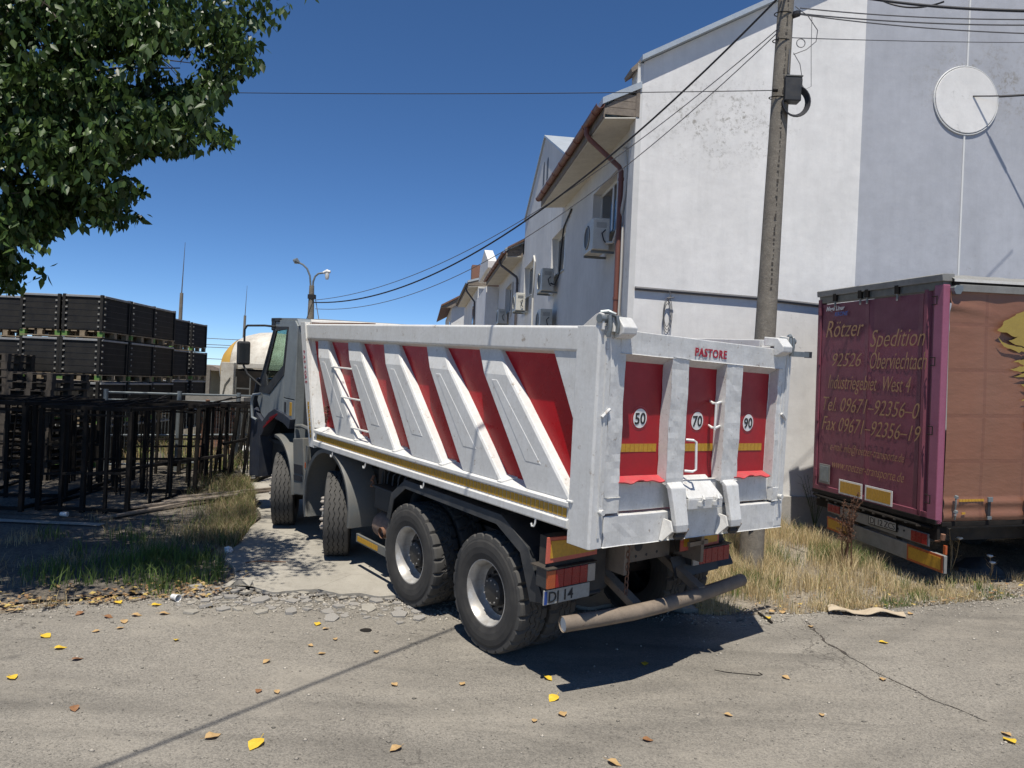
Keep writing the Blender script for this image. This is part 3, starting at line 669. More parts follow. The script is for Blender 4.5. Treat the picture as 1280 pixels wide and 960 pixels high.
# rear body posts with the grooved flange
def post(sy, dz):
    Y = lambda y: y * sy
    poly = [(-.004, 1.117), (-.004, 1.235), (.012, 1.25), (.245, 1.25), (.25, 1.238), (.25, 1.10), (.11, 1.10), (.10, 1.12)]
    mb = MB(); mb.prism([(x, Y(y), 1.215 + dz) for x, y in poly], (0, 0, 1.685)); 
    mb.build('rear_post', WP, T, bevel=.005)
    mb = MB(); mb.prism([(-.012, Y(1.155), 1.30 + dz), (-.012, Y(1.175), 1.30 + dz), (.0, Y(1.175), 1.30 + dz), (.0, Y(1.155), 1.30 + dz)], (0, 0, 1.5)); mb.build('post_weld_strip', GP, T)
    mb = MB(); mb.tube([(-.012, Y(1.19), 2.22 + dz), (-.016, Y(1.145), 2.26 + dz), (-.016, Y(1.115), 2.28 + dz)], .012, 6); mb.build('post_weld_bead', GP, T)
    mb = MB(); mb.lathe([(0, -.05), (.022, -.05), (.024, -.035), (.018, -.02), (.018, 0)], 12, (0, Y(1.16), 1.50 + dz), 'x'); mb.build('post_bolt', GP, T, smooth=True)
    # hinge on top
    mb = MB(); mb.prism([(.20, Y(1.245), 2.895 + dz), (.06, Y(1.245), 2.985 + dz), (.02, Y(1.245), 3.0 + dz), (-.02, Y(1.245), 2.99 + dz), (-.03, Y(1.245), 2.87 + dz), (.16, Y(1.245), 2.87 + dz)], (0, Y(-.022), 0))
    mb.prism([(.14, Y(1.15), 2.90 + dz), (.05, Y(1.15), 3.0 + dz), (-.03, Y(1.15), 2.99 + dz), (-.05, Y(1.15), 2.86 + dz), (.1, Y(1.15), 2.86 + dz)], (0, Y(-.03), 0)); mb.build('hinge_plate', M['tarp_white'], T, bevel=.004)
    mb = MB(); mb.tube([(.0, Y(1.26), 2.955 + dz), (.0, Y(1.05), 2.955 + dz)], .032, 12); mb.tube([(.03, Y(1.22), 3.0 + dz), (-.01, Y(1.18), 3.008 + dz), (-.05, Y(1.14), 2.985 + dz)], .017, 7)
    mb.tube([(-.035, Y(1.19), 2.985 + dz), (-.045, Y(1.185), 2.90 + dz), (-.03, Y(1.19), 2.82 + dz)], .018, 7); mb.tube([(-.05, Y(1.13), 2.98 + dz), (-.06, Y(1.12), 2.92 + dz), (-.05, Y(1.12), 2.85 + dz)], .016, 7)
    mb.build('hinge_pin', M['galvanised'], T, smooth=True)
    # bright white cap arm of the tailgate
    mb = MB(); ya, yb = Y(1.10), Y(.95)
    prof = [(.11, 2.985), (-.035, 2.975), (-.10, 2.90), (-.095, 2.85), (-.035, 2.815), (.0, 2.815), (.0, 2.90), (.11, 2.90)]
    mb.prism([(x, ya, z + dz) for x, z in prof], (0, yb - ya, 0)); mb.build('tailgate_hinge_arm', M['gate_paint'], T, bevel=.008)
post(1, 0); post(-1, -.065)
# side bar stub at the right hinge
mb = MB(); mb.box(.05, .10, -1.62, -1.25, 2.75, 2.80); o = mb.build('side_bar', M['galvanised'], T); mb = MB(); mb.box(.046, .104, -1.66, -1.62, 2.745, 2.805); mb.build('end_cap', M['cable_black'], o)
# speed signs, yellow strips, name, handles
def gy(y, z, x): v = rack(Vector((x, y, z))); return v
for (yc, zc, s_) in ((.665, 2.205, '50'), (-.045, 2.195, '70'), (-.765, 2.19, '90')):
    mb = MB(); v = gy(yc, zc, .0985)
    for r0, dx in ((.098, 0),):
        mb.add([(v.x, v.y, v.z)] + [(v.x, v.y + r0 * math.cos(a), v.z + r0 * math.sin(a)) for a in [k * math.pi / 18 for k in range(36)]], [(0, k + 1, (k + 1) % 36 + 1) for k in range(36)])
    sg = mb.build('speed_sign', M['red_rubber'], T, fix=False)
    mb = MB(); mb.add([(v.x - .002, v.y, v.z)] + [(v.x - .002, v.y + .090 * math.cos(a), v.z + .090 * math.sin(a)) for a in [k * math.pi / 18 for k in range(36)]], [(0, k + 1, (k + 1) % 36 + 1) for k in range(36)])
    mb.build('sign_ring', M['red_gate'], sg, fix=False)
    mb = MB(); mb.add([(v.x - .004, v.y, v.z)] + [(v.x - .004, v.y + .078 * math.cos(a), v.z + .078 * math.sin(a)) for a in [k * math.pi / 18 for k in range(36)]], [(0, k + 1, (k + 1) % 36 + 1) for k in range(36)])
    mb.build('sign_face', M['sign_white'], sg, fix=False)
    text(s_, 'number', sg, .128, M['letter_black'], basis((v.x - .006, v.y, v.z - .045), (0, -1, 0), (0, 0, 1)), align='CENTER', offset=.0022)
for (ya, yb) in ((.86, .45), (.145, -.28), (-.565, -1.0)):
    n_ = 8
    for k in range(n_):
        a = ya + (yb - ya) * k / n_; b = ya + (yb - ya) * (k + .93) / n_
        mb = MB(); mb.box(.0965, .0985, b, a, 1.935, 2.0); mb.xf(rack); mb.build('yellow_reflector', M['reflect_yellow'], T)
v = gy(.165, 2.745, -.0095); text('PASTORE', 'lettering', T, .096, M['letter_red'], basis(v, (0, -1, -.036), (0, -.036, 1)), extrude=.001, offset=.0025, space=1.08)
mb = MB(); mb.tube([gy(.20, 2.045, .0), gy(.16, 2.045, -.045), gy(.13, 2.03, -.05), gy(.115, 1.80, -.05), gy(.15, 1.785, -.045), gy(.20, 1.785, 0)], .011, 7); mb.build('handle', M['sign_white'], T, smooth=True)
for z in (2.37, 2.16):
    mb = MB(); mb.tube([gy(-.28, z, .04), gy(-.20, z, -.01), gy(-.15, z - .012, -.015), gy(-.15, z - .012, .02), gy(-.20, z, .09)], .011, 7); mb.build('step_bar', M['sign_white'], T, smooth=True)
mb = MB(); mb.tube([gy(-.15, 2.36, -.012), gy(-.15, 2.13, -.012)], .010, 7); mb.build('step_bar', M['sign_white'], T, smooth=True)

# --- chassis
mb = MB()
for y in (.42, -.42): mb.box(.55, 7.2, y - .04, y + .04, .86, 1.14)
mb.build('chassis_rail', M['chassis'], T)
mb = MB()
for y in (.40, -.40): mb.box(.35, 5.3, y - .05, y + .05, 1.145, 1.215)
mb.build('subframe', M['chassis'], T)
mb = MB(); mb.box(.60, .64, -.38, .38, .82, 1.12); cm = mb.build('rear_cross_member', M['rusty_tube'], T, bevel=.004)
mb = MB()
for (y, z) in [(.22, 1.05), (.22, .88), (.08, 1.06), (.08, .87), (-.06, 1.06), (-.06, .87), (-.2, 1.05), (-.2, .88)]: mb.lathe([(0, -.002), (.014, -.002), (.014, .01)], 10, (.60, y, z), 'x')
mb.lathe([(0, -.003), (.052, -.003), (.052, .01)], 20, (.60, .05, .965), 'x'); mb.build('hole', M['cable_black'], cm)
mb = MB(); mb.box(.30, .62, -.50, -.46, .82, 1.22); mb.box(.30, .33, -.56, -.30, .98, 1.02); mb.build('bracket', M['rusty_tube'], T)
mb = MB(); mb.box(.30, .62, .50, .54, .84, 1.22); mb.build('bracket', M['rusty_tube'], T)
for k in range(11):
    mb = MB(); z = 1.17 - k * .052; a = k % 2 * math.pi / 2; c, s_ = math.cos(a) * .018, math.sin(a) * .018
    mb.tube([(.30 + c * math.cos(t), .50 + s_ * math.cos(t), z + .034 * math.sin(t)) for t in [i * math.pi / 4 for i in range(9)]], .006, 5, cap=False); mb.build('chain_link', M['rust'], T)
for sy in (1, -1):
    mb = MB(); mb.bar((.85, .42 * sy, .84), (.20, .42 * sy + .05, .60), .09, .07); mb.build('bumper_arm', M['rusty_tube'], T, bevel=.006)
bp = [(.24, 1.255, .575), (.17, .95, .585), (.10, .62, .60), (.12, .2, .59), (.20, -.35, .565), (.30, -.80, .535), (.42, -1.27, .50)]
mb = MB(); mb.tube(bp, .062, 16, cap=False); bmp = mb.build('rear_bumper_tube', M['rusty_tube'], T, smooth=True)
mb = MB(); mb.tube([(.235, 1.235, .575), (.236, 1.24, .575)], .058, 16); mb.build('end_plug', M['bird_lime'], bmp)
# suspension, axles, differential, springs
mb = MB()
for X in (1.315, 2.695):
    mb.tube([(X, 1.0, .52), (X, -1.0, .52)], .085, 12); mb.lathe([(.0, -.20), (.14, -.19), (.22, -.08), (.24, 0), (.22, .08), (.14, .19), (0, .2)], 20, (X, 0, .52), 'x')
for X in (4.80, 6.62): mb.tube([(X, .95, .52), (X, -.95, .52)], .07, 10)
mb.tube([(1.5, 0, .55), (5.5, 0, .85)], .06, 10); mb.build('axle', M['chassis'], T, smooth=True)
for sy in (1, -1):
    mb = MB()
    for i in range(7):
        h = .9 - .05 * i; mb.hexa([(2.0 - h, .52 * sy - .05, .60 + .035 * i - .0), (2.0 - h, .52 * sy + .05, .60 + .035 * i), (2.0 - h, .52 * sy + .05, .63 + .035 * i), (2.0 - h, .52 * sy - .05, .63 + .035 * i)],
                                  [(2.0 + h, .52 * sy - .05, .60 + .035 * i), (2.0 + h, .52 * sy + .05, .60 + .035 * i), (2.0 + h, .52 * sy + .05, .63 + .035 * i), (2.0 + h, .52 * sy - .05, .63 + .035 * i)])
    mb.build('leaf_spring', M['chassis'], T)
# rear light clusters
for Yo, Yi, za, zb_, zc, zd in ((1.275, .72, 1.00, 1.01, 1.21, 1.19), (-.35, -.91, .895, .90, 1.08, 1.06)):
    mb = MB(); mb.hexa([(.445, Yo, za), (.445, Yi, zb_), (.46, Yi, zb_), (.46, Yo, za)], [(.45, Yo - .01, zc), (.45, Yi, zd), (.465, Yi, zd), (.465, Yo - .01, zc)]); rb = mb.build('reflector_board', M['reflect_red'], T, bevel=.003)
    mb = MB(); mb.hexa([(.441, Yo - .04, za + .04), (.441, Yi + .03, zb_ + .035), (.45, Yi + .03, zb_ + .035), (.45, Yo - .04, za + .04)], [(.443, Yo - .045, zc - .03), (.443, Yi + .03, zd - .03), (.45, Yi + .03, zd - .03), (.45, Yo - .045, zc - .03)]); mb.build('yellow_field', M['reflect_yellow'], rb)
for a, b, z1, z2 in ((1.28, .76, .80, .955), (-.50, -1.04, .745, .895)):
    mb = MB(); mb.box(.40, .62, b - .01, a + .015, z2 + .004, z2 + .014); mb.build('lamp_hood', M['chassis'], T)
    lb = MB(); lb.box(.43, .56, b, a, z1, z2); lamp = lb.build('tail_lamp', M['black_plastic'], T, bevel=.006)
    n_ = 6; seq = ['lamp_orange', 'lamp_red', 'lamp_red', 'lamp_red', 'lamp_red', 'lamp_white'] if a > 0 else ['lamp_white', 'lamp_red', 'lamp_red', 'lamp_red', 'lamp_red', 'lamp_red']
    for k in range(n_):
        y1 = a - (a - b) * k / n_; y0 = a - (a - b) * (k + 1) / n_ + .003
        mb = MB(); mb.box(.410, .432, y0, y1, z1 + .004, z2 - .004); mb.build('lens', M[seq[k]], lamp, bevel=.004)
mb = MB(); mb.box(.44, .455, .79, 1.285, .665, .785); pl_ = mb.build('number_plate', M['plate_white'], T, bevel=.003)
mb = MB(); mb.box(.435, .441, 1.255, 1.282, .672, .778); mb.build('country_band', M['blue_plate'], pl_)
text('DJ 14', 'lettering', pl_, .125, M['letter_black'], basis((.437, 1.245, .682), (0, -1, 0), (0, 0, 1)), space=.95, offset=.001)
mb = MB(); mb.box(.46, .60, .60, 1.22, .70, 1.20); mb.build('light_bracket', M['chassis'], T); mb = MB(); mb.box(.47, .60, -1.0, -.40, .88, 1.15); mb.build('light_bracket', M['chassis'], T)
mb = MB(); mb.hexa([(.52, -.30, .83), (.52, -.95, .83), (.53, -.95, .83), (.53, -.30, .83)], [(.46, -.33, .64), (.46, -.95, .65), (.47, -.95, .65), (.47, -.33, .64)]); mb.build('mud_flap', M['black_plastic'], T)
# angular black fenders over the rear axles
def fender(sy):
    pl = [(3.20, .80), (3.12, 1.08), (2.83, 1.275), (1.12, 1.255), (.74, 1.06), (.50, .66)]
    V = []; n_ = len(pl)
    inn = [(3.10, .80), (3.03, 1.03), (2.79, 1.19), (1.17, 1.165), (.82, 1.00), (.66, .63)]
    mb = MB()
    for (x, z), (xi, zi) in zip(pl, inn): V += [(x, 1.235 * sy, z), (xi, 1.25 * sy, zi), (xi, 1.235 * sy, zi), (x - .0, 1.22 * sy, z - .012), (x, .60 * sy, z - .012), (x, .60 * sy, z)]
    mb.add(V, [(i * 6 + j, i * 6 + (j + 1) % 6, i * 6 + 6 + (j + 1) % 6, i * 6 + 6 + j) for i in range(n_ - 1) for j in range(6)] + [tuple(range(6)), tuple(range(n_ * 6 - 6, n_ * 6))])
    return mb.build('rear_fender', M['black_plastic'], T, bevel=.004)
fender(1); fender(-1)
for x in (4.6, 3.7, 2.4, .62):
    mb = MB(); mb.tube([(x, 1.26, 1.33), (x, 1.265, 1.29), (x + .01, 1.27, 1.265), (x + .035, 1.27, 1.262), (x + .045, 1.27, 1.285)], .008, 6); mb.build('rope_hook', WP, T, smooth=True)

# --- wheels
def tyre_mesh(kind, w=.30, r=.535, ri=.285):
    N = 144 if kind == 'lug' else 120
    if kind == 'lug':
        cols = [(-.5, .90), (-.49, .972), (-.42, .992), (-.26, 1), (-.25, .976), (-.235, .976), (-.225, 1), (-.08, 1), (-.07, .976), (-.055, .976), (-.045, 1), (.10, 1), (.11, .976), (.125, .976), (.135, 1), (.26, 1), (.42, .992), (.49, .972), (.5, .90)]
    else:
        cols = [(-.5, .93), (-.49, .975), (-.44, .99), (-.31, 1), (-.305, .97), (-.275, .97), (-.27, 1), (-.12, 1), (-.115, .97), (-.085, .97), (-.08, 1), (.08, 1), (.085, .97), (.115, .97), (.12, 1), (.27, 1), (.275, .97), (.305, .97), (.31, 1), (.44, .99), (.49, .975), (.5, .93)]
    side = [(-.44, ri / r), (-.49, ri / r + .03), (-.53, .66), (-.545, .76), (-.53, .85), (-.505, .88)]
    prof = side + cols + [(-a, b) for a, b in side[::-1]]
    V = []; m = len(prof); ns = len(side)
    for k in range(N):
        a = 2 * math.pi * k / N
        for j, (yy, rr) in enumerate(prof):
            y = yy * w; rad = rr * r; zz = 0
            if ns < j < m - ns - 1:
                if kind == 'rib' and abs(yy) < .40: zz = .008 * (1 if (k // 2) % 2 else -1)
                if kind == 'lug':
                    zz = .012 * (1 if (k // 3) % 2 else -1) if abs(yy) < .2 else 0
                    if rr > .965 and abs(yy) > .24 and (k + (3 if yy > 0 else 0)) % 6 in (0,): rad -= .022
                    elif rr > .99 and abs(yy) < .24 and (k + int((yy + .5) * 9)) % 6 == 0: rad -= .012
            V.append((rad * math.cos(a), y + zz, rad * math.sin(a)))
    Fc = [(k * m + j, ((k + 1) % N) * m + j, ((k + 1) % N) * m + j + 1, k * m + j + 1) for k in range(N) for j in range(m - 1)]
    me = bpy.data.meshes.new('tyre'); me.from_pydata(V, [], Fc); me.materials.append(M['tyre']); me.materials.append(M['tyre_tread'])
    me.polygons.foreach_set('material_index', [1 if ns <= (i % (m - 1)) < m - ns - 1 else 0 for i in range(len(Fc))]); me.update(); return me
TY = {'lug': tyre_mesh('lug'), 'rib': tyre_mesh('rib')}
def wheel(x, y, side, kind, steer=0, dish=True):
    # side: +1 outer face towards +Y
    mb = MB()
    if dish:   # outer wheel of a twin pair: deep barrel
        mb.lathe([(.300, .128), (.306, .135), (.302, .143), (.288, .143), (.280, .128), (.264, .10), (.260, .05), (.254, -.0), (.236, -.02), (.12, -.03), (.11, -.02)], 48)
    else:
        mb.lathe([(.300, .128), (.306, .135), (.302, .143), (.288, .143), (.280, .128), (.262, .11), (.240, .12), (.20, .155), (.17, .165), (.12, .165)], 48)
    for v_i in range(0): pass
    rim = mb.build('wheel', M['rim_silver'], T, smooth=True)
    rim.matrix_local = Matrix.Translation((x, y, .51)) @ Matrix.Rotation(steer + (0 if side > 0 else math.pi), 4, 'Z')
    t = bpy.data.objects.new('tyre', TY[kind]); COL.objects.link(t); t.parent = rim
    e = t.modifiers.new('e', 'EDGE_SPLIT'); e.split_angle = R(30)
    mb = MB()
    if dish:
        mb.lathe([(0, .085), (.095, .085), (.120, .07), (.130, .04), (.135, -.0), (.19, .0), (.225, -.012), (.232, -.05), (0, -.05)], 32)
        mb.build('hub', M['hub_black'], rim, smooth=True)
        for k in range(10):
            a = k * 2 * math.pi / 10; mb = MB(); mb.tube([(.165 * math.cos(a), -.005, .165 * math.sin(a)), (.165 * math.cos(a), .035, .165 * math.sin(a))], .015, 6); mb.build('wheel_nut', M['hub_black'], rim)
        mb = MB()
        for k in range(10): a = k * 2 * math.pi / 10 + .3; mb.tube([(.102 * math.cos(a), .07, .102 * math.sin(a)), (.102 * math.cos(a), .088, .102 * math.sin(a))], .008, 6)
        mb.build('hub_bolts', M['rim_silver'], rim)
        # second tyre of the pair
        t2 = bpy.data.objects.new('inner_tyre', TY[kind]); COL.objects.link(t2); t2.parent = rim; t2.location = (0, -.335, 0)
        e = t2.modifiers.new('e', 'EDGE_SPLIT'); e.split_angle = R(30)
    else:
        mb.lathe([(0, .20), (.07, .20), (.10, .185), (.115, .16), (.12, .14)], 32); mb.build('hub', M['rim_silver'], rim, smooth=True)
        for k in range(10):
            a = k * 2 * math.pi / 10 + .2; mb = MB(); c, s_ = .185 * math.cos(a), .185 * math.sin(a); mb.tube([(c, .15, s_), (c, .19, s_), (c, .21, s_), (c, .222, s_)], [.022, .022, .018, .004], 8); mb.build('wheel_nut', M['lamp_white'], rim, smooth=True)
        mb = MB(); mb.tube([(0, .10, 0), (0, -.25, 0)], .16, 20); mb.build('brake_drum', M['chassis'], rim)
    return rim
for X in (1.315, 2.695):
    for sy in (1, -1): wheel(X, 1.085 * sy, sy, 'lug')
for X in (4.79, 6.60):
    for sy in (1, -1): wheel(X, 1.07 * sy, sy, 'rib', R(-27), False)
# arc fender over the second axle
for sy in (1, -1):
    mb = MB(); cx, cz, r = 4.79, .63, .70
    th = [R(a) for a in range(-12, 205, 9)]
    V = []
    for a in th:
        c, s_ = math.cos(a), math.sin(a)
        for (rr, y) in ((r - .045, 1.255), (r, 1.262), (r + .012, 1.235), (r + .008, .86), (r - .008, .86), (r - .006, 1.22), (r - .045, 1.235)): V.append((cx - rr * c, y * sy, cz + rr * s_))
    mb.add(V, [(i * 7 + j, i * 7 + (j + 1) % 7, i * 7 + 7 + (j + 1) % 7, i * 7 + 7 + j) for i in range(len(th) - 1) for j in range(7)] + [tuple(range(7)), tuple(range(len(V) - 7, len(V)))])
    mb.build('arc_fender', M['fender_grey'], T, smooth=True)
    mb = MB(); mb.box(4.2, 5.4, .55 * sy - .04, .55 * sy + .04, 1.0, 1.06); mb.build('fender_bracket', M['chassis'], T)
# equipment between axles 2 and 3
mb = MB(); mb.box(3.06, 4.06, 1.14, 1.17, .325, .425); o = mb.build('side_guard_bar', M['fender_grey'], T, bevel=.004)
for k in range(10): mb = MB(); mb.box(3.50 + k * .052, 3.545 + k * .052, 1.171, 1.174, .345, .405); mb.build('reflector', M['reflect_yellow'], o)
mb = MB(); mb.lathe([(0, .28), (.12, .28), (.15, .26), (.15, -.26), (.12, -.28), (0, -.28)], 24, (3.52, .96, .58), 'x'); mf = mb.build('muffler', M['muffler'], T, smooth=True)
mb = MB(); mb.tube([(3.50, 1.05, .56), (3.50, 1.14, .55)], .062, 16, cap=False); mb.build('exhaust_pipe', M['rust'], mf, smooth=True); mb = MB(); mb.tube([(3.50, 1.10, .56), (3.50, 1.105, .56)], .056, 16); mb.build('pipe_mouth', M['cable_black'], mf)
mb = MB(); mb.box(3.35, 3.80, .72, 1.08, .78, 1.02); mb.box(3.30, 3.84, .70, 1.10, 1.02, 1.045); mb.build('battery_box', M['black_plastic'], T, bevel=.01)
mb = MB(); mb.tube([(3.2, .9, .80), (3.2, .9, 1.15)], .10, 16); mb.build('air_tank', M['black_plastic'], T, smooth=True)
mb = MB()
for k in range(7): x = 3.15 + .13 * k; mb.tube([(x, .8 + .03 * (k % 2), 1.26), (x + .02, .9, 1.15), (x + .01, .92, 1.0)], .013, 6)
mb.build('hoses', M['black_plastic'], T, smooth=True)
for z in (1.12, 1.05): mb = MB(); mb.tube([(3.95, 1.02, z), (3.93, 1.06, z - .05)], .018, 8); mb.build('air_coupling', M['rust'], T)
mb = MB(); mb.box(3.9, 4.06, .44, .9, .45, 1.2); mb.build('bracket_plate', M['chassis'], T)
# right-hand fuel tank (seen under the body)
mb = MB(); mb.box(3.2, 4.0, -1.12, -.55, .45, 1.0); mb.build('fuel_tank', M['fender_grey'], T, bevel=.05)

# --- cab
CS = M['cab_silver']; C_ = MB()
prof = [(6.17, 1.10), (6.17, 2.86), (6.26, 2.955), (6.95, 2.96), (7.12, 2.90), (7.62, 2.05), (7.78, 1.72), (7.86, .95), (7.84, .55), (7.50, .52), (7.45, .95)]
def strip(x, pts, y0, y1, name, m, bev=0):    # closed ribbon following pts across the cab width
    mb = MB()
    for (a, b), (c, d) in zip(pts, pts[1:]): mb.add([(a, y0, b), (a, y1, b), (c, y1, d), (c, y0, d)], [(0, 1, 2, 3)])
    o = mb.build(name, m, T); s_ = o.modifiers.new('t', 'SOLIDIFY'); s_.thickness = .03; return o
strip(0, [(6.17, 1.10), (6.17, 2.86), (6.26, 2.955), (6.95, 2.96), (7.12, 2.90)], -1.13, 1.13, 'cab_shell', CS)
strip(0, [(7.12, 2.90), (7.62, 2.05)], -1.10, 1.10, 'windscreen', M['cab_glass'])
strip(0, [(7.62, 2.05), (7.78, 1.72), (7.86, .95), (7.84, .50)], -1.2, 1.2, 'cab_front', M['navy'])
for sy in (1, -1):
    Y = 1.15 * sy
    def pan(poly, name, m, y=None, th=.03, par=T, bev=.004):
        yy = Y if y is None else y; mb = MB(); mb.prism([(a, yy, b) for a, b in poly], (0, -th * sy, 0)); return mb.build(name, m, par, bevel=bev)
    pan([(6.17, 1.57), (6.17, 2.88), (6.26, 2.95), (6.95, 2.955), (7.10, 2.90), (7.08, 2.86), (6.50, 2.86), (6.62, 2.16), (6.62, 1.83), (6.2, 1.83)][:8] + [(6.62, 1.84), (6.19, 1.84)], 'cab_side', CS)
    door = pan([(6.62, 2.16), (6.66, 2.16), (7.16, 1.86), (7.28, 1.83), (7.46, 1.83), (7.70, 1.83), (7.72, 1.72), (7.60, 1.62), (7.30, 1.44), (7.0, 1.60), (6.85, 1.64), (6.62, 1.60)][:1] + [(7.20, 1.84), (7.66, 1.84), (7.74, 1.72), (7.55, 1.52), (7.32, 1.42), (7.05, 1.56), (6.85, 1.63), (6.64, 1.60)], 'door', CS)
    pan([(6.18, 1.56), (6.62, 1.60), (6.62, 1.825), (6.18, 1.825)], 'cab_side_lower', CS)
    pan([(6.56, 1.63), (6.50, 1.63), (6.50, 1.78), (6.56, 1.78)], 'door_handle', M['cable_black'], y=1.158 * sy, par=door)
    pan([(6.36, 1.60), (6.28, 1.60), (6.28, 1.79), (6.36, 1.79)], 'cab_reflector', M['reflect_yellow'], y=1.155 * sy, th=.01)
    # black window surround and glass
    pan([(6.50, 2.86), (6.54, 2.82), (6.98, 2.80), (7.08, 2.86)], 'window_frame', M['black_plastic'], y=1.153 * sy)
    pan([(7.08, 2.86), (6.98, 2.80), (7.36, 2.14), (7.30, 1.95), (7.20, 1.84), (7.66, 1.84), (7.62, 2.05)], 'window_frame', M['black_plastic'], y=1.156 * sy)
    pan([(6.50, 2.86), (6.62, 2.16), (7.20, 1.84), (7.32, 1.96), (6.66, 2.30), (6.56, 2.80)], 'window_frame', M['black_plastic'], y=1.159 * sy)
    pan([(6.56, 2.83), (6.66, 2.24), (7.33, 1.92), (7.40, 2.12), (7.0, 2.83)], 'door_window', M['cab_glass'], y=1.135 * sy, th=.006, bev=0)
    # dark wheel arch panel with red stripes
    pts = [(7.34, 1.42), (7.42, 1.20), (7.36, 1.20), (7.10, 1.45), (6.85, 1.52), (6.45, 1.48), (6.25, 1.42), (6.20, 1.56), (6.45, 1.61), (6.85, 1.65), (7.08, 1.57)]
    arch = pan(pts, 'wheel_arch', M['navy'], y=1.20 * sy, th=.16)
    for j, (z0, x0) in enumerate(((1.60, 6.70), (1.565, 6.78), (1.53, 6.86))):
        mb = MB(); mb.prism([(x0, 1.2045 * sy, z0), (x0 + .32 + .05 * j, 1.2045 * sy, z0 - .09 - .05 * j), (x0 + .32 + .05 * j, 1.2045 * sy, z0 - .115 - .05 * j), (x0, 1.2045 * sy, z0 - .025)], (0, -.003 * sy, 0)); mb.build('red_stripe', M['lamp_red'], arch)
    pan([(7.86, .52), (7.45, .55), (7.42, 1.20), (7.34, 1.42), (7.55, 1.50), (7.78, 1.60), (7.88, 1.2)], 'bumper_corner', M['navy'], y=1.20 * sy, th=.3)
    # grab loop and step
    mb = MB(); mb.tube([(7.50, 1.17 * sy, 1.82), (7.62, 1.25 * sy, 1.80), (7.66, 1.26 * sy, 1.70), (7.64, 1.25 * sy, 1.45), (7.52, 1.22 * sy, 1.42)], .022, 8); mb.build('grab_handle', CS, T, smooth=True)
    # mirror on its tubular arm
    mb = MB(); mb.tube([(7.02, 1.15 * sy, 2.86), (7.18, 1.26 * sy, 2.87), (7.55, 1.40 * sy, 2.86), (7.60, 1.42 * sy, 2.80), (7.60, 1.42 * sy, 2.25), (7.55, 1.38 * sy, 2.13), (7.45, 1.2 * sy, 1.95)], .016, 8); arm = mb.build('mirror_arm', M['black_plastic'], T, smooth=True)
    mb = MB(); mb.box(7.56, 7.66, 1.33 * sy, 1.52 * sy, 2.26, 2.62); mb.build('mirror', M['black_plastic'], arm, bevel=.03)
    mb = MB(); mb.box(7.555, 7.559, 1.35 * sy, 1.50 * sy, 2.29, 2.59); mb.build('mirror_glass', M['window_glass'], arm)
    # grey rear part of the front wheel arch with tool box and step
    mb = MB()
    cx, cz, r = 6.62, .60, .70; th = [R(a) for a in range(-4, 98, 8)]; V = []
    for a in th:
        c, s_ = math.cos(a), math.sin(a)
        for rr, y in ((r - .04, 1.25), (r, 1.255), (r + .01, 1.22), (r + .01, .80), (r - .01, .80), (r - .04, 1.22)): V.append((cx - rr * c, y * sy, cz + rr * s_))
    mb.add(V, [(i * 6 + j, i * 6 + (j + 1) % 6, i * 6 + 6 + (j + 1) % 6, i * 6 + 6 + j) for i in range(len(th) - 1) for j in range(6)] + [tuple(range(6)), tuple(range(len(V) - 6, len(V)))])
    mb.build('front_fender', M['fender_grey'], T, smooth=True)
    fb = MB(); fb.hexa([(5.90, 1.23 * sy, .56), (5.56, 1.20 * sy, .60), (5.56, .8 * sy, .60), (5.90, .8 * sy, .56)], [(6.0, 1.23 * sy, 1.32), (5.72, 1.20 * sy, 1.36), (5.72, .8 * sy, 1.36), (6.0, .8 * sy, 1.32)]); bx_ = fb.build('step_box', M['fender_grey'], T, bevel=.012)
    for z0, z1 in ((.86, .98), (.76, .83)):
        mb = MB(); mb.hexa([(5.90, 1.236 * sy, z0), (5.66, 1.21 * sy, z0 + .01), (5.66, 1.19 * sy, z0 + .01), (5.90, 1.19 * sy, z0)], [(5.92, 1.236 * sy, z1), (5.68, 1.21 * sy, z1 + .01), (5.68, 1.19 * sy, z1 + .01), (5.92, 1.19 * sy, z1)]); mb.build('step_opening', M['cable_black'], bx_)
    mb = MB(); mb.box(5.50, 5.56, 1.20 * sy - .02, 1.20 * sy + .02, .60, 1.28); mb.build('fender_post', M['fender_grey'], T, bevel=.006)
    mb = MB(); mb.box(5.53, 5.56, 1.222 * sy - .004, 1.222 * sy + .004, .98, 1.05); mb.build('side_marker', M['lamp_orange'], T)
# behind-cab machinery: air intake, filters, spare frame, dark
mb = MB(); mb.box(5.80, 6.12, .35, 1.05, 1.45, 2.2); mb.build('air_filter_box', M['black_plastic'], T, bevel=.03)
mb = MB(); mb.tube([(6.0, .98, 2.15), (6.02, 1.02, 2.5), (6.04, 1.0, 2.80)], .07, 12); mb.build('air_intake', M['black_plastic'], T, smooth=True)
mb = MB(); mb.box(5.85, 6.1, -1.0, .3, 1.2, 2.3); mb.build('engine_cover', M['black_plastic'], T)
mb = MB(); mb.tube([(5.5, 1.1, 1.46), (5.9, 1.14, 1.50), (6.15, 1.12, 1.47)], .03, 8); mb.build('cab_pipe', M['fender_grey'], T, smooth=True)
mb = MB(); mb.box(6.2, 7.7, -1.05, 1.05, 1.10, 1.15); mb.build('cab_floor', M['black_plastic'], T)
mb = MB(); mb.box(6.35, 6.75, .25, .85, 1.5, 1.7); mb.box(6.28, 6.38, .25, .85, 1.6, 2.35); mb.box(6.28, 6.38, .40, .70, 2.38, 2.55); mb.build('seat', M['navy'], T, bevel=.04)
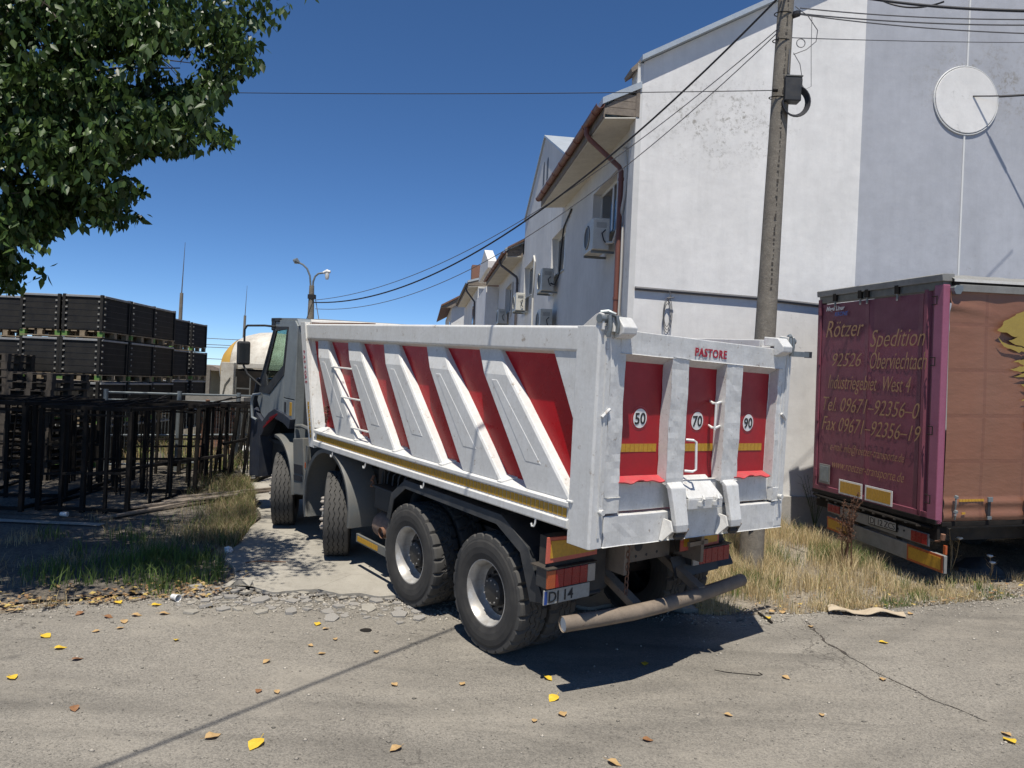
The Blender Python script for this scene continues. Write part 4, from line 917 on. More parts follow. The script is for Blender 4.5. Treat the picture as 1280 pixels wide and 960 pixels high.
mb = MB(); mb.tube([(7.4 + .0 * math.sin(a), .55 + .2 * math.cos(a), 1.95 + .2 * math.sin(a)) for a in [k * math.pi / 8 for k in range(17)]], .014, 6, cap=False); mb.build('steering_wheel', M['cable_black'], T)
mb = MB(); mb.box(6.85, 7.2, -1.16, 1.16, 2.93, 2.99); mb.build('sun_visor', M['black_plastic'], T, bevel=.01)
mb = MB(); mb.box(7.02, 7.20, 1.05, 1.16, 2.80, 2.99); mb.build('roof_corner_lamp', M['black_plastic'], T, bevel=.02)
mb = MB(); mb.tube([(6.5, .9, 2.96), (6.25, .9, 3.25)], .005, 5); mb.build('aerial', M['cable_black'], T)
mb = MB(); mb.hexa([(6.3, .8, 2.96), (6.3, -.8, 2.96), (6.9, -.8, 2.96), (6.9, .8, 2.96)], [(6.4, .7, 3.0), (6.4, -.7, 3.0), (6.8, -.7, 3.0), (6.8, .7, 3.0)]); mb.build('roof_hatch', CS, T)
mb = MB(); mb.box(6.2, 7.4, -1.0, 1.0, .75, 1.08); mb.build('engine', M['chassis'], T)
#%%TRAILER
# ================================================================== SEMI-TRAILER  (local x along its side to the right, y along its rear to the left, z up)
QM = Matrix.Translation((5.30, 9.30, zg(9.3))) @ Matrix(((.97384, -.22723, 0), (.22723, .97384, 0), (0, 0, 1))).to_4x4() @ Matrix.Rotation(R(-1.6), 4, 'Y') @ Matrix.Rotation(R(1.2), 4, 'X')
Q = thing('semi_trailer', 'long curtain-sided semi-trailer with maroon rear doors and orange brown tarpaulin side', 'trailer', QM)
ZB = .81; ZT = 3.83; QW = 2.46; QL = 13.2
MR = M['maroon']
def qb(name, x0, x1, y0, y1, z0, z1, m, par=None, bev=.004):
    mb = MB(); mb.box(x0, x1, y0, y1, z0, z1); return mb.build(name, m, par or Q, bevel=bev)
def fluted(y0, y1):             # door leaf, slightly hollowed and dented
    mb = MB()
    mb.grid(lambda u, v: (-.012 - .010 * max(0, min(1, 12 * min(u, 1 - u))) * -1 + .004 * n2((y0 + (y1 - y0) * u) * 2, v * 5, 1.3, 3), y0 + (y1 - y0) * u, .93 + (3.66 - .93) * v), 24, 24)
    o = mb.build('rear_door', MR, Q, fix=False); s_ = o.modifiers.new('t', 'SOLIDIFY'); s_.thickness = .03; s_.offset = 1; return o
dl = fluted(1.335, 2.36); dr = fluted(.34, 1.325)
mb = MB(); mb.prism([(-.002, .34, 0), (-.03, .31, 0), (-.03, .26, 0), (.01, .23, 0), (.01, .20, 0), (-.02, .17, 0), (-.02, .155, 0), (.03, .155, 0), (.03, .34, 0)], (0, 0, 2.86)); mb.xf(lambda p: Vector((p.x, p.y, p.z + .84))); mb.build('door_edge_profile', M['maroon'], Q)
qb('corner_post', -.03, .07, 0, .15, .80, 3.74, M['maroon_post'], bev=.012)
qb('corner_post', -.03, .07, 2.38, 2.46, .80, 3.74, M['maroon'], bev=.012)
for z in (1.05, 1.9, 2.75, 3.5):
    mb = MB(); mb.tube([(-.035, .16, z), (-.055, .15, z), (-.06, .07, z), (-.06, .07, z + .10), (-.055, .15, z + .10), (-.035, .16, z + .10)], .007, 6); mb.build('hinge', M['steel_dark'], Q)
    mb = MB(); mb.box(-.045, -.02, 2.37, 2.42, z, z + .12); mb.build('hinge', M['maroon'], Q)
qb('door_sill', -.035, .05, 0, QW, .80, .86, M['steel_dark']); qb('door_bottom_frame', -.03, .04, .15, 2.38, .86, .93, M['maroon'])
# roof edge
mb = MB(); mb.prism([(-.05, 0, 3.78), (-.06, 0, 3.86), (-.045, 0, 3.87), (.12, 0, 3.875), (.12, 0, 3.78)], (0, QW, 0)); mb.build('roof_rail', M['trailer_grey'], Q, bevel=.004)
qb('roof_rail_lower', -.02, .10, .02, QW - .02, 3.68, 3.785, M['trailer_rail'])
for y in (2.05, 1.50, 1.36, .78):
    o = qb('locking_bracket', -.055, .0, y - .035, y + .035, 3.69, 3.80, M['steel_dark']); mb = MB(); mb.tube([(-.03, y, 3.70), (-.035, y, 3.60)], .014, 8); mb.build('locking_rod', M['trailer_grey'], o)
# side rail, curtain, roof canvas
mb = MB(); mb.prism([(0, -.045, 3.66), (0, -.05, 3.74), (0, -.02, 3.75), (0, .05, 3.75), (0, .05, 3.66)], (QL, 0, 0)); mb.xf(lambda p: Vector((p.x + .16, p.y, p.z))); mb.build('side_rail', M['trailer_grey'], Q)
mb = MB(); mb.prism([(0, -.03, 3.74), (0, -.035, 3.78), (0, .05, 3.79), (0, .05, 3.74)], (QL, 0, 0)); mb.xf(lambda p: Vector((p.x + .1, p.y, p.z))); mb.build('side_rail_gap', M['steel_dark'], Q)
mb = MB(); mb.grid(lambda u, v: (.08 + QL * u, -.045 + QW * v * 1.02, 3.80 + .075 * min(1, 22 * min(v, 1 - v)) + .012 * n2(u * 60, v * 30, 1, 2)), 200, 30)
o = mb.build('roof_canvas', M['trailer_grey'], Q, smooth=True, fix=False); mb = MB(); mb.box(.08, QL, -.045, -.04, 3.775, 3.81); mb.build('canvas_edge', M['tarp_white'], o)
mb = MB(); mb.prism([(.07, -.06, 3.66), (.07, -.06, 3.70), (.10, -.06, 3.73), (.19, -.06, 3.73), (.20, -.06, 3.68), (.16, -.06, 3.62), (.09, -.06, 3.62)], (0, .08, 0)); mb.build('tension_buckle', M['galvanised'], Q, bevel=.004)
mb = MB()
def cur(u, v):
    x = .065 + QL * u; z = .84 + 2.84 * v
    y = -.012 + .010 * math.sin(x * 10.1) * .5 + .014 * n2(x * .9, z * .8, 1, 4)
    if v > .8 and x < 1: y -= .035 * max(0, math.sin((z * 22 + x * 3))) * (v - .8) / .2 * max(0, 1 - x / .9)
    if v < .10: y -= .018 * math.sin(v / .10 * math.pi) + .012 * math.sin(v / .1 * math.pi * 3)
    return (x, y, z)
mb.grid(cur, 260, 90); ct = mb.build('side_curtain', M['curtain'], Q, smooth=True, fix=False)
qb('side_sill', .05, QL, -.02, .04, .78, .835, M['steel_dark'])
for x in [.68 + .56 * k for k in range(22)]:
    o = qb('curtain_strap', x, x + .045, -.052, -.046, .86, 1.12, M['cable_black'], bev=0); mb = MB(); mb.box(x - .012, x + .057, -.072, -.05, 1.08, 1.14); mb.box(x - .008, x + .053, -.066, -.05, .86, .90); mb.build('buckle', M['galvanised'], o, bevel=.003)
for k in range(8): qb('reflective_tape', .27 + k * .046, .312 + k * .046, -.040, -.034, 1.085, 1.115, M['reflect_yellow'], ct, 0)
qb('reflective_tape', .31, .36, -.045, -.038, .93, .955, M['reflect_yellow'], ct, 0)
for z0, z1 in ((1.00, 1.16), (.87, .98)):
    mb = MB(); mb.tube([(.20, -.05, z0), (.185, -.075, (z0 + z1) / 2), (.20, -.06, z1)], .012, 6); mb.tube([(.20, -.06, z1 - .02), (.20, -.07, z1 + .005)], [.028, .02], 8); mb.build('curtain_lock', M['galvanised'], Q, smooth=True)
# torn yellow emblem on the curtain
blobs = [[(.72, 2.98), (.80, 3.08), (.98, 3.20), (1.25, 3.27), (1.20, 3.33), (1.42, 3.28), (1.55, 3.16), (1.62, 3.12), (1.45, 3.13), (1.25, 3.11), (1.45, 3.06), (1.62, 3.0), (1.55, 2.93), (1.30, 2.86), (1.22, 2.80), (1.05, 2.80), (.90, 2.86), (1.02, 2.90), (.82, 2.95)],
         [(.73, 2.90), (.80, 2.84), (1.05, 2.78), (1.3, 2.80), (1.30, 2.74), (1.05, 2.72), (.82, 2.78)],
         [(1.30, 2.76), (1.65, 2.74), (1.65, 2.40), (1.35, 2.42), (.98, 2.41), (1.20, 2.47), (.90, 2.50), (1.15, 2.56), (.98, 2.60), (1.25, 2.66)],
         [(1.10, 2.32), (1.65, 2.33), (1.65, 2.12), (1.4, 2.15), (1.10, 2.12), (1.30, 2.20)],
         [(1.25, 2.00), (1.65, 2.05), (1.65, 1.90), (1.38, 1.86), (1.24, 1.92)], [(1.18, 1.84), (1.65, 1.86), (1.65, 1.62), (1.45, 1.70), (1.22, 1.74)], [(1.30, 1.30), (1.65, 1.32), (1.65, 1.27), (1.50, 1.28)]]
mb = MB()
for b in blobs:
    q = []
    for (x, z), (x2, z2) in zip(b, b[1:] + b[:1]):
        for t in range(5): a_ = x + (x2 - x) * t / 5; c_ = z + (z2 - z) * t / 5; q.append((a_ + .02 + .05 * n2(a_, c_, 9, 2), -.046, c_ + .22 + .022 * n2(a_, c_, 14, 5)))
    mb.add(q, [tuple(range(len(q)))])
setp(mb.build('torn_emblem', M['logo_yellow'], ct, fix=False), kind='stuff')
# doors: lettering
def QT(body, y, z, size, sh=.35, m='gold_letter', off=-.0022, sp=1.0, par=None, sx=1.0):
    o = text(body, 'lettering', par or Q, size, M[m], basis((-.032, y, z), (0, -1, 0), (0, 0, 1)), shear=sh, offset=off, space=sp, extrude=.0005); o.scale = (sx, 1, 1); return o
qz = zg(9.3)
for body, y0, y1, zb, sz in (('R\u00f6tzer', 2.27, 1.44, 3.49, .36), ('Spedition', 1.29, .29, 3.33, .34), ('92526', 2.12, 1.48, 3.06, .28), ('Oberviechtach', 1.29, .26, 3.03, .33), ('Industriegebiet  West 4', 2.17, .50, 2.73, .30),
                             ('Tel. 09671\u201392356\u20130', 2.31, .38, 2.40, .30), ('Fax 09671\u201392356\u201319', 2.29, .31, 2.11, .30), ('e-mail. info@roetzer-transporte.de', 2.07, .57, 1.82, .17), ('www.roetzer-transporte.de', 2.02, .57, 1.56, .19)):
    o = QT(body, y0, zb - qz, sz, par=None)
    bpy.context.view_layer.update(); w = o.dimensions.x / max(o.scale.x, 1e-6)
    if w > 0: o.scale.x = (y0 - y1) / w
QT('Mega Liner', 2.26, 3.885 - qz, .092, .3, 'sign_white', .002); QT('KRONE', 2.06, 3.80 - qz, .085, .3, 'blue_plate', .002)
for ya, yb in ((1.83, 1.33), (1.27, .74)):
    o = qb('reflector_plate', -.036, -.030, yb, ya, .88, 1.09, M['sign_white'], bev=.002); n_ = 4
    for k in range(n_):
        w = (ya - yb - .06) / n_; qb('yellow_field', -.0385, -.0362, yb + .03 + w * k + .002, yb + .03 + w * (k + 1) - .002, .905, 1.065, M['reflect_yellow'], o, 0)
o = qb('hatch', -.034, -.028, 2.05, 2.30, .97, 1.26, M['trailer_grey'], bev=.004); qb('hatch_lid', -.040, -.034, 2.08, 2.27, 1.0, 1.23, M['galvanised'], o)
# chassis below: dark bar with rubber bumpers, light bar, plate, under-run board
qb('rear_beam', .02, .16, .02, 2.42, .60, .78, M['steel_dark'])
mb = MB(); mb.tube([(-.01, 2.44, .77), (-.03, 2.2, .76), (-.03, .4, .74), (.0, .1, .74)], .022, 8)
for y in [2.3 - .2 * k for k in range(11)]: mb.tube([(-.03, y, .74), (-.06, y - .03, .73), (-.03, y - .07, .735)], .014, 6)
mb.build('tir_cord', M['steel_dark'], Q, smooth=True)
mb = MB(); mb.hexa([(.0, 2.12, .555), (.0, .14, .50), (.03, .14, .50), (.03, 2.12, .555)], [(.0, 2.12, .69), (.0, .14, .655), (.03, .14, .655), (.03, 2.12, .69)]); lb = mb.build('light_bar', M['trailer_grey'], Q, bevel=.004)
for k in range(3): qb('lens', -.015, -.001, 2.10 - .09 * (k + 1), 2.10 - .09 * k - .004, .57, .68, M['lamp_red'], lb)
for k in range(3): qb('lens', -.015, -.001, .42 - .09 * (k + 1), .42 - .09 * k - .004, .515, .65, M['lamp_red'], lb)
for y in (1.62, 1.5, .66, .55): mb = MB(); mb.lathe([(0, -.004), (.014, -.004), (.014, .001)], 8, (0, y, .61), 'x'); mb.build('bolt', M['steel_dark'], lb)
mb = MB(); mb.box(-.022, -.002, .66, 1.20, .565, .69); np_ = mb.build('number_plate', M['steel_dark'], lb); mb = MB(); mb.box(-.026, -.022, .675, 1.185, .575, .68); mb.build('plate_field', M['plate_white'], np_) if False else mb.build('plate_field', M['plate_white'], lb)
o = text('DJ 12 ZCS', 'lettering', lb, .115, M['letter_black'], basis((-.0275, 1.165, .588), (0, -1, 0), (0, 0, 1)), space=.92); bpy.context.view_layer.update(); o.scale.x = .47 / o.dimensions.x
mb = MB(); mb.hexa([(.03, 2.14, .29), (.03, -.10, .22), (.07, -.10, .22), (.07, 2.14, .29)], [(.02, 2.14, .49), (.02, -.10, .44), (.07, -.10, .44), (.07, 2.14, .49)]); ub = mb.build('underrun_board', M['trailer_grey'], Q, bevel=.006)
for ya, yb, a, b, c, d in ((2.13, 1.62, .295, .485, .275, .468), (.50, -.09, .245, .455, .228, .437)):
    mb = MB(); mb.hexa([(.012, ya, a), (.012, yb, c), (.02, yb, c), (.02, ya, a)], [(.008, ya, b), (.008, yb, d), (.018, yb, d), (.018, ya, b)]); o = mb.build('warning_plate', M['lamp_orange'], ub)
    mb = MB(); k = .03; mb.hexa([(.008, ya - k, a + k), (.008, yb + k, c + k), (.012, yb + k, c + k), (.012, ya - k, a + k)], [(.004, ya - k, b - k), (.004, yb + k, d - k), (.01, yb + k, d - k), (.01, ya - k, b - k)]); mb.build('yellow_field', M['reflect_yellow'], ub)
mb = MB(); mb.tube([(-.02, .0, .60), (-.05, -.08, .62), (-.05, -.14, .66)], .012, 6); mb.tube([(-.05, -.14, .65), (-.05, -.15, .72)], .028, 8); mb.build('marker_arm', M['rust'], Q); qb('side_marker', -.02, .01, -.16, -.12, .47, .58, M['lamp_orange'])
mb = MB()
for y in (.75, 1.7): mb.box(.1, QL, y - .05, y + .05, .42, .78)
mb.build('chassis_beam', M['chassis'], Q)
qb('underfloor', .16, QL, .05, 2.42, .74, .78, M['chassis'], bev=0)
for x in (2.6, 3.9, 5.2):
    for y, s_ in ((.25, -1), (2.2, 1)):
        r0 = bpy.data.objects.new('wheel', TY['rib']); COL.objects.link(r0); r0.parent = Q; r0.location = (x, y, .49); r0.scale = (.94, 1, .94)
        mb = MB(); mb.lathe([(.29, .13 * s_), (.28, .12 * s_), (.24, .10 * s_), (.12, .12 * s_), (0, .12 * s_)], 24); mb.build('rim', M['fender_grey'], r0, smooth=True)
for x in (9.5,):
    for y in (.6, 1.9): qb('landing_leg', x, x + .12, y - .06, y + .06, -.25, .6, M['chassis'])

#%%HOUSES
# ================================================================== WHITE BUILDING
P0 = Vector((1.87, 12.30)); GD = Vector((.99256, .12177)); SD = Vector((-.12177, .99256))
BM = Matrix(((GD.x, SD.x, 0, P0.x), (GD.y, SD.y, 0, P0.y), (0, 0, 1, 0), (0, 0, 0, 1)))     # local x along the gable, y along the street, z = height above datum
B = thing('gabled_house', 'tall white plastered end house with blue grey gable centre and a white disc', 'house', BM)
RS = .547
def zr(s): return 7.93 + RS * min(s, 11.54 - s)
zb = zg(12.3) - .1
# gable wall in three fields: white, blue grey (set back), white; plus plinth
def gwall(name, s0, s1, y0, m, seg=1):
    mb = MB(); n_ = 20; ps = [s0 + (s1 - s0) * i / n_ for i in range(n_ + 1)]
    poly = [(s, y0, zr(s)) for s in ps][::-1] + [(s0, y0, .97), (s1, y0, .97)]
    mb.prism(poly, (0, .30 - y0, 0)); return mb.build(name, m, B)
gwall('white_gable_field', 0.045, 3.86, 0, M['plaster_white']); gwall('blue_gable_field', 3.86, 7.68, .035, M['plaster_blue']); gwall('white_gable_field', 7.68, 11.5, 0, M['plaster_white'])
mb = MB(); mb.box(.0, 11.54, -.05, .30, zb, .97); mb.build('plinth', M['plinth'], B, bevel=.01)
mb = MB(); mb.box(5.745, 5.775, .018, .036, .97, 7.26); mb.box(5.745, 5.775, .018, .036, 8.43, zr(5.76) - .02); mb.build('centre_joint', M['frame_white'], B)
mb = MB(); c = [(5.76 + .575 * math.cos(a), 7.85 + .565 * math.sin(a)) for a in [k * math.pi / 24 for k in range(48)]]; mb.prism([(x, .0, z) for x, z in c], (0, .05, 0)); dk = mb.build('plaster_disc', M['plaster_white'], B, bevel=.008)
mb = MB(); c2 = [(5.76 + .595 * math.cos(a), 7.85 + .585 * math.sin(a)) for a in [k * math.pi / 24 for k in range(49)]]; mb.tube([(x, .02, z) for x, z in c2], .013, 6, cap=False); mb.build('disc_rim', M['frame_white'], dk)
# verge coping
def verge(s0, s1, name='roof_verge'):
    mb = MB(); mb.prism([(s0, -.17, zr(s0) + .0), (s1, -.17, zr(s1)), (s1, -.17, zr(s1) + .075), (s0, -.17, zr(s0) + .075)], (0, .55, 0)); return mb.build(name, M['flashing'], B)
mb = MB(); a, b = -.02, 5.77
mb.prism([(a, -.13, zr(0) - .0), (b, -.13, zr(b)), (b, -.13, zr(b) + .085), (a, -.13, zr(0) + .085)], (0, .55, 0)); mb.build('roof_verge', M['flashing'], B)
mb = MB(); mb.prism([(5.77, -.13, zr(5.77)), (11.6, -.13, zr(11.6)), (11.6, -.13, zr(11.6) + .085), (5.77, -.13, zr(5.77) + .085)], (0, .55, 0)); mb.build('roof_verge', M['flashing'], B)
mb = MB(); mb.prism([(-.02, .0, zr(0) + .05), (-.17, .0, zr(0) - .10), (-.15, .0, zr(0) - .16), (.0, .0, zr(0) - .05)], (0, .42, 0)); mb.build('verge_end_board', M['wood_old'], B)
# firewall return, grey
mb = MB(); mb.box(-.055, .045, .0, .34, .97, 7.93); mb.build('corner_pilaster', M['plaster_side'], B)
# street wall with window openings: built between the openings
wins = [(1.25, 3.15), (6.05, 8.0), (11.3, 13.3), (16.9, 18.9)]
ZW0, ZW1 = 5.47, 6.56
def wallbox(y0, y1, z0, z1, name='street_wall', m=None, x0=0., x1=.25):
    mb = MB(); mb.box(x0, x1, y0, y1, z0, z1); return mb.build(name, m or M['plaster_side'], B)
ycur = .34
mb = MB()
for a, b in wins + [(21.8, 21.8)]:
    mb.box(0, .25, ycur, a, ZW0, ZW1); ycur = b
mb.box(0, .25, .34, 21.8, ZW1, 7.1); mb.box(0, .25, .34, 21.8, zb, ZW0); mb.build('street_wall', M['plaster_side'], B)
# pediment over the second bay
mb = MB(); mb.prism([(0, 6.35, 7.1), (0, 13.6, 7.1), (0, 13.6, 8.22), (0, 9.9, 9.88), (0, 6.35, 8.30)], (.25, 0, 0)); pd = mb.build('street_pediment', M['plaster_side'], B)
for y0 in (9.15, 9.80):
    mb = MB(); zt = 9.12 if y0 < 9.5 else 9.18; mb.prism([(-.004, y0, 8.50), (-.004, y0 + .30, 8.50), (-.004, y0 + .30, zt - .1), (-.004, y0 + .22, zt), (-.004, y0 + .08, zt), (-.004, y0, zt - .1)], (.02, 0, 0)); mb.build('slot_vent', M['ac_grille'], pd)
mb = MB(); mb.prism([(-.05, 13.68, 8.20), (-.05, 9.9, 9.90), (-.05, 9.9, 9.96), (-.05, 13.68, 8.27)], (6, 0, .0)); mb.prism([(-.05, 9.9, 9.90), (-.05, 6.3, 8.28), (-.05, 6.3, 8.35), (-.05, 9.9, 9.96)], (6, 0, 0)); mb.build('pediment_roof', M['flashing'], B)
# main roof slope behind
for ya, yb, xa in ((.38, 6.3, -.55), (6.3, 13.75, .28), (13.75, 21.75, -.55)):
    mb = MB(); za = 10.98 - (5.77 - xa) * .5886; mb.prism([(xa, ya, za), (5.77, ya, 10.98), (5.77, ya, 11.06), (xa, ya, za + .08)], (0, yb - ya, 0)); mb.build('roof', M['rust'], B)
mb = MB(); mb.prism([(11.6, .38, 7.9), (5.77, .38, 10.98), (5.77, .38, 11.06), (11.6, .38, 7.98)], (0, 21.4, 0)); mb.build('roof', M['rust'], B)
mb = MB(); mb.box(11.25, 11.5, .3, 21.8, zb, 7.9); mb.box(.25, 11.25, 21.55, 21.8, zb, 7.6); mb.build('rear_walls', M['plaster_side'], B)
for a, b in wins:
    # reveals are the wall thickness; window set back .19
    mb = MB(); t = .055
    mb.box(.17, .22, a, b, ZW0, ZW0 + t); mb.box(.17, .22, a, b, ZW1 - t, ZW1); mb.box(.17, .22, a, a + t, ZW0 + t, ZW1 - t); mb.box(.17, .22, b - t, b, ZW0 + t, ZW1 - t); mb.box(.172, .215, (a + b) / 2 - .045, (a + b) / 2 + .045, ZW0 + t, ZW1 - t)
    wf = mb.build('window', M['frame_white'], B); 
    for p, q in ((a + t, (a + b) / 2 - .045), ((a + b) / 2 + .045, b - t)): mb = MB(); mb.box(.19, .20, p, q, ZW0 + t, ZW1 - t); mb.build('pane', M['window_glass'], wf)
    mb = MB(); mb.box(-.04, .20, a - .03, b + .03, ZW0 - .035, ZW0 - .002); mb.build('window_sill', M['flashing'], wf)
    mb = MB(); mb.box(.24, .26, a, b, ZW0, ZW1); mb.build('dark_room', M['ac_grille'], wf)
# eaves: soffit, boarded box end, gutter
def eave(y0, y1, zo=7.26, par=None, dz=0, xo=-.57, gm='gutter'):
    xi = 0
    mb = MB(); mb.add([(xo, y0, 7.0 + dz), (xo, y1, 7.0 + dz), (xi, y1, 7.05 + dz), (xi, y0, 7.05 + dz)], [(0, 1, 2, 3)]); o = mb.build('soffit', M['soffit'], B); s_ = o.modifiers.new('t', 'SOLIDIFY'); s_.thickness = .02
    mb = MB(); mb.box(xo - .02, xo, y0, y1, 7.0 + dz, 7.24 + dz); mb.build('fascia_board', M['wood_old'], B)
    # boards closing the near end
    for k in range(4):
        z0 = 7.055 + dz + .118 * k; z1 = z0 + .112
        s0 = xo if z1 < 7.22 + dz else xo + (z1 - 7.2 - dz) / .547
        if s0 > -.08: break
        mb = MB(); mb.hexa([(max(xo, xo + (z0 - 7.22 - dz) / .547), y0 + .0, z0), (-.06, y0, z0), (-.06, y0 + .02, z0), (max(xo, xo + (z0 - 7.22 - dz) / .547), y0 + .02, z0)], [(s0, y0, z1), (-.06, y0, z1), (-.06, y0 + .02, z1), (s0, y0 + .02, z1)]); mb.build('end_board', M['wood_old'], B)
    mb = MB(); mb.box(-.06, -.0, y0 - .01, y0 + .03, 7.05 + dz, 7.52 + dz); mb.build('end_post', M['wood_old'], B)
    mb = MB(); mb.prism([(xo - .05, y0 - .03, 7.205 + dz), (.02, y0 - .03, 7.52 + dz), (.02, y0 - .03, 7.63 + dz), (xo - .05, y0 - .03, 7.31 + dz)], (0, y1 - y0 + .06, 0)); mb.build('eave_flashing', M['flashing'], B)
    mb = MB(); cx_, cz_ = xo - .085, 7.20 + dz; th = [math.pi + k * math.pi / 8 for k in range(9)]
    V = [(cx_ + .07 * math.cos(a), y0 - .03, cz_ + .07 * math.sin(a)) for a in th] + [(cx_ + .062 * math.cos(a), y0 - .03, cz_ + .062 * math.sin(a)) for a in th[::-1]]
    mb.prism(V, (0, y1 - y0 + .06, 0)); g = mb.build('gutter', M[gm], B)
    yy = y0 + .3
    while yy < y1: mb = MB(); mb.tube([(cx_ + .074 * math.cos(a), yy, cz_ + .074 * math.sin(a)) for a in th], .010, 5); yy += .75; mb.build('gutter_bracket', M[gm], g)
eave(.0, 6.35); eave(13.9, 21.6)
# downpipes
def downpipe(y0, y1, m, zend=None, xo=-.655):
    mb = MB(); mb.tube([(xo, y0, 7.15), (xo, y0, 7.02), (xo + .05, y0 - .03, 6.93), (-.10, y1 + .05, 6.45), (-.075, y1, 6.36), (-.07, y1, 6.25), (-.07, y1, zend or zg(12.3 + y1))], .045, 12); o = mb.build('downpipe', M[m], B, smooth=True)
    for z in (6.2, 5.2, 4.15): mb = MB(); mb.tube([(-.07, y1, z), (-.07, y1, z + .05)], .052, 12); mb.build('pipe_clamp', M[m], o)
downpipe(.95, .72, 'gutter'); downpipe(15.3, 14.6, 'gutter_dark')
# air conditioners on the wall
def aircon(y0, z0, L_=.82, m='ac_white', d=.30):
    mb = MB(); mb.box(-.12 - d, -.12, y0, y0 + L_, z0, z0 + .56); o = mb.build('air_conditioner', M[m], B, bevel=.015)
    mb = MB(); mb.lathe([(0, 0), (.21, 0), (.22, -.008)], 24, (-.12 - d - .001, y0 + L_ * .58, z0 + .28), 'x'); mb.build('fan_grille', M['ac_grille'], o)
    mb = MB(); mb.tube([(-.12 - d - .012, y0 + L_ * .58 + .2 * math.cos(a), z0 + .28 + .2 * math.sin(a)) for a in [k * math.pi / 10 for k in range(21)]], .008, 5, cap=False); mb.build('grille_ring', M[m], o)
    for k in range(5): mb = MB(); mb.box(-.36 + .0, -.18, y0 - .004, y0 - .001, z0 + .47 - .02 * k, z0 + .475 - .02 * k); mb.build('side_slot', M['ac_grille'], o)
    mb = MB(); mb.tube([(-.20, y0 - .01, z0 + .35), (-.27, y0 - .05, z0 + .28), (-.24, y0 - .06, z0 + .16), (-.19, y0 - .02, z0 + .12)], .012, 6); mb.build('pipe_tail', M['cable_black'], o)
    for yy in (y0 + .1, y0 + L_ - .12): mb = MB(); mb.box(-.12 - d, 0, yy, yy + .03, z0 - .045, z0 - .003); mb.build('wall_bracket', M['galvanised'], o)
    return o
aircon(1.15, 5.08); aircon(6.75, 5.02); aircon(11.9, 5.0); aircon(17.3, 5.0); aircon(6.75, 4.0)
def hose(pts, r, m, name='cable'): mb = MB(); mb.tube(pts, r, 7); return mb.build(name, M[m], B, smooth=True)
hose([(-.18, 1.14, 5.2), (-.10, .95, 5.18), (-.05, .75, 5.5), (-.03, .55, 6.0), (-.04, .5, 6.4), (-.05, .6, 6.7), (-.03, .75, 6.78), (.0, .8, 6.7)], .026, 'cable_white', 'coolant_pipe')
hose([(-.03, .62, 5.4), (-.03, .60, 4.6), (-.03, .66, 3.4)], .018, 'cable_white', 'drain_pipe')
hose([(-.2, 6.7, 5.2), (-.12, 6.6, 5.15), (-.05, 6.4, 5.4), (-.04, 6.35, 6.0), (-.04, 6.1, 6.5), (-.03, 5.3, 6.75)], .022, 'cable_black', 'coolant_pipe')
hose([(-.03, 11.2, 5.0), (-.03, 10.9, 5.6), (-.03, 10.8, 6.4), (-.03, 11.0, 6.6), (-.03, 11.3, 6.5)], .03, 'cable_white', 'coolant_pipe'); hose([(-.03, 10.9, 5.3), (-.03, 10.8, 3.5)], .03, 'cable_white', 'drain_pipe')
hose([(-.04, 16.6, 5.2), (-.03, 16.3, 5.6), (-.03, 16.3, 6.5)], .03, 'cable_white', 'coolant_pipe')
# thin conduit across the gable with a coil of wire hanging from it
mb = MB(); pts = [(.05, -.03, 4.27), (.8, -.03, 4.255), (2.1, -.03, 4.23), (3.3, -.03, 4.17), (5.2, -.03, 4.10)]
mb.tube(pts, .030, 8); mb.build('conduit', M['cable_grey'], B, smooth=True)
mb = MB(); 
for k in range(3): r_ = .11 + .03 * k; mb.tube([(.60 + r_ * .45 * math.sin(a), -.05 - .01 * k, 3.86 + r_ * 1.7 * math.cos(a)) for a in [i * math.pi / 10 for i in range(21)]], .006, 5, cap=False)
mb.tube([(.62, -.06, 4.25), (.64, -.07, 4.16), (.60, -.07, 4.12), (.62, -.06, 4.05)], .010, 6); mb.tube([(.58, -.07, 4.13), (.70, -.08, 4.15)], .010, 6); mb.build('wire_coil', M['cable_grey'], B)
# anchor at the disc with a stay going out to the right
mb = MB(); mb.tube([(5.87, .0, 7.93), (6.10, -.14, 7.90), (8.2, -1.45, 7.66), (11, -3.2, 7.35)], .012, 7); mb.tube([(6.2, -.2, 7.88), (6.5, -.39, 7.86)], .02, 7); mb.build('wall_stay', M['cable_black'], B, smooth=True)
# small bracket on the blue field
mb = MB(); mb.box(6.93, 6.96, -.03, .03, 7.02, 7.06); mb.build('wall_hook', M['steel_dark'], B)

# second house: its front stands proud of the first, so a white end face shows; long wing with its own eaves
B2 = thing('far_row_house', 'next white house down the street, half hidden behind the first, with brown gutter', 'house', BM.copy())
Bs = B; B = B2
mb = MB(); mb.box(-.56, .25, 21.85, 22.2, .9, 7.0); mb.box(-.56, -.30, 22.2, 27.7, .9, 7.0); mb.build('wall', M['plaster_white'], B)
mb = MB(); mb.box(-.50, .25, 27.7, 40, .9, 7.7); mb.box(.25, 11, 39.7, 40, .9, 7.7); mb.box(.25, 11, 21.85, 22.2, .9, 7.6); mb.build('street_wall', M['plaster_side'], B)
eave(27.9, 39, dz=.72, xo=-1.0, gm='gutter_dark')
mb = MB(); mb.prism([(-.5, 22.2, 7.9), (-.5, 27.6, 7.9), (-.5, 27.0, 8.6), (-.5, 24.6, 9.1), (-.5, 22.2, 8.2)], (.4, 0, 0)); mb.build('parapet', M['plaster_side'], B)
mb = MB(); mb.prism([(-1.0, 28, 7.95), (5.7, 28, 11.3), (5.7, 28, 11.38), (-1.0, 28, 8.03)], (0, 11.5, 0)); mb.build('roof', M['rust'], B)
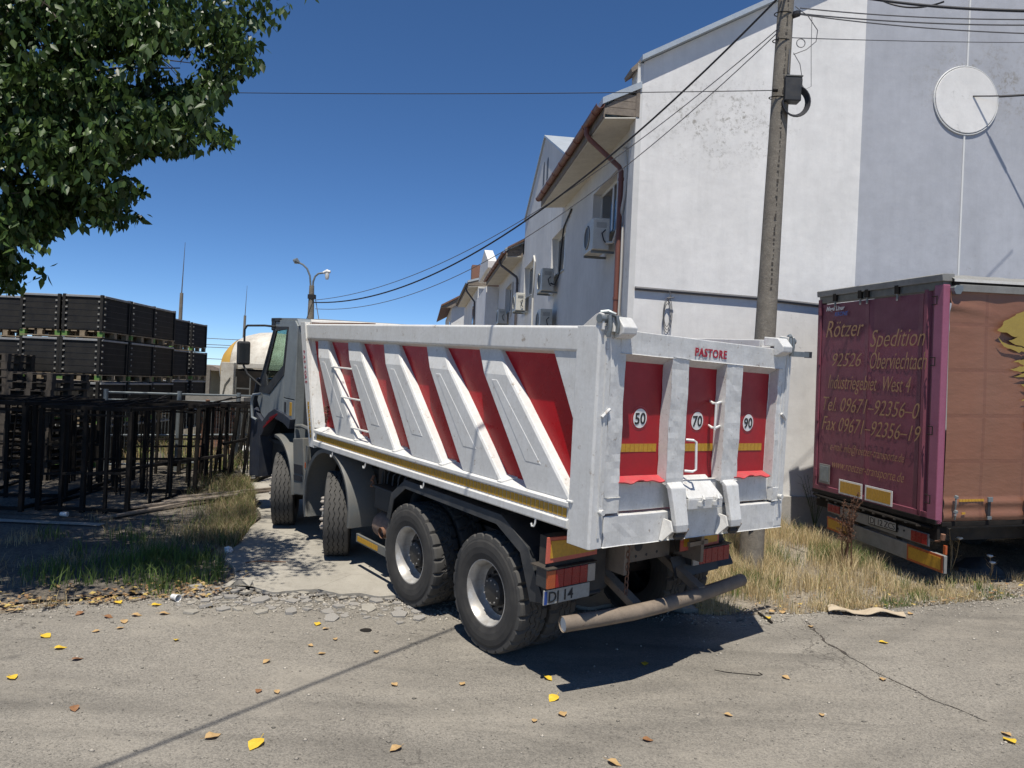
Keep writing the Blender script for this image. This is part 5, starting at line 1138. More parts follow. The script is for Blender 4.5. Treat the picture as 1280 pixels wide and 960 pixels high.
mb = MB(); mb.box(-.515, -.5, 30, 31.4, 5.9, 7.1); w_ = mb.build('window', M['frame_white'], B); mb = MB(); mb.box(-.52, -.516, 30.1, 31.3, 6.0, 7.0); mb.build('pane', M['window_glass'], w_)
mb = MB(); mb.tube([(-1.05, 29.5, 7.9), (-1.0, 29.2, 7.6), (-.6, 28.6, 7.0), (-.57, 28.5, 5)], .05, 8); mb.build('downpipe', M['gutter_dark'], B)
mb = MB(); mb.box(-.5, .1, 33.5, 34.4, 8.0, 9.75); mb.build('chimney', M['brick'], B)
B3 = thing('end_row_house', 'farthest house of the row with weathered grey wooden eaves above the truck body', 'house', BM.copy()); B = B3
mb = MB(); mb.box(-1.2, 9, 44, 58, 1, 8.3); mb.build('wall', M['plaster_side'], B)
mb = MB(); mb.prism([(-2.0, 43.5, 8.15), (4.0, 43.5, 11.6), (4.0, 43.5, 11.7), (-2.0, 43.5, 8.28)], (0, 15, 0)); mb.build('roof', M['rust'], B)
mb = MB(); mb.prism([(-2.0, 43.6, 8.1), (-1.2, 43.6, 8.1), (2.0, 43.6, 10.4), (-1.9, 43.6, 8.2)], (0, .3, 0)); mb.build('eave_boards', M['wood_old'], B)
mb = MB(); mb.box(-1.22, -1.2, 46, 47.4, 6, 7.3); mb.build('window', M['window_glass'], B)
B = Bs
#%%STREET
# ================================================================== POLE, LAMP, WIRES, ANTENNAS
pb = gnd(938, 711); ptop = at(986.5, -60, pb.y)
PO = thing('utility_pole', 'tall round concrete utility pole behind the tailgate, leaning slightly right, with a black box', 'pole', Matrix.Translation(pb))
ax = (ptop - pb)
mb = MB(); n_ = 40; pts = [ax * (i / n_) for i in range(n_ + 1)]; pts[0] = pts[0] - Vector((0, 0, .3)); mb.tube(pts, [.155 - .060 * i / n_ for i in range(n_ + 1)], 20); mb.build('shaft', M['pole'], PO, smooth=True)
mb = MB()
for k in range(70):
    t = .45 + .55 * k / 70 + random.uniform(-.002, .002); c = ax * t; r_ = .155 - .060 * t; w = random.uniform(.004, .010)
    mb.box(c.x - w + random.uniform(-.012, .006), c.x + w, -r_ - .003 + c.y, -r_ + .01 + c.y, c.z, c.z + random.uniform(.015, .05))
setp(mb.build('casting_seam_holes', M['chassis'], PO), kind='stuff')
mb = MB(); mb.box(-.085, -.03, -.160, -.13, .55, .98)
def yl(p): return p
mb.build('yellow_band', M['reflect_yellow'], PO)
def P_(u, v): return at(u, v, pb.y - .12) - pb
bx = P_(990, 112); mb = MB(); mb.box(bx.x - .105, bx.x + .105, bx.y - .06, bx.y + .10, bx.z - .16, bx.z + .15); jb = mb.build('junction_box', M['black_plastic'], PO, bevel=.012)
mb = MB(); mb.box(bx.x - .10, bx.x + .115, bx.y - .066, bx.y + .11, bx.z + .15, bx.z + .165); mb.build('box_lid', M['fender_grey'], jb)
for k in range(4):
    mb = MB(); c = P_(994, 128); rr = .16 + .012 * k; mb.tube([(c.x + rr * math.sin(a) * .9, c.y - .02 * k + .02, c.z + rr * math.cos(a)) for a in [R(20) + i * R(14) for i in range(19)]], .011, 6, cap=True); mb.build('cable_loop', M['cable_black'], PO, smooth=True)
mb = MB(); c = P_(1001, 54); mb.tube([(c.x + .055 * math.cos(a), c.y, c.z + .055 * math.sin(a)) for a in [i * math.pi / 8 for i in range(17)]], .006, 5, cap=False); mb.build('cable_ring', M['cable_grey'], PO)
mb = MB(); mb.tube([P_(994, 8), P_(1010, 20), P_(1022, 38), P_(1020, 52), P_(1008, 62), P_(992, 68)], .006, 5); mb.tube([P_(992, 66), P_(1000, 80), P_(1003, 100), P_(1002, 112)], .005, 5); mb.tube([P_(1015, 20), P_(1014, 60), P_(1014, 108), P_(1006, 112), P_(998, 98)], .004, 5); mb.tube([P_(987, 62), P_(985, 90), P_(991, 100)], .008, 5); mb.build('loose_wires', M['cable_grey'], PO, smooth=True)
for v in (12, 46, 118): 
    c = P_(984 - v * .064, v) + Vector((0, .12, 0)); mb = MB(); mb.tube([(c.x + .112 * math.cos(a), c.y + .112 * math.sin(a), c.z + .02 * math.sin(a)) for a in [i * math.pi / 10 for i in range(21)]], .007, 5, cap=False); mb.build('strap', M['steel_dark'], PO)
mb = MB(); c = P_(996, 17); mb.tube([c + Vector((-.06, .1, 0)), c + Vector((.03, 0, 0))], .035, 8); mb.lathe([(0, -.03), (.05, -.02), (.05, .02), (0, .03)], 10, c, 'z'); mb.build('insulator', M['cable_black'], PO)
mb = MB(); mb.tube([P_(966, 113), P_(972, 113)], .02, 6); mb.build('hook', M['steel_dark'], PO)

def wire(name, A, Bp, sag, r, m, label, n_=40, group=None):
    mb = MB(); pts = []
    for i in range(n_ + 1):
        t = i / n_; p = A.lerp(Bp, t); p.z -= sag * 4 * t * (1 - t); pts.append(p)
    mb.tube(pts, r, 6); o = mb.build(name, M[m], None, smooth=True); setp(o, label, 'cable', group); return o
LY = 17.5; LP = at(388.5, 400, LY); LPg = Vector((LP.x, LY, zg(LY)))
pd_ = pb.y
wire('overhead_cable', at(978, -8, pd_ - .1), at(393, 378, 17.4), 1.05, .014, 'cable_black', 'thick black overhead cable sagging from the concrete pole to the street lamp, topmost of three')
wire('overhead_cable', at(975, 34, pd_ - .1), at(394, 375, 17.4), .75, .0065, 'cable_grey', 'thin grey overhead cable running just below the thick one to the street lamp')
wire('overhead_cable', at(975, 38, pd_ - .1), at(394, 386, 17.4), 1.0, .0065, 'cable_grey', 'lowest thin overhead cable from the pole to the street lamp, crossing the eaves')
wire('overhead_cable', at(968, 113, pd_), at(-60, 108, 13), .08, .0055, 'cable_black', 'thin dark wire stretched across the blue sky from the tree to the pole')
wire('overhead_cable', at(985, 47, pd_), at(1330, 53, 12), .02, .006, 'cable_grey', 'very thin wire crossing the gable right of the pole, lowest of the group')
wire('overhead_cable', at(1000, 10, pd_), at(1330, 24, 9), .05, .008, 'cable_grey', 'thin wire right of the pole, uppermost of those that start at the insulator')
wire('overhead_cable', at(1000, 17, pd_), at(1330, 31, 9), .05, .009, 'cable_grey', 'middle thin wire leaving the insulator to the right')
wire('overhead_cable', at(1000, 18, pd_), at(1330, 43, 9), .05, .008, 'cable_grey', 'third wire from the insulator, sloping down most to the right')
wire('overhead_cable', at(1060, -6, 9), at(1330, 14, 7), .05, .015, 'cable_black', 'thick black cable bundle across the top right corner')
wire('overhead_cable', at(1095, -3, 9), at(1180, 2, 8.4), .09, .010, 'cable_black', 'short slack cable looping under the thick bundle at the top right')
# the cable whose shadow crosses road and truck
wire('overhead_cable', at(986, -20, pd_ - .1), Vector((-6.2, -2.44, 7.0)), .15, .017, 'cable_black', 'black cable running from the pole over the truck towards the viewer')

LM = thing('street_lamp', 'distant double-armed street lamp above the truck body, one head hanging down', 'street lamp', Matrix.Translation(LPg))
def L_(u, v, Y=LY): return at(u, v, Y) - LPg
mb = MB(); mb.tube([(0, 0, -.3), L_(388.4, 395), L_(389.7, 357)], [.11, .075, .055], 10); mb.build('post', M['pole'], LM, smooth=True)
mb = MB(); mb.tube([L_(388.5, 368), L_(388.2, 355), L_(387.5, 345), L_(384, 336), L_(379, 331), L_(373, 328)], .022, 7); a_ = mb.build('arm', M['galvanised'], LM, smooth=True)
mb = MB(); mb.tube([L_(374, 328.5), L_(370, 326), L_(366.5, 325)], [.03, .075, .02], 8); mb.build('lamp_head', M['galvanised'], a_, smooth=True)
mb = MB(); mb.tube([L_(390.5, 368), L_(391.5, 352), L_(394, 345.5), L_(398, 342), L_(404, 341)], .022, 7); a_ = mb.build('arm', M['galvanised'], LM, smooth=True)
mb = MB(); c = L_(409, 343); mb.tube([L_(404, 341), L_(409, 339.5), L_(413, 340)], [.03, .055, .03], 8); mb.tube([c + Vector((0, 0, .03)), c + Vector((0, 0, -.06)), c + Vector((0, 0, -.12))], [.045, .05, .03], 10); mb.build('lamp_head', M['plastic_white'], a_, smooth=True)
mb = MB(); mb.box(-.08, .08, -.07, .07, L_(389, 371).z - .05, L_(389, 371).z + .05); mb.build('clamp_box', M['cable_black'], LM)
wire('stay_wire', at(394.5, 375, 17.4), at(399, 402, 17.2), 0, .010, 'cable_grey', 'short stay wire beside the far street lamp')
for k, (v1, v2) in enumerate(((421, 424), (429, 431), (432.5, 433.5), (447, 448))):
    wire('overhead_cable', at(200, v1 - 2, 70), at(420, v2 + 5, 70), .1, .03, 'cable_grey', ('highest', 'second', 'third', 'lowest')[k] + ' of four faint distant wires between the bin stacks and the mixer drum')
def rod(u0, v0, u1, v1, Y, label):
    a, b = at(u0, v0, Y), at(u1, v1, Y); g0 = Vector((a.x, Y, zg(Y))); t = thing('lightning_rod', label, 'rod', Matrix.Translation(g0))
    mid = a.lerp(b, .32)
    mb = MB(); mb.tube([Vector((0, 0, -.2)), mid - g0], [.10, .07], 8); mb.build('mast', M['pole'], t); mb = MB(); mb.tube([mid - g0, b - g0], [.025, .008], 6); mb.build('tip', M['cable_grey'], t)
rod(225, 396, 231.5, 303, 30, 'slim rod on a concrete mast rising behind the stacked bins'); rod(305, 412, 309, 357, 42, 'shorter slim rod behind the mixer drum')
#%%YARD
# ================================================================== YARD: bins, pallets, racks, mixer
U_ = .862
def bin_proto():
    t = thing('pallet_bin', 'x', 'pallet bin')
    w, d = .80, 1.04
    mb = MB(); mb.box(-w, 0, 0, d, .135, .79); 
    b = mb.build('body', M['bin_black'], t, bevel=.012)
    for k in range(5):
        z = .17 + .124 * k
        mb = MB(); mb.box(-.006, .003, .02, d - .02, z, z + .006); mb.box(-w + .02, -.02, -.003, .006, z, z + .006); mb.build('panel_joint', M['cable_black'], b)
    mb = MB()
    for k in range(5):
        z = .20 + .124 * k
        mb.box(-.10, -.045, -.022, -.001, z, z + .03); mb.box(-w + .045, -w + .10, -.022, -.001, z, z + .03); mb.box(.001, .022, .035, .075, z, z + .03)
    setp(mb.build('clips', M['clip_white'], t), kind='stuff')
    for x0, y0 in ((-.06, -.03), (-w, -.03), (-.035, d - .06)):
        mb = MB(); mb.box(x0, x0 + .06, y0, y0 + .06, .135, .845); mb.build('corner_post', M['bin_black'], t, bevel=.008)
    mb = MB(); mb.box(-w + .03, .0 - .03, -.02, d, .79, .835); mb.box(-.06, .028, .02, d - .02, .79, .832); mb.build('lid', M['bin_lid'], t, bevel=.006)
    for x in (-w, -w / 2 - .05, -.10):
        mb = MB(); mb.box(x, x + .10, .0, .09, .018, .108); mb.build('pallet_block', M['pallet_green' if x != -w / 2 - .05 else 'pallet_wood'], t)
        
        for y0 in (d - .1, d / 2 - .05): mb = MB(); mb.box(x, x + .10, y0, y0 + .10, .018, .108); mb.build('pallet_block', M['pallet_wood'], t)
    for k in range(5): mb = MB(); x = -w + .005 + .172 * k; mb.box(x, x + .115, 0, d, .11, .130); mb.build('deck_board', M['pallet_wood'], t)
    for y in (0, d / 2 - .05, d - .1): mb = MB(); mb.box(-w, 0, y, y + .10, .0, .016); mb.build('runner', M['pallet_wood'], t)
    return t
bp_ = bin_proto(); first = True
def place_bin(x, y, lvl, label, base=None, rz=0):
    global first
    o = bp_ if first else copy_of(bp_); first = False
    z = (.595 if base is None else base) + lvl * U_
    o.matrix_world = frame((x + random.uniform(-.018, .018), y + random.uniform(-.018, .018), z), rz + random.uniform(-.014, .014)); setp(o, label, 'pallet bin', 'black pallet bins stacked in the yard'); return o
lv = ['bottom', 'second from the bottom', 'third from the bottom', 'topmost']
for i, cn in enumerate(('nearest right-hand', 'nearest left-hand')):
    for k in range(4): place_bin(-8.17 - .86 * i, 15.0 + .06 * i, k, f'black pallet bin, {lv[k]} in the {cn} stack facing the racks')
for j, cn in enumerate(('second', 'third')):
    for k in range(4): place_bin(-8.15 - .02 * j, 16.1 + 1.08 * (j), k, f'black pallet bin, {lv[k]} in the {cn} stack back from the corner')
for j, cn in enumerate(('nearer', 'farther')):
    for k in range(4): place_bin(-9.42 - .10 * j, 20.9 + 1.55 * j, k, f'black pallet bin, {lv[k]} in the {cn} stack beside the mixer', base=.62)
for i in range(2):
    for k in range(4): place_bin(-10.02 - .86 * i, 15.5, k, f'black pallet bin, {lv[k]} in the {("stack left of the front pair", "leftmost stack")[i]}', base=.56)
# wooden pallets, two piles
def pallet_proto():
    t = thing('wooden_pallet', 'x', 'pallet')
    for x in (0, .55, 1.08):
        for y in (0, .35, .70): mb = MB(); mb.box(x, x + .12, y, y + .1, .02, .11); mb.build('block', M['pallet_grey'], t)
    for y in (0, .175, .35, .525, .70): mb = MB(); mb.box(0, 1.2, y, y + .10, .125, .145); mb.build('deck_board', M['pallet_grey'], t)
    for y in (0, .35, .70): mb = MB(); mb.box(0, 1.2, y, y + .10, .0, .018); mb.build('runner', M['pallet_grey'], t)
    for x in (0, .55, 1.08): mb = MB(); mb.box(x, x + .12, 0, .8, .110, .124); mb.build('cross_board', M['pallet_grey'], t)
    return t
pp = pallet_proto(); fp = True
for pi, (x, y, z0, nn) in enumerate(((-10.55, 14.05, .57, 15), (-8.15, 13.4, .54, 13))):
    for k in range(nn):
        o = pp if fp else copy_of(pp); fp = False
        o.matrix_world = frame((x + random.uniform(-.015, .015), y + random.uniform(-.015, .015), z0 + .147 * k), random.uniform(-.02, .02) + (math.pi / 2 if pi else 0))
        od = ['lowest', 'second', 'third', 'fourth', 'fifth', 'sixth', 'seventh', 'eighth', 'ninth', 'tenth', 'eleventh', 'twelfth', 'thirteenth', 'fourteenth', 'fifteenth'][k]
        setp(o, f'grey wooden pallet, {od} from the ground in the {("taller left", "shorter right")[pi]} pile', 'pallet', 'grey wooden pallets piled in front of the bins')
# galvanised mesh barrier panels before the bins
FB = thing('mesh_fence', 'low galvanised mesh fence with round posts in front of the black bins', 'fence', Matrix.Translation((-7.6, 14.2, zg(14.2))))
for x, y in ((.0, .0), (1.05, .75), (1.95, 1.5), (2.2, 1.75)):
    mb = MB(); mb.tube([(x, y, -.1), (x, y, 1.62)], .045, 10); mb.build('post', M['galvanised'], FB, smooth=True)
for (a, b), (c, d) in zip(((.0, .0), (1.05, .75), (1.95, 1.5)), ((1.05, .75), (1.95, 1.5), (2.2, 1.75))):
    for z in (1.56, 1.42, .75, .2): mb = MB(); mb.tube([(a, b, z), (c, d, z)], .022, 6); mb.build('rail', M['galvanised'], FB)
    mb = MB()
    for k in range(22): t = k / 22; mb.tube([(a + (c - a) * t, b + (d - b) * t, .2), (a + (c - a) * t, b + (d - b) * t, 1.42)], .004, 4, cap=False)
    setp(mb.build('mesh_wires', M['galvanised'], FB), kind='stuff')
# black welded steel racks
def rack_(u, label, W_, D_, Hh, nW, nD, rz, legs_skew=0, mid=True):
    g = u; t = thing('steel_rack', label, 'rack', frame((g[0], g[1], zg(g[1])), rz)); setp(t, group='black steel racks in the shade')
    def bar(nm, p, q, w=.05): mb = MB(); mb.bar(p, q, w, w); mb.build(nm, M['steel_dark'], t)
    for y in (0, D_):
        bar('top_rail', (0, y, Hh), (W_, y, Hh), .06); bar('bottom_rail', (0, y, .06), (W_, y, .06)); bar('top_rail', (0, y, Hh - .10), (W_, y, Hh - .10), .03)
        for k in range(nW + 1): x = W_ * k / nW; bar('post', (x, y, 0), (x + legs_skew, y, Hh - .03), .045 if k % 2 else .06)
        if mid: bar('mid_rail', (0, y, .55 + .2 * (y > 0)), (W_, y, .62 + .2 * (y > 0)), .035)
    for k in range(5): xa = random.uniform(0, W_); bar('loose_bar', (xa, random.uniform(0, D_ * .3), Hh + .02), (xa + random.uniform(-.3, .3), random.uniform(D_ * .6, D_), Hh + .04 + .02 * k), .022)
    for k in range(4): xa = random.uniform(0, W_); bar('thin_upright', (xa, D_ * .5, 0), (xa + random.uniform(-.12, .12), D_ * .5, Hh), .02)
    for x in (0, W_):
        bar('top_rail', (x, 0, Hh), (x, D_, Hh)); bar('bottom_rail', (x, 0, .07), (x, D_, .07))
        for k in range(1, nD): y = D_ * k / nD; bar('post', (x, y, 0), (x, y, Hh - .03), .04)
    for k in range(1, nD): bar('cross_bar', (0, D_ * k / nD, Hh - .0), (W_, D_ * k / nD, Hh - .0), .035)
    return t
rack_((-9.3, 11.05), 'black steel rack at the far left edge, nearest the road', 2.2, 2.2, 1.60, 4, 2, .02)
rack_((-6.95, 11.25), 'long black steel rack in the middle with many uprights, in front of the pallets', 1.35, 2.6, 1.56, 4, 4, -.04)
rack_((-7.0, 12.7), 'black steel rack standing behind the middle rack', 1.7, 1.8, 1.50, 4, 2, .10, .02)
rack_((-5.75, 14.15), 'black steel rack farthest back, beside the mixer truck', 1.1, 1.6, 1.42, 4, 2, -.08, .14, False)
rack_((-8.3, 11.9), 'black steel rack tucked behind the leftmost rack', 1.2, 1.5, 1.52, 3, 1, .15, -.03)
# long loose bars leaning through the racks and scrap on the ground
sc = thing('scrap_bars', 'x', 'scrap') if False else None
for i, (A_, B_, w, m, lab) in enumerate((((-6.4, 11.6, .95), (-5.0, 13.3, 1.15), .06, 'steel_dark', 'dark steel beam lying slanted through the racks, ending above bright ground'),
        ((-5.2, 13.8, 1.30), (-4.2, 15.6, 1.55), .06, 'steel_dark', 'dark slanted beam in the far rack near the mixer'),
        ((-6.2, 15.2, .65), (-6.0, 15.0, 2.05), .07, 'rust', 'rusty flat bar leaning upright behind the racks'),
        ((-4.55, 15.4, .66), (-4.35, 15.5, 2.0), .05, 'fender_grey', 'grey green pipe leaning beside the truck cab'))):
    mb = MB(); mb.bar(A_, B_, w, w * .8); setp(mb.build('steel_beam' if i < 2 else ('flat_bar' if i == 2 else 'pipe'), M[m], None, bevel=.004), lab, 'scrap metal')
random.seed(5)
lab_b = ['pale weathered batten, outermost in the heap beside the weeds', 'second grey batten of the heap at the driveway edge', 'short split batten on top of the heap', 'long grey batten pointing at the front wheel', 'dark batten half under the heap', 'flat board lying nearest the racks', 'thin lath across the heap', 'broken board end closest to the grass']
for k in range(8):
    x, y = -5.25 + .10 * k, 11.6 + .18 * k; a = R(52 + random.uniform(-9, 9)); l = random.uniform(1.0, 2.3); w = random.uniform(.05, .11)
    z = zg(y) + .03 + .028 * (k % 4); dx, dy = math.cos(a) * l / 2, math.sin(a) * l / 2
    mb = MB(); mb.bar((x - dx, y - dy, zg(y - dy) + .03 + .025 * (k % 4)), (x + dx, y + dy, zg(y + dy) + .05 + .03 * (k % 3)), w, .025); setp(mb.build('wooden_batten', M['wood_old'], None), lab_b[k], 'batten', 'battens heaped by the driveway')
# yard slab, old paving edge in front of the racks
mb = MB(); mb.grid(lambda u, v: (-12 + 6.4 * u, 10.45 + .16 * v + .1 * n2(u * 9, v, 1), zg(10.45 + .16 * v) + .022), 30, 4); setp(mb.build('yard_kerb_slab', M['concrete'], fix=False), kind='structure')
mb = MB(); mb.grid(lambda u, v: (-9 + 4.9 * u + .3 * v, 10.95 + 4 * v, zg(10.95 + 4 * v) + .012 + .01 * n2(u * 20, v * 20, 1)), 30, 20); setp(mb.build('yard_slab', M['yard_soil'], fix=False), kind='structure')
# concrete mixer truck behind the cab
mx = at(300, 560, 19); MXM = frame((mx.x, 19, zg(19)), R(-8))
MX = thing('mixer_truck', 'old white concrete mixer truck with yellow striped drum, behind the dump truck cab', 'mixer truck', MXM)
dc = Vector((.34, .9, 2.66 - zg(19))); RZ = 1.22
prof = [(0, -1.55), (.30, -1.50), (.62, -1.36), (.92, -1.08), (1.10, -.75), (1.20, -.35), (1.22, 0), (1.16, .7), (1.0, 1.3), (.75, 1.9), (.5, 2.3)]
def drumpt(seg, m, nm, off=0):
    mb = MB(); mb.lathe([(r * .86 + off, h * .86) for r, h in seg], 56); mb.xf(lambda p: Matrix.Rotation(R(-80), 3, 'Z') @ (Matrix.Rotation(R(1), 3, 'X') @ p) + dc); return mb.build(nm, m, MX, smooth=True)
drum = drumpt(prof, M['mixer_white'], 'drum')
st = [(.62, -1.36), (.80, -1.21), (.92, -1.08), (.985, -.98)]; o = drumpt(st, M['mixer_yellow'], 'yellow_stripe', .006)
def mxb(nm, x0, x1, y0, y1, z0, z1, m='mixer_white', par=None, bev=.01): mb = MB(); mb.box(x0, x1, y0, y1, z0, z1); return mb.build(nm, M[m], par or MX, bevel=bev)
fr_ = mxb('drum_frame', -.42, -.08, -.35, -.1, .55, 2.05); mxb('cross_beam', -.42, 1.6, -.38, -.15, .98, 1.16); mxb('top_beam', .0, 1.5, -.3, -.2, 1.92, 2.05); mxb('engine_housing', -.06, 1.5, -.27, .05, 1.17, 1.90, 'steel_dark'); mxb('motor', .65, .95, -.36, -.1, 1.45, 1.62, 'lamp_white')
mxb('chassis_beam', -.2, 5.0, .1, .25, .62, .9, 'steel_dark'); mxb('chassis_beam', -.2, 5.0, .85, 1.0, .62, .9, 'steel_dark'); mxb('rear_bumper', -.1, 1.9, -.42, -.34, .35, .5, 'fender_grey')
mb = MB()
for k in range(5): mb.bar((.05, -.44, .3 + .28 * k), (.42, -.44, .3 + .28 * k), .03, .03)
mb.bar((.05, -.44, .2), (.05, -.44, 1.7), .03, .03); mb.bar((.42, -.44, .2), (.42, -.44, 1.7), .03, .03); mb.build('ladder', M['fender_grey'], MX)
for x, y in ((.6, .0), (1.9, .0), (.6, 2.0), (1.9, 2.0)):
    w_ = bpy.data.objects.new('wheel', TY['rib']); COL.objects.link(w_); w_.parent = MX; w_.location = (x, y, .5); 
mb = MB(); mb.prism([(-.42, -.35, .95), (-.30, -.35, 1.5), (-.15, -.35, 1.7), (-.15, -.35, 1.6), (-.26, -.35, 1.45), (-.36, -.35, .95)], (0, .5, 0)); mb.build('mudguard', M['fender_grey'], MX)
mxb('cab', 3.4, 5.2, -.4, 1.6, .9, 2.4)
# low shed and rubble behind
SH = thing('low_shed', 'low tan shed with a flat grey roof between bins and mixer', 'shed', Matrix.Translation(at(262, 480, 32) - Vector((0, 0, at(262, 480, 32).z - zg(32)))))
mb = MB(); mb.box(-1.0, .9, 0, 4, 0, at(262, 462, 32).z - zg(32)); mb.build('wall', M['tan_wall'], SH); zt_ = at(262, 462, 32).z - zg(32)
mb = MB(); mb.hexa([(-1.4, -.8, zt_), (1.0, -.8, zt_ - .05), (1.0, 4.2, zt_), (-1.4, 4.2, zt_)], [(-1.4, -.8, zt_ + .22), (.4, -.8, zt_ + .16), (.4, 4.2, zt_ + .22), (-1.4, 4.2, zt_ + .22)]); mb.build('roof', M['wood_old'], SH); mb = MB(); mb.box(.2, .35, -.9, -.8, 0, zt_); mb.build('post', M['pole'], SH)
BW = thing('brick_stack', 'stack of old red bricks topped with a grey slab behind the far rack', 'brick stack', Matrix.Translation((at(262, 560, 17).x, 17.2, zg(17.2))))
bm_ = MB(); bm_.box(0, .23, 0, .11, 0, .068); bme = bm_.mesh('brick', M['brick'])
for r_ in range(15):
    for c_ in range(3):
        o = bpy.data.objects.new('brick', bme); COL.objects.link(o); o.parent = BW; o.location = (-.35 + .245 * c_ + .1 * (r_ % 2) + random.uniform(-.015, .015), random.uniform(-.02, .02), .02 + .076 * r_); o.rotation_euler.z = random.uniform(-.08, .08)
mb = MB(); mb.box(-.55, .75, -.3, .5, 1.17, 1.34); mb.build('slab', M['stone_grey'], BW)
mb = MB(); mb.box(-.45, .6, -.12 + .25, .4, 0, 1.16); mb.build('rubble_core', M['stone_grey'], BW)
for i, (u, v, Y, s_, lab) in enumerate(((302, 562, 16.5, .16, 'crumpled white sack lying on a plank under the mixer'), (212, 578, 14.6, .14, 'dark tarpaulin bundle behind the middle rack'))):
    c = at(u, v, Y); mb = MB(); mb.lathe([(0, -.5), (.6, -.45), (1, 0), (.75, .45), (0, .55)], 14, (0, 0, 0), 'z'); mb.xf(lambda p: Vector((p.x * s_ * 1.6, p.y * s_, p.z * s_)) * (1 + .5 * n2(p.x * 3, p.y * 3 + p.z * 2, 1, i)) + Vector((c.x, Y, max(c.z, zg(Y) + s_ * .45))))
    setp(mb.build(('sack', 'tarpaulin_bundle')[i], M[('plastic_white', 'steel_dark')[i]], None, smooth=True), lab, ('sack', 'bundle')[i])
mb = MB(); c = at(300, 572, 16.5); mb.box(c.x - .45, c.x + .5, 16.2, 16.7, c.z - .06, c.z - .01); setp(mb.build('plank', M['wood_old'], None), 'raised plank under the white sack by the mixer truck', 'plank')
mb = MB()
for dx in (-.4, .4): mb.box(c.x + dx, c.x + dx + .06, 16.3, 16.6, zg(16.5), c.z - .06)
setp(mb.build('plank_trestle', M['wood_old'], None), 'low wooden trestle carrying the plank near the mixer truck', 'trestle')

#%%TREE
# ================================================================== POPLAR TREE (trunk stands left of the frame)
random.seed(21); rng = np.random.default_rng(5)
TR = thing('poplar_tree', 'large dark green poplar hanging into the top left of the photo', 'tree', Matrix.Translation((-8.6, 7.2, zg(7.2))))
base = Vector((-8.6, 7.2, zg(7.2)))
mb = MB(); mb.tube([(0, 0, -.3), (.05, .05, 1.5), (.1, .0, 3.2), (.3, .1, 5.2), (.4, .2, 7.5), (.3, .1, 10)], [.34, .28, .23, .18, .12, .05], 14); trunk = mb.build('trunk', M['bark'], TR, smooth=True)
tips = [(350, 5, 7.0), (335, 30, 7.2), (318, 70, 7.4), (325, 90, 7.6), (268, 125, 7.3), (280, 180, 7.5), (240, 188, 7.1), (205, 185, 7.8), (150, 205, 7.3), (170, 262, 7.4), (140, 278, 7.2), (115, 262, 7.8), (60, 245, 7.3), (55, 285, 7.5), (38, 320, 7.2), (18, 350, 7.3), (5, 300, 7.0), (-20, 330, 7.4), (362, 2, 7.6), (345, 22, 7.0), (300, 95, 7.2), (245, 165, 7.4), (262, 178, 7.2), (225, 180, 7.0), (195, 175, 7.4), (150, 240, 7.2), (162, 250, 7.6), (130, 268, 7.0), (85, 235, 7.2), (70, 262, 7.0), (48, 300, 7.0), (25, 335, 7.1), (295, 110, 7.7), (120, 225, 7.5), (5, 345, 7.6), (250, 60, 7.0), (285, 172, 7.1), (278, 160, 7.3), (270, 185, 7.2), (255, 150, 7.0), (232, 165, 7.3), (268, 140, 7.5), (178, 258, 7.2), (160, 270, 7.1), (58, 270, 7.2), (42, 330, 7.1), (200, 100, 7.0), (150, 60, 6.8), (150, 150, 7.1), (100, 120, 6.9), (100, 200, 7.2), (50, 60, 6.8), (40, 180, 7.0), (10, 120, 6.8), (0, 220, 7.0), (300, 10, 7.3), (260, 20, 7.6), (230, 140, 8.2), (180, 30, 8.2), (90, 30, 8.2), (60, 110, 8.6), (120, 90, 8.8), (210, 60, 9.0), (20, 160, 9.0), (160, 120, 9.2), (80, 160, 9.4), (30, 240, 9.2)]
random.seed(77)
for u, v, Y in list(tips):
    if v > 40 or u > 250:
        for _ in range(2): tips.append((u + random.uniform(-30, -2), v + random.uniform(-26, -2), Y + random.uniform(-.3, .5)))
ends = [at(u, v, Y) for u, v, Y in tips]
for k in range(85):             # upper and rear crown, above the frame: it shades the yard
    ends.append(Vector((random.uniform(-12, -2.9), random.uniform(4.8, 12.0), random.uniform(5.6, 11.5))))
ends = [e for e in ends if not (e.y < 6.4 and e.x > -6.5)]
NV = len(tips)
for k in range(34): ends.append(Vector((random.uniform(-9.8, -4.2), random.uniform(9.5, 13.5), random.uniform(6.5, 10.5))))
ends = [e for e in ends if any((e - at(u, v, Y)).length < .01 for u, v, Y in tips) or (lambda q: not (q[0] > 30 + max(0, (330 - q[1])) * 1.0 and q[1] > -5))((640 + F_PX * (MC.col[0].dot(Vector((e.x, e.y, e.z - CAM_H)))) / (MC.col[2].dot(Vector((e.x, e.y, e.z - CAM_H)))), 480 + F_PX * (MC.col[1].dot(Vector((e.x, e.y, e.z - CAM_H)))) / (MC.col[2].dot(Vector((e.x, e.y, e.z - CAM_H))))))]
def vis_e(e): return any((e - at(u, v, Y)).length < .01 for u, v, Y in tips)
bmb = MB(); anchors = []
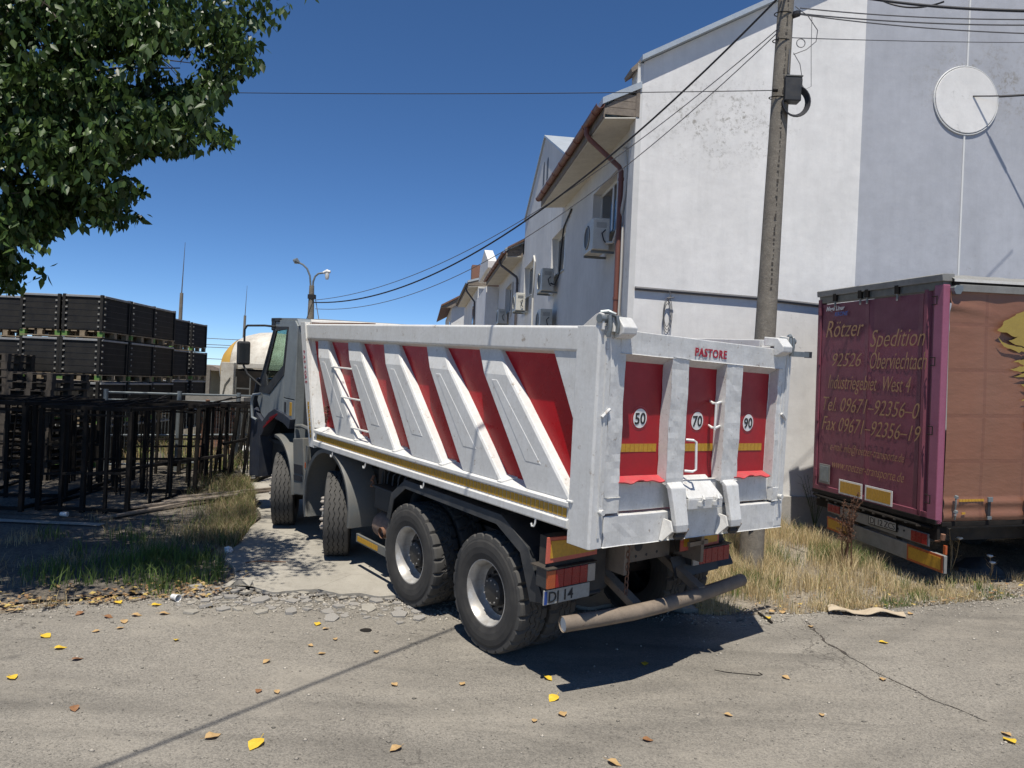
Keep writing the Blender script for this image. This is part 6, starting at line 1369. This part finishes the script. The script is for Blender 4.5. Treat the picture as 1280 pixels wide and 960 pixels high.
for e in ends:
    h = min(max(e.z - random.uniform(.3, 1.6), 3.4), 9.5); s = base + Vector((.3, .1, h - base.z)); 
    c1 = s.lerp(e, .4) + Vector((random.uniform(-.3, .3), random.uniform(-.3, .3), random.uniform(.2, .7))); pts = []
    for i in range(9):
        t = i / 8; p = s * (1 - t) ** 2 + c1 * 2 * t * (1 - t) + e * t * t; p += Vector((n2(t * 4, e.x, 1), n2(t * 4, e.y, 1, 3), n2(t * 4, e.z, 1, 7))) * .12 * t; pts.append(p - base)
    np_b = 6 if vis_e(e) else 9
    bmb.tube(pts[:np_b], [.05 * (1 - i / 8) + .006 for i in range(np_b)], 5)
    p8 = pts[-1] + base
    vis = any((e - at(u, v, Y)).length < .01 for u, v, Y in tips)
    for j in range(58 if vis else 26):
        t = 1 - random.random() ** 1.5 * .65 if vis else random.uniform(.25, 1); i = min(int(t * 8), 7); p = pts[i].lerp(pts[i + 1], t * 8 - i) + base
        q = p + Vector((random.gauss(0, .22), random.gauss(0, .24), random.gauss(-.08, .16))); anchors.append(q)
        if j < 9 and t < (.72 if vis else 1): bmb.tube([p - base, (p.lerp(q, .5) + Vector((0, 0, .03))) - base, q - base], [.009, .006, .003], 4)
bmb.build('branches', M['bark'], TR, smooth=True)
def scr(P_):                    # where a point falls in the photo
    q = (np.asarray(P_) - np.array([0, 0, CAM_H])) @ np.array(MC); return 640 + F_PX * q[:, 0] / q[:, 2], 480 + F_PX * q[:, 1] / q[:, 2]
LV = np.array([(0, 0, 0), (.30, .42, .03), (0, .40, -.02), (-.30, .42, .03), (.19, .75, .0), (-.19, .75, .0), (0, 1.12, -.06)]); LF = np.array([(0, 1, 2), (0, 2, 3), (2, 1, 4), (2, 5, 3), (2, 4, 6), (2, 6, 5)])
A_ = np.array([tuple(a) for a in anchors]); K = 24
C0 = np.repeat(A_, K, 0) + rng.normal(0, .11, (len(A_) * K, 3)); n = len(C0)
u_, v_ = scr(C0)
# crown outline as seen: an irregular line from the top edge down to the left edge
bu = np.array([375, 345, 325, 300, 322, 300, 272, 262, 290, 255, 215, 160, 150, 178, 160, 115, 95, 66, 62, 44, 50, 28, 5]); bv = np.array([0, 18, 50, 62, 85, 98, 112, 140, 180, 192, 190, 190, 215, 255, 282, 262, 268, 250, 285, 300, 335, 355, 362])
lim = np.interp(v_, bv, bu, left=385, right=-50) + rng.normal(0, 5, n) + 12 - 20 * np.maximum(0, np.sin(v_ / 7.3 + u_ / 40))
gap = np.array([noise.noise(Vector((a[0] * 2.1, a[1] * 2.1, a[2] * 2.1))) + .45 * noise.noise(Vector((a[0] * 6, a[1] * 6, a[2] * 6))) for a in C0])
gx, gy_ = C0[:, 0] - SUN.x / SUN.z * C0[:, 2], C0[:, 1] - SUN.y / SUN.z * C0[:, 2]
sunny = (((gx + 3.8) / 1.25) ** 2 + ((gy_ - 8.45) / .95) ** 2 < 1) | ((gx > -3.35) & (gy_ < 9.9))
deep = (C0[:, 1] > 8.3) & (rng.random(n) < .6)
keep = ((u_ < lim) & (gap > .06) & ~deep & ~(sunny & (rng.random(n) < .6))) | ((v_ < -25) & (gap > -.2) & ~(sunny & (rng.random(n) < .93))); C0 = C0[keep]; u_, v_ = u_[keep], v_[keep]; n = len(C0)
size = rng.uniform(.045, .112, n)
down = rng.normal(0, .55, (n, 3)) + np.array([0, 0, -1.0]); down /= np.linalg.norm(down, axis=1)[:, None]
side_ = np.cross(down, rng.normal(0, 1, (n, 3))); side_ /= np.linalg.norm(side_, axis=1)[:, None]; nor = np.cross(side_, down)
def leafV(idx): return C0[idx][:, None] + size[idx][:, None, None] * (LV[None, :, 0, None] * side_[idx][:, None] + LV[None, :, 1, None] * down[idx][:, None] + LV[None, :, 2, None] * nor[idx][:, None])
inframe = (u_ > 0) & (u_ < 390) & (v_ > 0) & (v_ < 365)
px_size = size * F_PX / C0[:, 1]; order = np.argsort(-np.where(inframe, px_size, 0)); single = order[:280]; rest = order[280:]
V = leafV(rest); Fq = (LF[None] + (np.arange(len(rest)) * 7)[:, None, None]).reshape(-1, 3)
lc = np.array([(.034, .066, .017), (.050, .092, .022), (.028, .054, .015), (.085, .135, .035)])[rng.integers(0, 4, len(rest))] * rng.uniform(.6, 1.25, (len(rest), 1))
fo = fast_mesh('foliage', V.reshape(-1, 3), Fq, M['leaf'], np.repeat(lc, 7, 0)); fo.parent = TR; fo.matrix_parent_inverse = TR.matrix_world.inverted() if False else Matrix.Translation(-base); fo['kind'] = 'stuff'
lme = bpy.data.meshes.new('leaf'); lme.from_pydata(LV.tolist(), [], LF.tolist()); lme.materials.append(M['leaf_green'])
for i in single:
    o = bpy.data.objects.new('leaf', lme); COL.objects.link(o); o.parent = TR
    o.matrix_local = Matrix.Translation(Vector(C0[i]) - base) @ Matrix((Vector(side_[i]), Vector(down[i]), Vector(nor[i]))).transposed().to_4x4() @ Matrix.Scale(float(size[i]), 4)
print('leaves', n)
#%%SMALL
# ================================================================== SMALL THINGS ON THE GROUND
random.seed(3)
def fallen(kind):
    mb = MB(); curl = random.uniform(.05, .35)
    pts = [(0, 0), (.30, .22), (.42, .50), (.25, .80), (0, 1.12), (-.25, .80), (-.42, .50), (-.30, .22)]
    V = [(0, .5, .03)] + [(x, y, curl * (x * x * 2.2) + .06 * math.sin(y * 5)) for x, y in pts] + [(.01, -.35, .05)]
    mb.add(V, [(0, i + 1, (i + 1) % 8 + 1) for i in range(8)]); mb.tube([(0, 0, .02), (.02, -.3, .06)], .015, 4); me = mb.mesh('fallen_leaf', M['leaf_' + kind])
    me.transform(Matrix.Translation((0, -.5, 0))); return me
LM_ = {k: [fallen(k) for _ in range(3)] for k in ('yellow', 'tan', 'brown')}
FL = [(320, 931, .13, 'yellow', 'largest bright yellow leaf, lying at the bottom of the photo'), (15, 848, .09, 'yellow', 'yellow leaf at the far left edge of the road'), (75, 811, .09, 'yellow', 'yellow leaf left of centre on the road, lower of a pair'), (57, 796, .10, 'yellow', 'flat yellow leaf just above another near the grass'),
      (93, 887, .075, 'brown', 'small brown leaf alone on the lower left asphalt'), (96, 825, .08, 'brown', 'brown leaf below the pair of yellow leaves'), (265, 922, .10, 'tan', 'pale tan leaf beside the largest yellow leaf'), (495, 937, .09, 'tan', 'curled orange tan leaf at the bottom centre'), (578, 856, .06, 'tan', 'tiny tan leaf below the rear wheels'), (493, 857, .06, 'tan', 'tiny pale leaf left of the rear wheel shadow'),
      (333, 828, .07, 'tan', 'orange tan leaf in the middle of the left road half'), (323, 865, .06, 'brown', 'brown leaf, left of a close pair'), (346, 866, .055, 'tan', 'tan leaf, right of a close pair'), (388, 808, .05, 'tan', 'small tan leaf near the broken concrete'), (397, 781, .08, 'yellow', 'yellow leaf just below the broken concrete'), (407, 787, .06, 'tan', 'pale leaf next to the yellow one below the broken concrete'),
      (419, 800, .05, 'tan', 'tiny leaf below the broken slab edge'), (402, 818, .06, 'tan', 'thin pale leaf lying alone left of the wheels'), (470, 816, .06, 'tan', 'small tan leaf close to the rear tyre'), (261, 758, .09, 'yellow', 'bright yellow leaf at the corner of the green grass'), (147, 754, .10, 'yellow', 'round bright yellow leaf in the dry litter'), (195, 757, .09, 'yellow', 'yellow leaf in the litter left of the plastic cup'),
      (220, 801, .06, 'yellow', 'small yellow leaf below the plastic cup'), (150, 786, .06, 'tan', 'small tan leaf at the asphalt edge on the left'), (237, 739, .08, 'tan', 'orange leaf above the plastic cup'), (685, 849, .08, 'yellow', 'yellow leaf at the edge of the truck shadow'), (692, 874, .10, 'yellow', 'larger yellow leaf below the truck shadow'), (703, 894, .08, 'tan', 'pale leaf, lowest of three below the truck shadow'),
      (806, 831, .08, 'yellow', 'yellow leaf inside the rim of the truck shadow'), (668, 902, .05, 'tan', 'tiny pale crumb-like leaf left of the three leaves'), (982, 848, .07, 'tan', 'pale tan leaf right of the shadow'), (1103, 850, .07, 'tan', 'orange leaf on the road crack'), (1104, 804, .08, 'yellow', 'thin yellow leaf right of the road crack'), (1013, 784, .07, 'tan', 'tan leaf at the top of the road crack'), (959, 773, .09, 'yellow', 'bright yellow leaf by the tip of the shadow'),
      (1262, 927, .10, 'yellow', 'long yellow leaf at the lower right'), (1258, 919, .07, 'tan', 'tan leaf touching the long yellow one'), (910, 895, .06, 'tan', 'small pale leaf in the lower middle right'), (809, 926, .07, 'brown', 'dark round brown leaf at the bottom right of centre'), (767, 955, .09, 'tan', 'greyish leaf at the very bottom edge'), (1027, 895, .05, 'tan', 'tiny pale speck of leaf on the right half'),
      (120, 790, .06, 'tan', 'dry leaf at the left road edge'), (155, 778, .08, 'tan', 'dry curled leaf in the left litter strip'), (170, 770, .09, 'tan', 'dry pale leaf beside the round yellow leaf'), (135, 772, .08, 'brown', 'brown curled leaf in the left litter strip'), (205, 768, .09, 'tan', 'tan leaf in front of the plastic cup'), (100, 768, .08, 'brown', 'brown leaf under the shaded grass edge'),
      (965, 765, .07, 'tan', 'tan leaf in the dry grass edge left of the cardboard'), (978, 766, .08, 'tan', 'orange tan leaf next to the cardboard'), (1138, 768, .07, 'tan', 'leaf right of the cardboard')]
for i, (u, v, s_, k, lab) in enumerate(FL):
    o = bpy.data.objects.new('fallen_leaf', LM_[k][i % 3]); COL.objects.link(o); o.location = gnd(u, v, .012); o.scale = (s_ * 1.05,) * 3; o.rotation_euler = (random.uniform(-.12, .12), random.uniform(-.12, .12), random.uniform(0, 6.3)); setp(o, lab, 'leaf', 'fallen leaves on the ground')
# litter of dry leaves in the grass edge: uncountable
P_l = []; F_l = []; c_l = []
for k in range(620):
    if k < 480: x = random.uniform(-6.4, -2.9); y = edge_far(x) + abs(random.gauss(0, .38)) - .08
    else: x = random.uniform(2, 7.5); y = edge_far(x) + abs(random.gauss(0, .35))
    s_ = random.uniform(.018, .045); a = random.random() * 6.3; z = zg(y) + .02; n0 = len(P_l)
    for dx, dy in ((-1, 0), (0, -.55), (1, 0), (0, .55)): P_l.append((x + s_ * (dx * math.cos(a) - dy * math.sin(a)), y + s_ * (dx * math.sin(a) + dy * math.cos(a)), z + random.uniform(0, .025)))
    F_l.append((n0, n0 + 1, n0 + 2, n0 + 3)); c_l += [random.choice([(.50, .36, .2), (.42, .28, .14), (.30, .18, .09), (.56, .42, .14)])] * 4
setp(fast_mesh('leaf_litter', P_l, F_l, M['grass'], np.array(c_l)), 'scattered dry leaf litter along the grass edges', 'leaf litter', kind='stuff')
# plastic cup lying by the grass
g = gnd(219, 751, .035); CU = thing('plastic_cup', 'white plastic cup lying on its side at the grass edge', 'cup', frame(g, R(-30)))
mb = MB(); mb.lathe([(0, -.05), (.026, -.05), (.028, -.046), (.036, .045), (.039, .047), (.036, .049), (.033, .045), (.025, -.044), (0, -.044)], 20, (0, 0, 0), 'x'); mb.build('cup_body', M['plastic_white'], CU, smooth=True)
for z in (.0, .018): mb = MB(); mb.lathe([(.0325 + z * .1, z), (.0345 + z * .1, z + .003), (.0325 + z * .1, z + .006)], 20, (0, 0, 0), 'x'); mb.build('cup_ring', M['trailer_grey'], CU)
g = gnd(285, 693, .045); mb = MB(); mb.lathe([(0, -.045), (.045, -.035), (.062, 0), (.04, .035), (0, .045)], 12, (0, 0, 0), 'z'); mb.xf(lambda p: p * (1 + 14 * n2(p.x * 40, p.y * 40 + p.z * 30, 1) * .05) + g); setp(mb.build('crumpled_paper', M['plastic_white'], None), 'crumpled white paper at the left edge of the driveway', 'litter')
g = gnd(330, 708, .05); mb = MB(); mb.tube([g + Vector((-.20, -.06, 0)), g + Vector((-.05, .02, .01)), g + Vector((.10, .03, .005)), g + Vector((.24, .06, 0))], .008, 6); setp(mb.build('twig', M['weed_brown'], None), 'thin brown twig lying on the driveway slab', 'twig')
g = gnd(80, 647, .05); mb = MB(); mb.lathe([(0, -.05), (.03, -.05), (.036, .05), (0, .05)], 14, g, 'x'); setp(mb.build('plastic_cup', M['plastic_white'], None), 'white cup lying in the shaded yard near the racks', 'cup')
g = gnd(1080, 768, 0)
mb = MB(); mb.grid(lambda u, v: (g.x - .42 + .84 * u + .05 * v, g.y - .08 + (.16 + .06 * n2(u * 3, 1, 1)) * v + .02 * n2(u * 9, v, 1), zg(g.y) + .02 + .022 * (1 + math.sin(u * 11 + v)) + .012 * n2(u * 8, v * 5, 1, 4)), 30, 6)
cb = mb.build('cardboard', M['cardboard'], None, fix=False); s_ = cb.modifiers.new('t', 'SOLIDIFY'); s_.thickness = .006; setp(cb, 'crumpled flat piece of cardboard at the edge of the dry grass', 'cardboard')
g = gnd(1225, 712, .0); mb = MB(); mb.lathe([(0, .22), (.17, .17), (.30, .04), (.33, -.05)], 18, (0, 0, 0), 'z'); mb.xf(lambda p: Vector((p.x * 1.1, p.y * .6, p.z * .8)) * (1 + .35 * n2(p.x * 6, p.y * 6, 1)) + g); setp(mb.build('black_bag', M['black_plastic'], None, smooth=True), 'black plastic bag half hidden under the trailer', 'bag')
g = gnd(458, 788, .004); mb = MB(); mb.lathe([(0, .006), (.055, .004), (.06, 0)], 14, (0, 0, 0), 'z'); mb.xf(lambda p: Vector((p.x * (1 + .4 * n2(p.x * 30, p.y * 30)), p.y * .8, p.z)) + g); setp(mb.build('tar_spot', M['steel_dark'], None), 'small black tar lump on the road left of the rear wheels', 'tar lump')
# thin bar casting at the shadow tip
g0, g1 = gnd(948, 768, .02), gnd(965, 780, .015)
mb = MB(); mb.tube([g0, g1], .012, 6); setp(mb.build('iron_rod', M['steel_dark'], None), 'thin dark rod on the asphalt at the tip of the truck shadow', 'rod')
g = gnd(930, 843, .006); mb = MB(); mb.tube([g + Vector(p) for p in ((-.24, .06, 0), (-.15, .02, 0), (-.02, 0, 0), (.12, -.02, 0), (.16, .0, 0), (.14, .05, 0))], .003, 5); setp(mb.build('thin_wire', M['steel_dark'], None), 'short thin bent wire lying on the road in front of the bumper shadow', 'wire')
# dock weeds: rust brown stems with seed clusters
def dock(u, v, hts, label, lean=0):
    g = gnd(u, v); t = thing('dock_weed', label, 'weed', Matrix.Translation(g))
    for k, h in enumerate(hts):
        a = random.uniform(-.25, .25) + lean; x0 = random.uniform(-.08, .08); top = Vector((x0 + math.sin(a) * h, random.uniform(-.1, .1), math.cos(a) * h))
        b0 = Vector((x0, random.uniform(-.05, .05), 0)); mb = MB(); mid = b0.lerp(top, .5) + Vector((random.uniform(-.03, .03), 0, 0)); mb.tube([b0, mid, top], [.011, .009, .005], 5); mb.build('stem', M['weed_brown'], t)
        mb = MB()
        for j in range(320):
            s = random.uniform(.42, 1); c = b0.lerp(mid, s * 2) if s < .5 else mid.lerp(top, s * 2 - 1); r = .050 * (1.2 - s) + .014
            c = c + Vector((random.gauss(0, r * .6), random.gauss(0, r * .6), random.gauss(0, .012))); q = .012
            mb.add([c + Vector((random.uniform(-q, q), random.uniform(-q, q), random.uniform(-q, q))) for _ in range(3)], [(0, 1, 2)])
        o = mb.build('seed_cluster', M['weed_brown'], t, fix=False)
        for j in range(random.randint(2, 4)):
            s = random.uniform(.45, .8); c = b0.lerp(top, s); d = Vector((random.choice([-1, 1]) * random.uniform(.06, .16), random.uniform(-.05, .05), random.uniform(.08, .2))); mb = MB(); mb.tube([c, c + d], .004, 4)
            for q_ in range(40):
                cc = c + d * random.uniform(.3, 1) + Vector((random.gauss(0, .012),) * 3); q = .012; mb.add([cc + Vector((random.uniform(-q, q), random.uniform(-q, q), random.uniform(-q, q))) for _ in range(3)], [(0, 1, 2)])
            mb.build('side_branch', M['weed_brown'], t, fix=False)
    return t
dock(1058, 712, [1.05, .98, .80, .88, .6], 'tall rust brown dock weed in front of the trailer reflectors'); dock(940, 705, [.72, .6], 'dry brown weed growing beside the base of the concrete pole', -.1); dock(905, 690, [.6], 'short dry weed close to the right rear of the truck')
def stemweed(u, v, n_, h, label, m='grass', flowers=False):
    g = gnd(u, v); mb = MB(); t = thing('stem_weed', label, 'weed', Matrix.Translation(g))
    for k in range(n_):
        a = random.uniform(-.6, .6); hh = h * random.uniform(.6, 1.1); top = Vector((math.sin(a) * hh * .6, random.uniform(-.15, .15), hh)); mb.tube([(0, 0, 0), top * .5 + Vector((.02, 0, 0)), top], [.005, .004, .002], 4)
        for j in range(7): c = top * random.uniform(.35, 1); d = Vector((random.uniform(-.08, .08), random.uniform(-.05, .05), random.uniform(.0, .1))); mb.tube([c, c + d], .0018, 3, cap=False)
        if flowers:
            fm = MB(); fm.lathe([(0, .008), (.030, .014), (.040, .0), (.01, -.02)], 10, top, 'z'); fm.build('flower', M['plastic_white'], t)
    mb.build('stems', M['leaf_green'] if not flowers else M['leaf_tan'], t)
stemweed(1018, 660, 9, .85, 'bushy grey green stemmed weed against the house plinth'); stemweed(1188, 716, 3, .62, 'thin weed with white umbel flowers in front of the trailer underside', flowers=True); stemweed(1238, 722, 2, .35, 'small stalk with white buds at the right under the trailer', flowers=True)
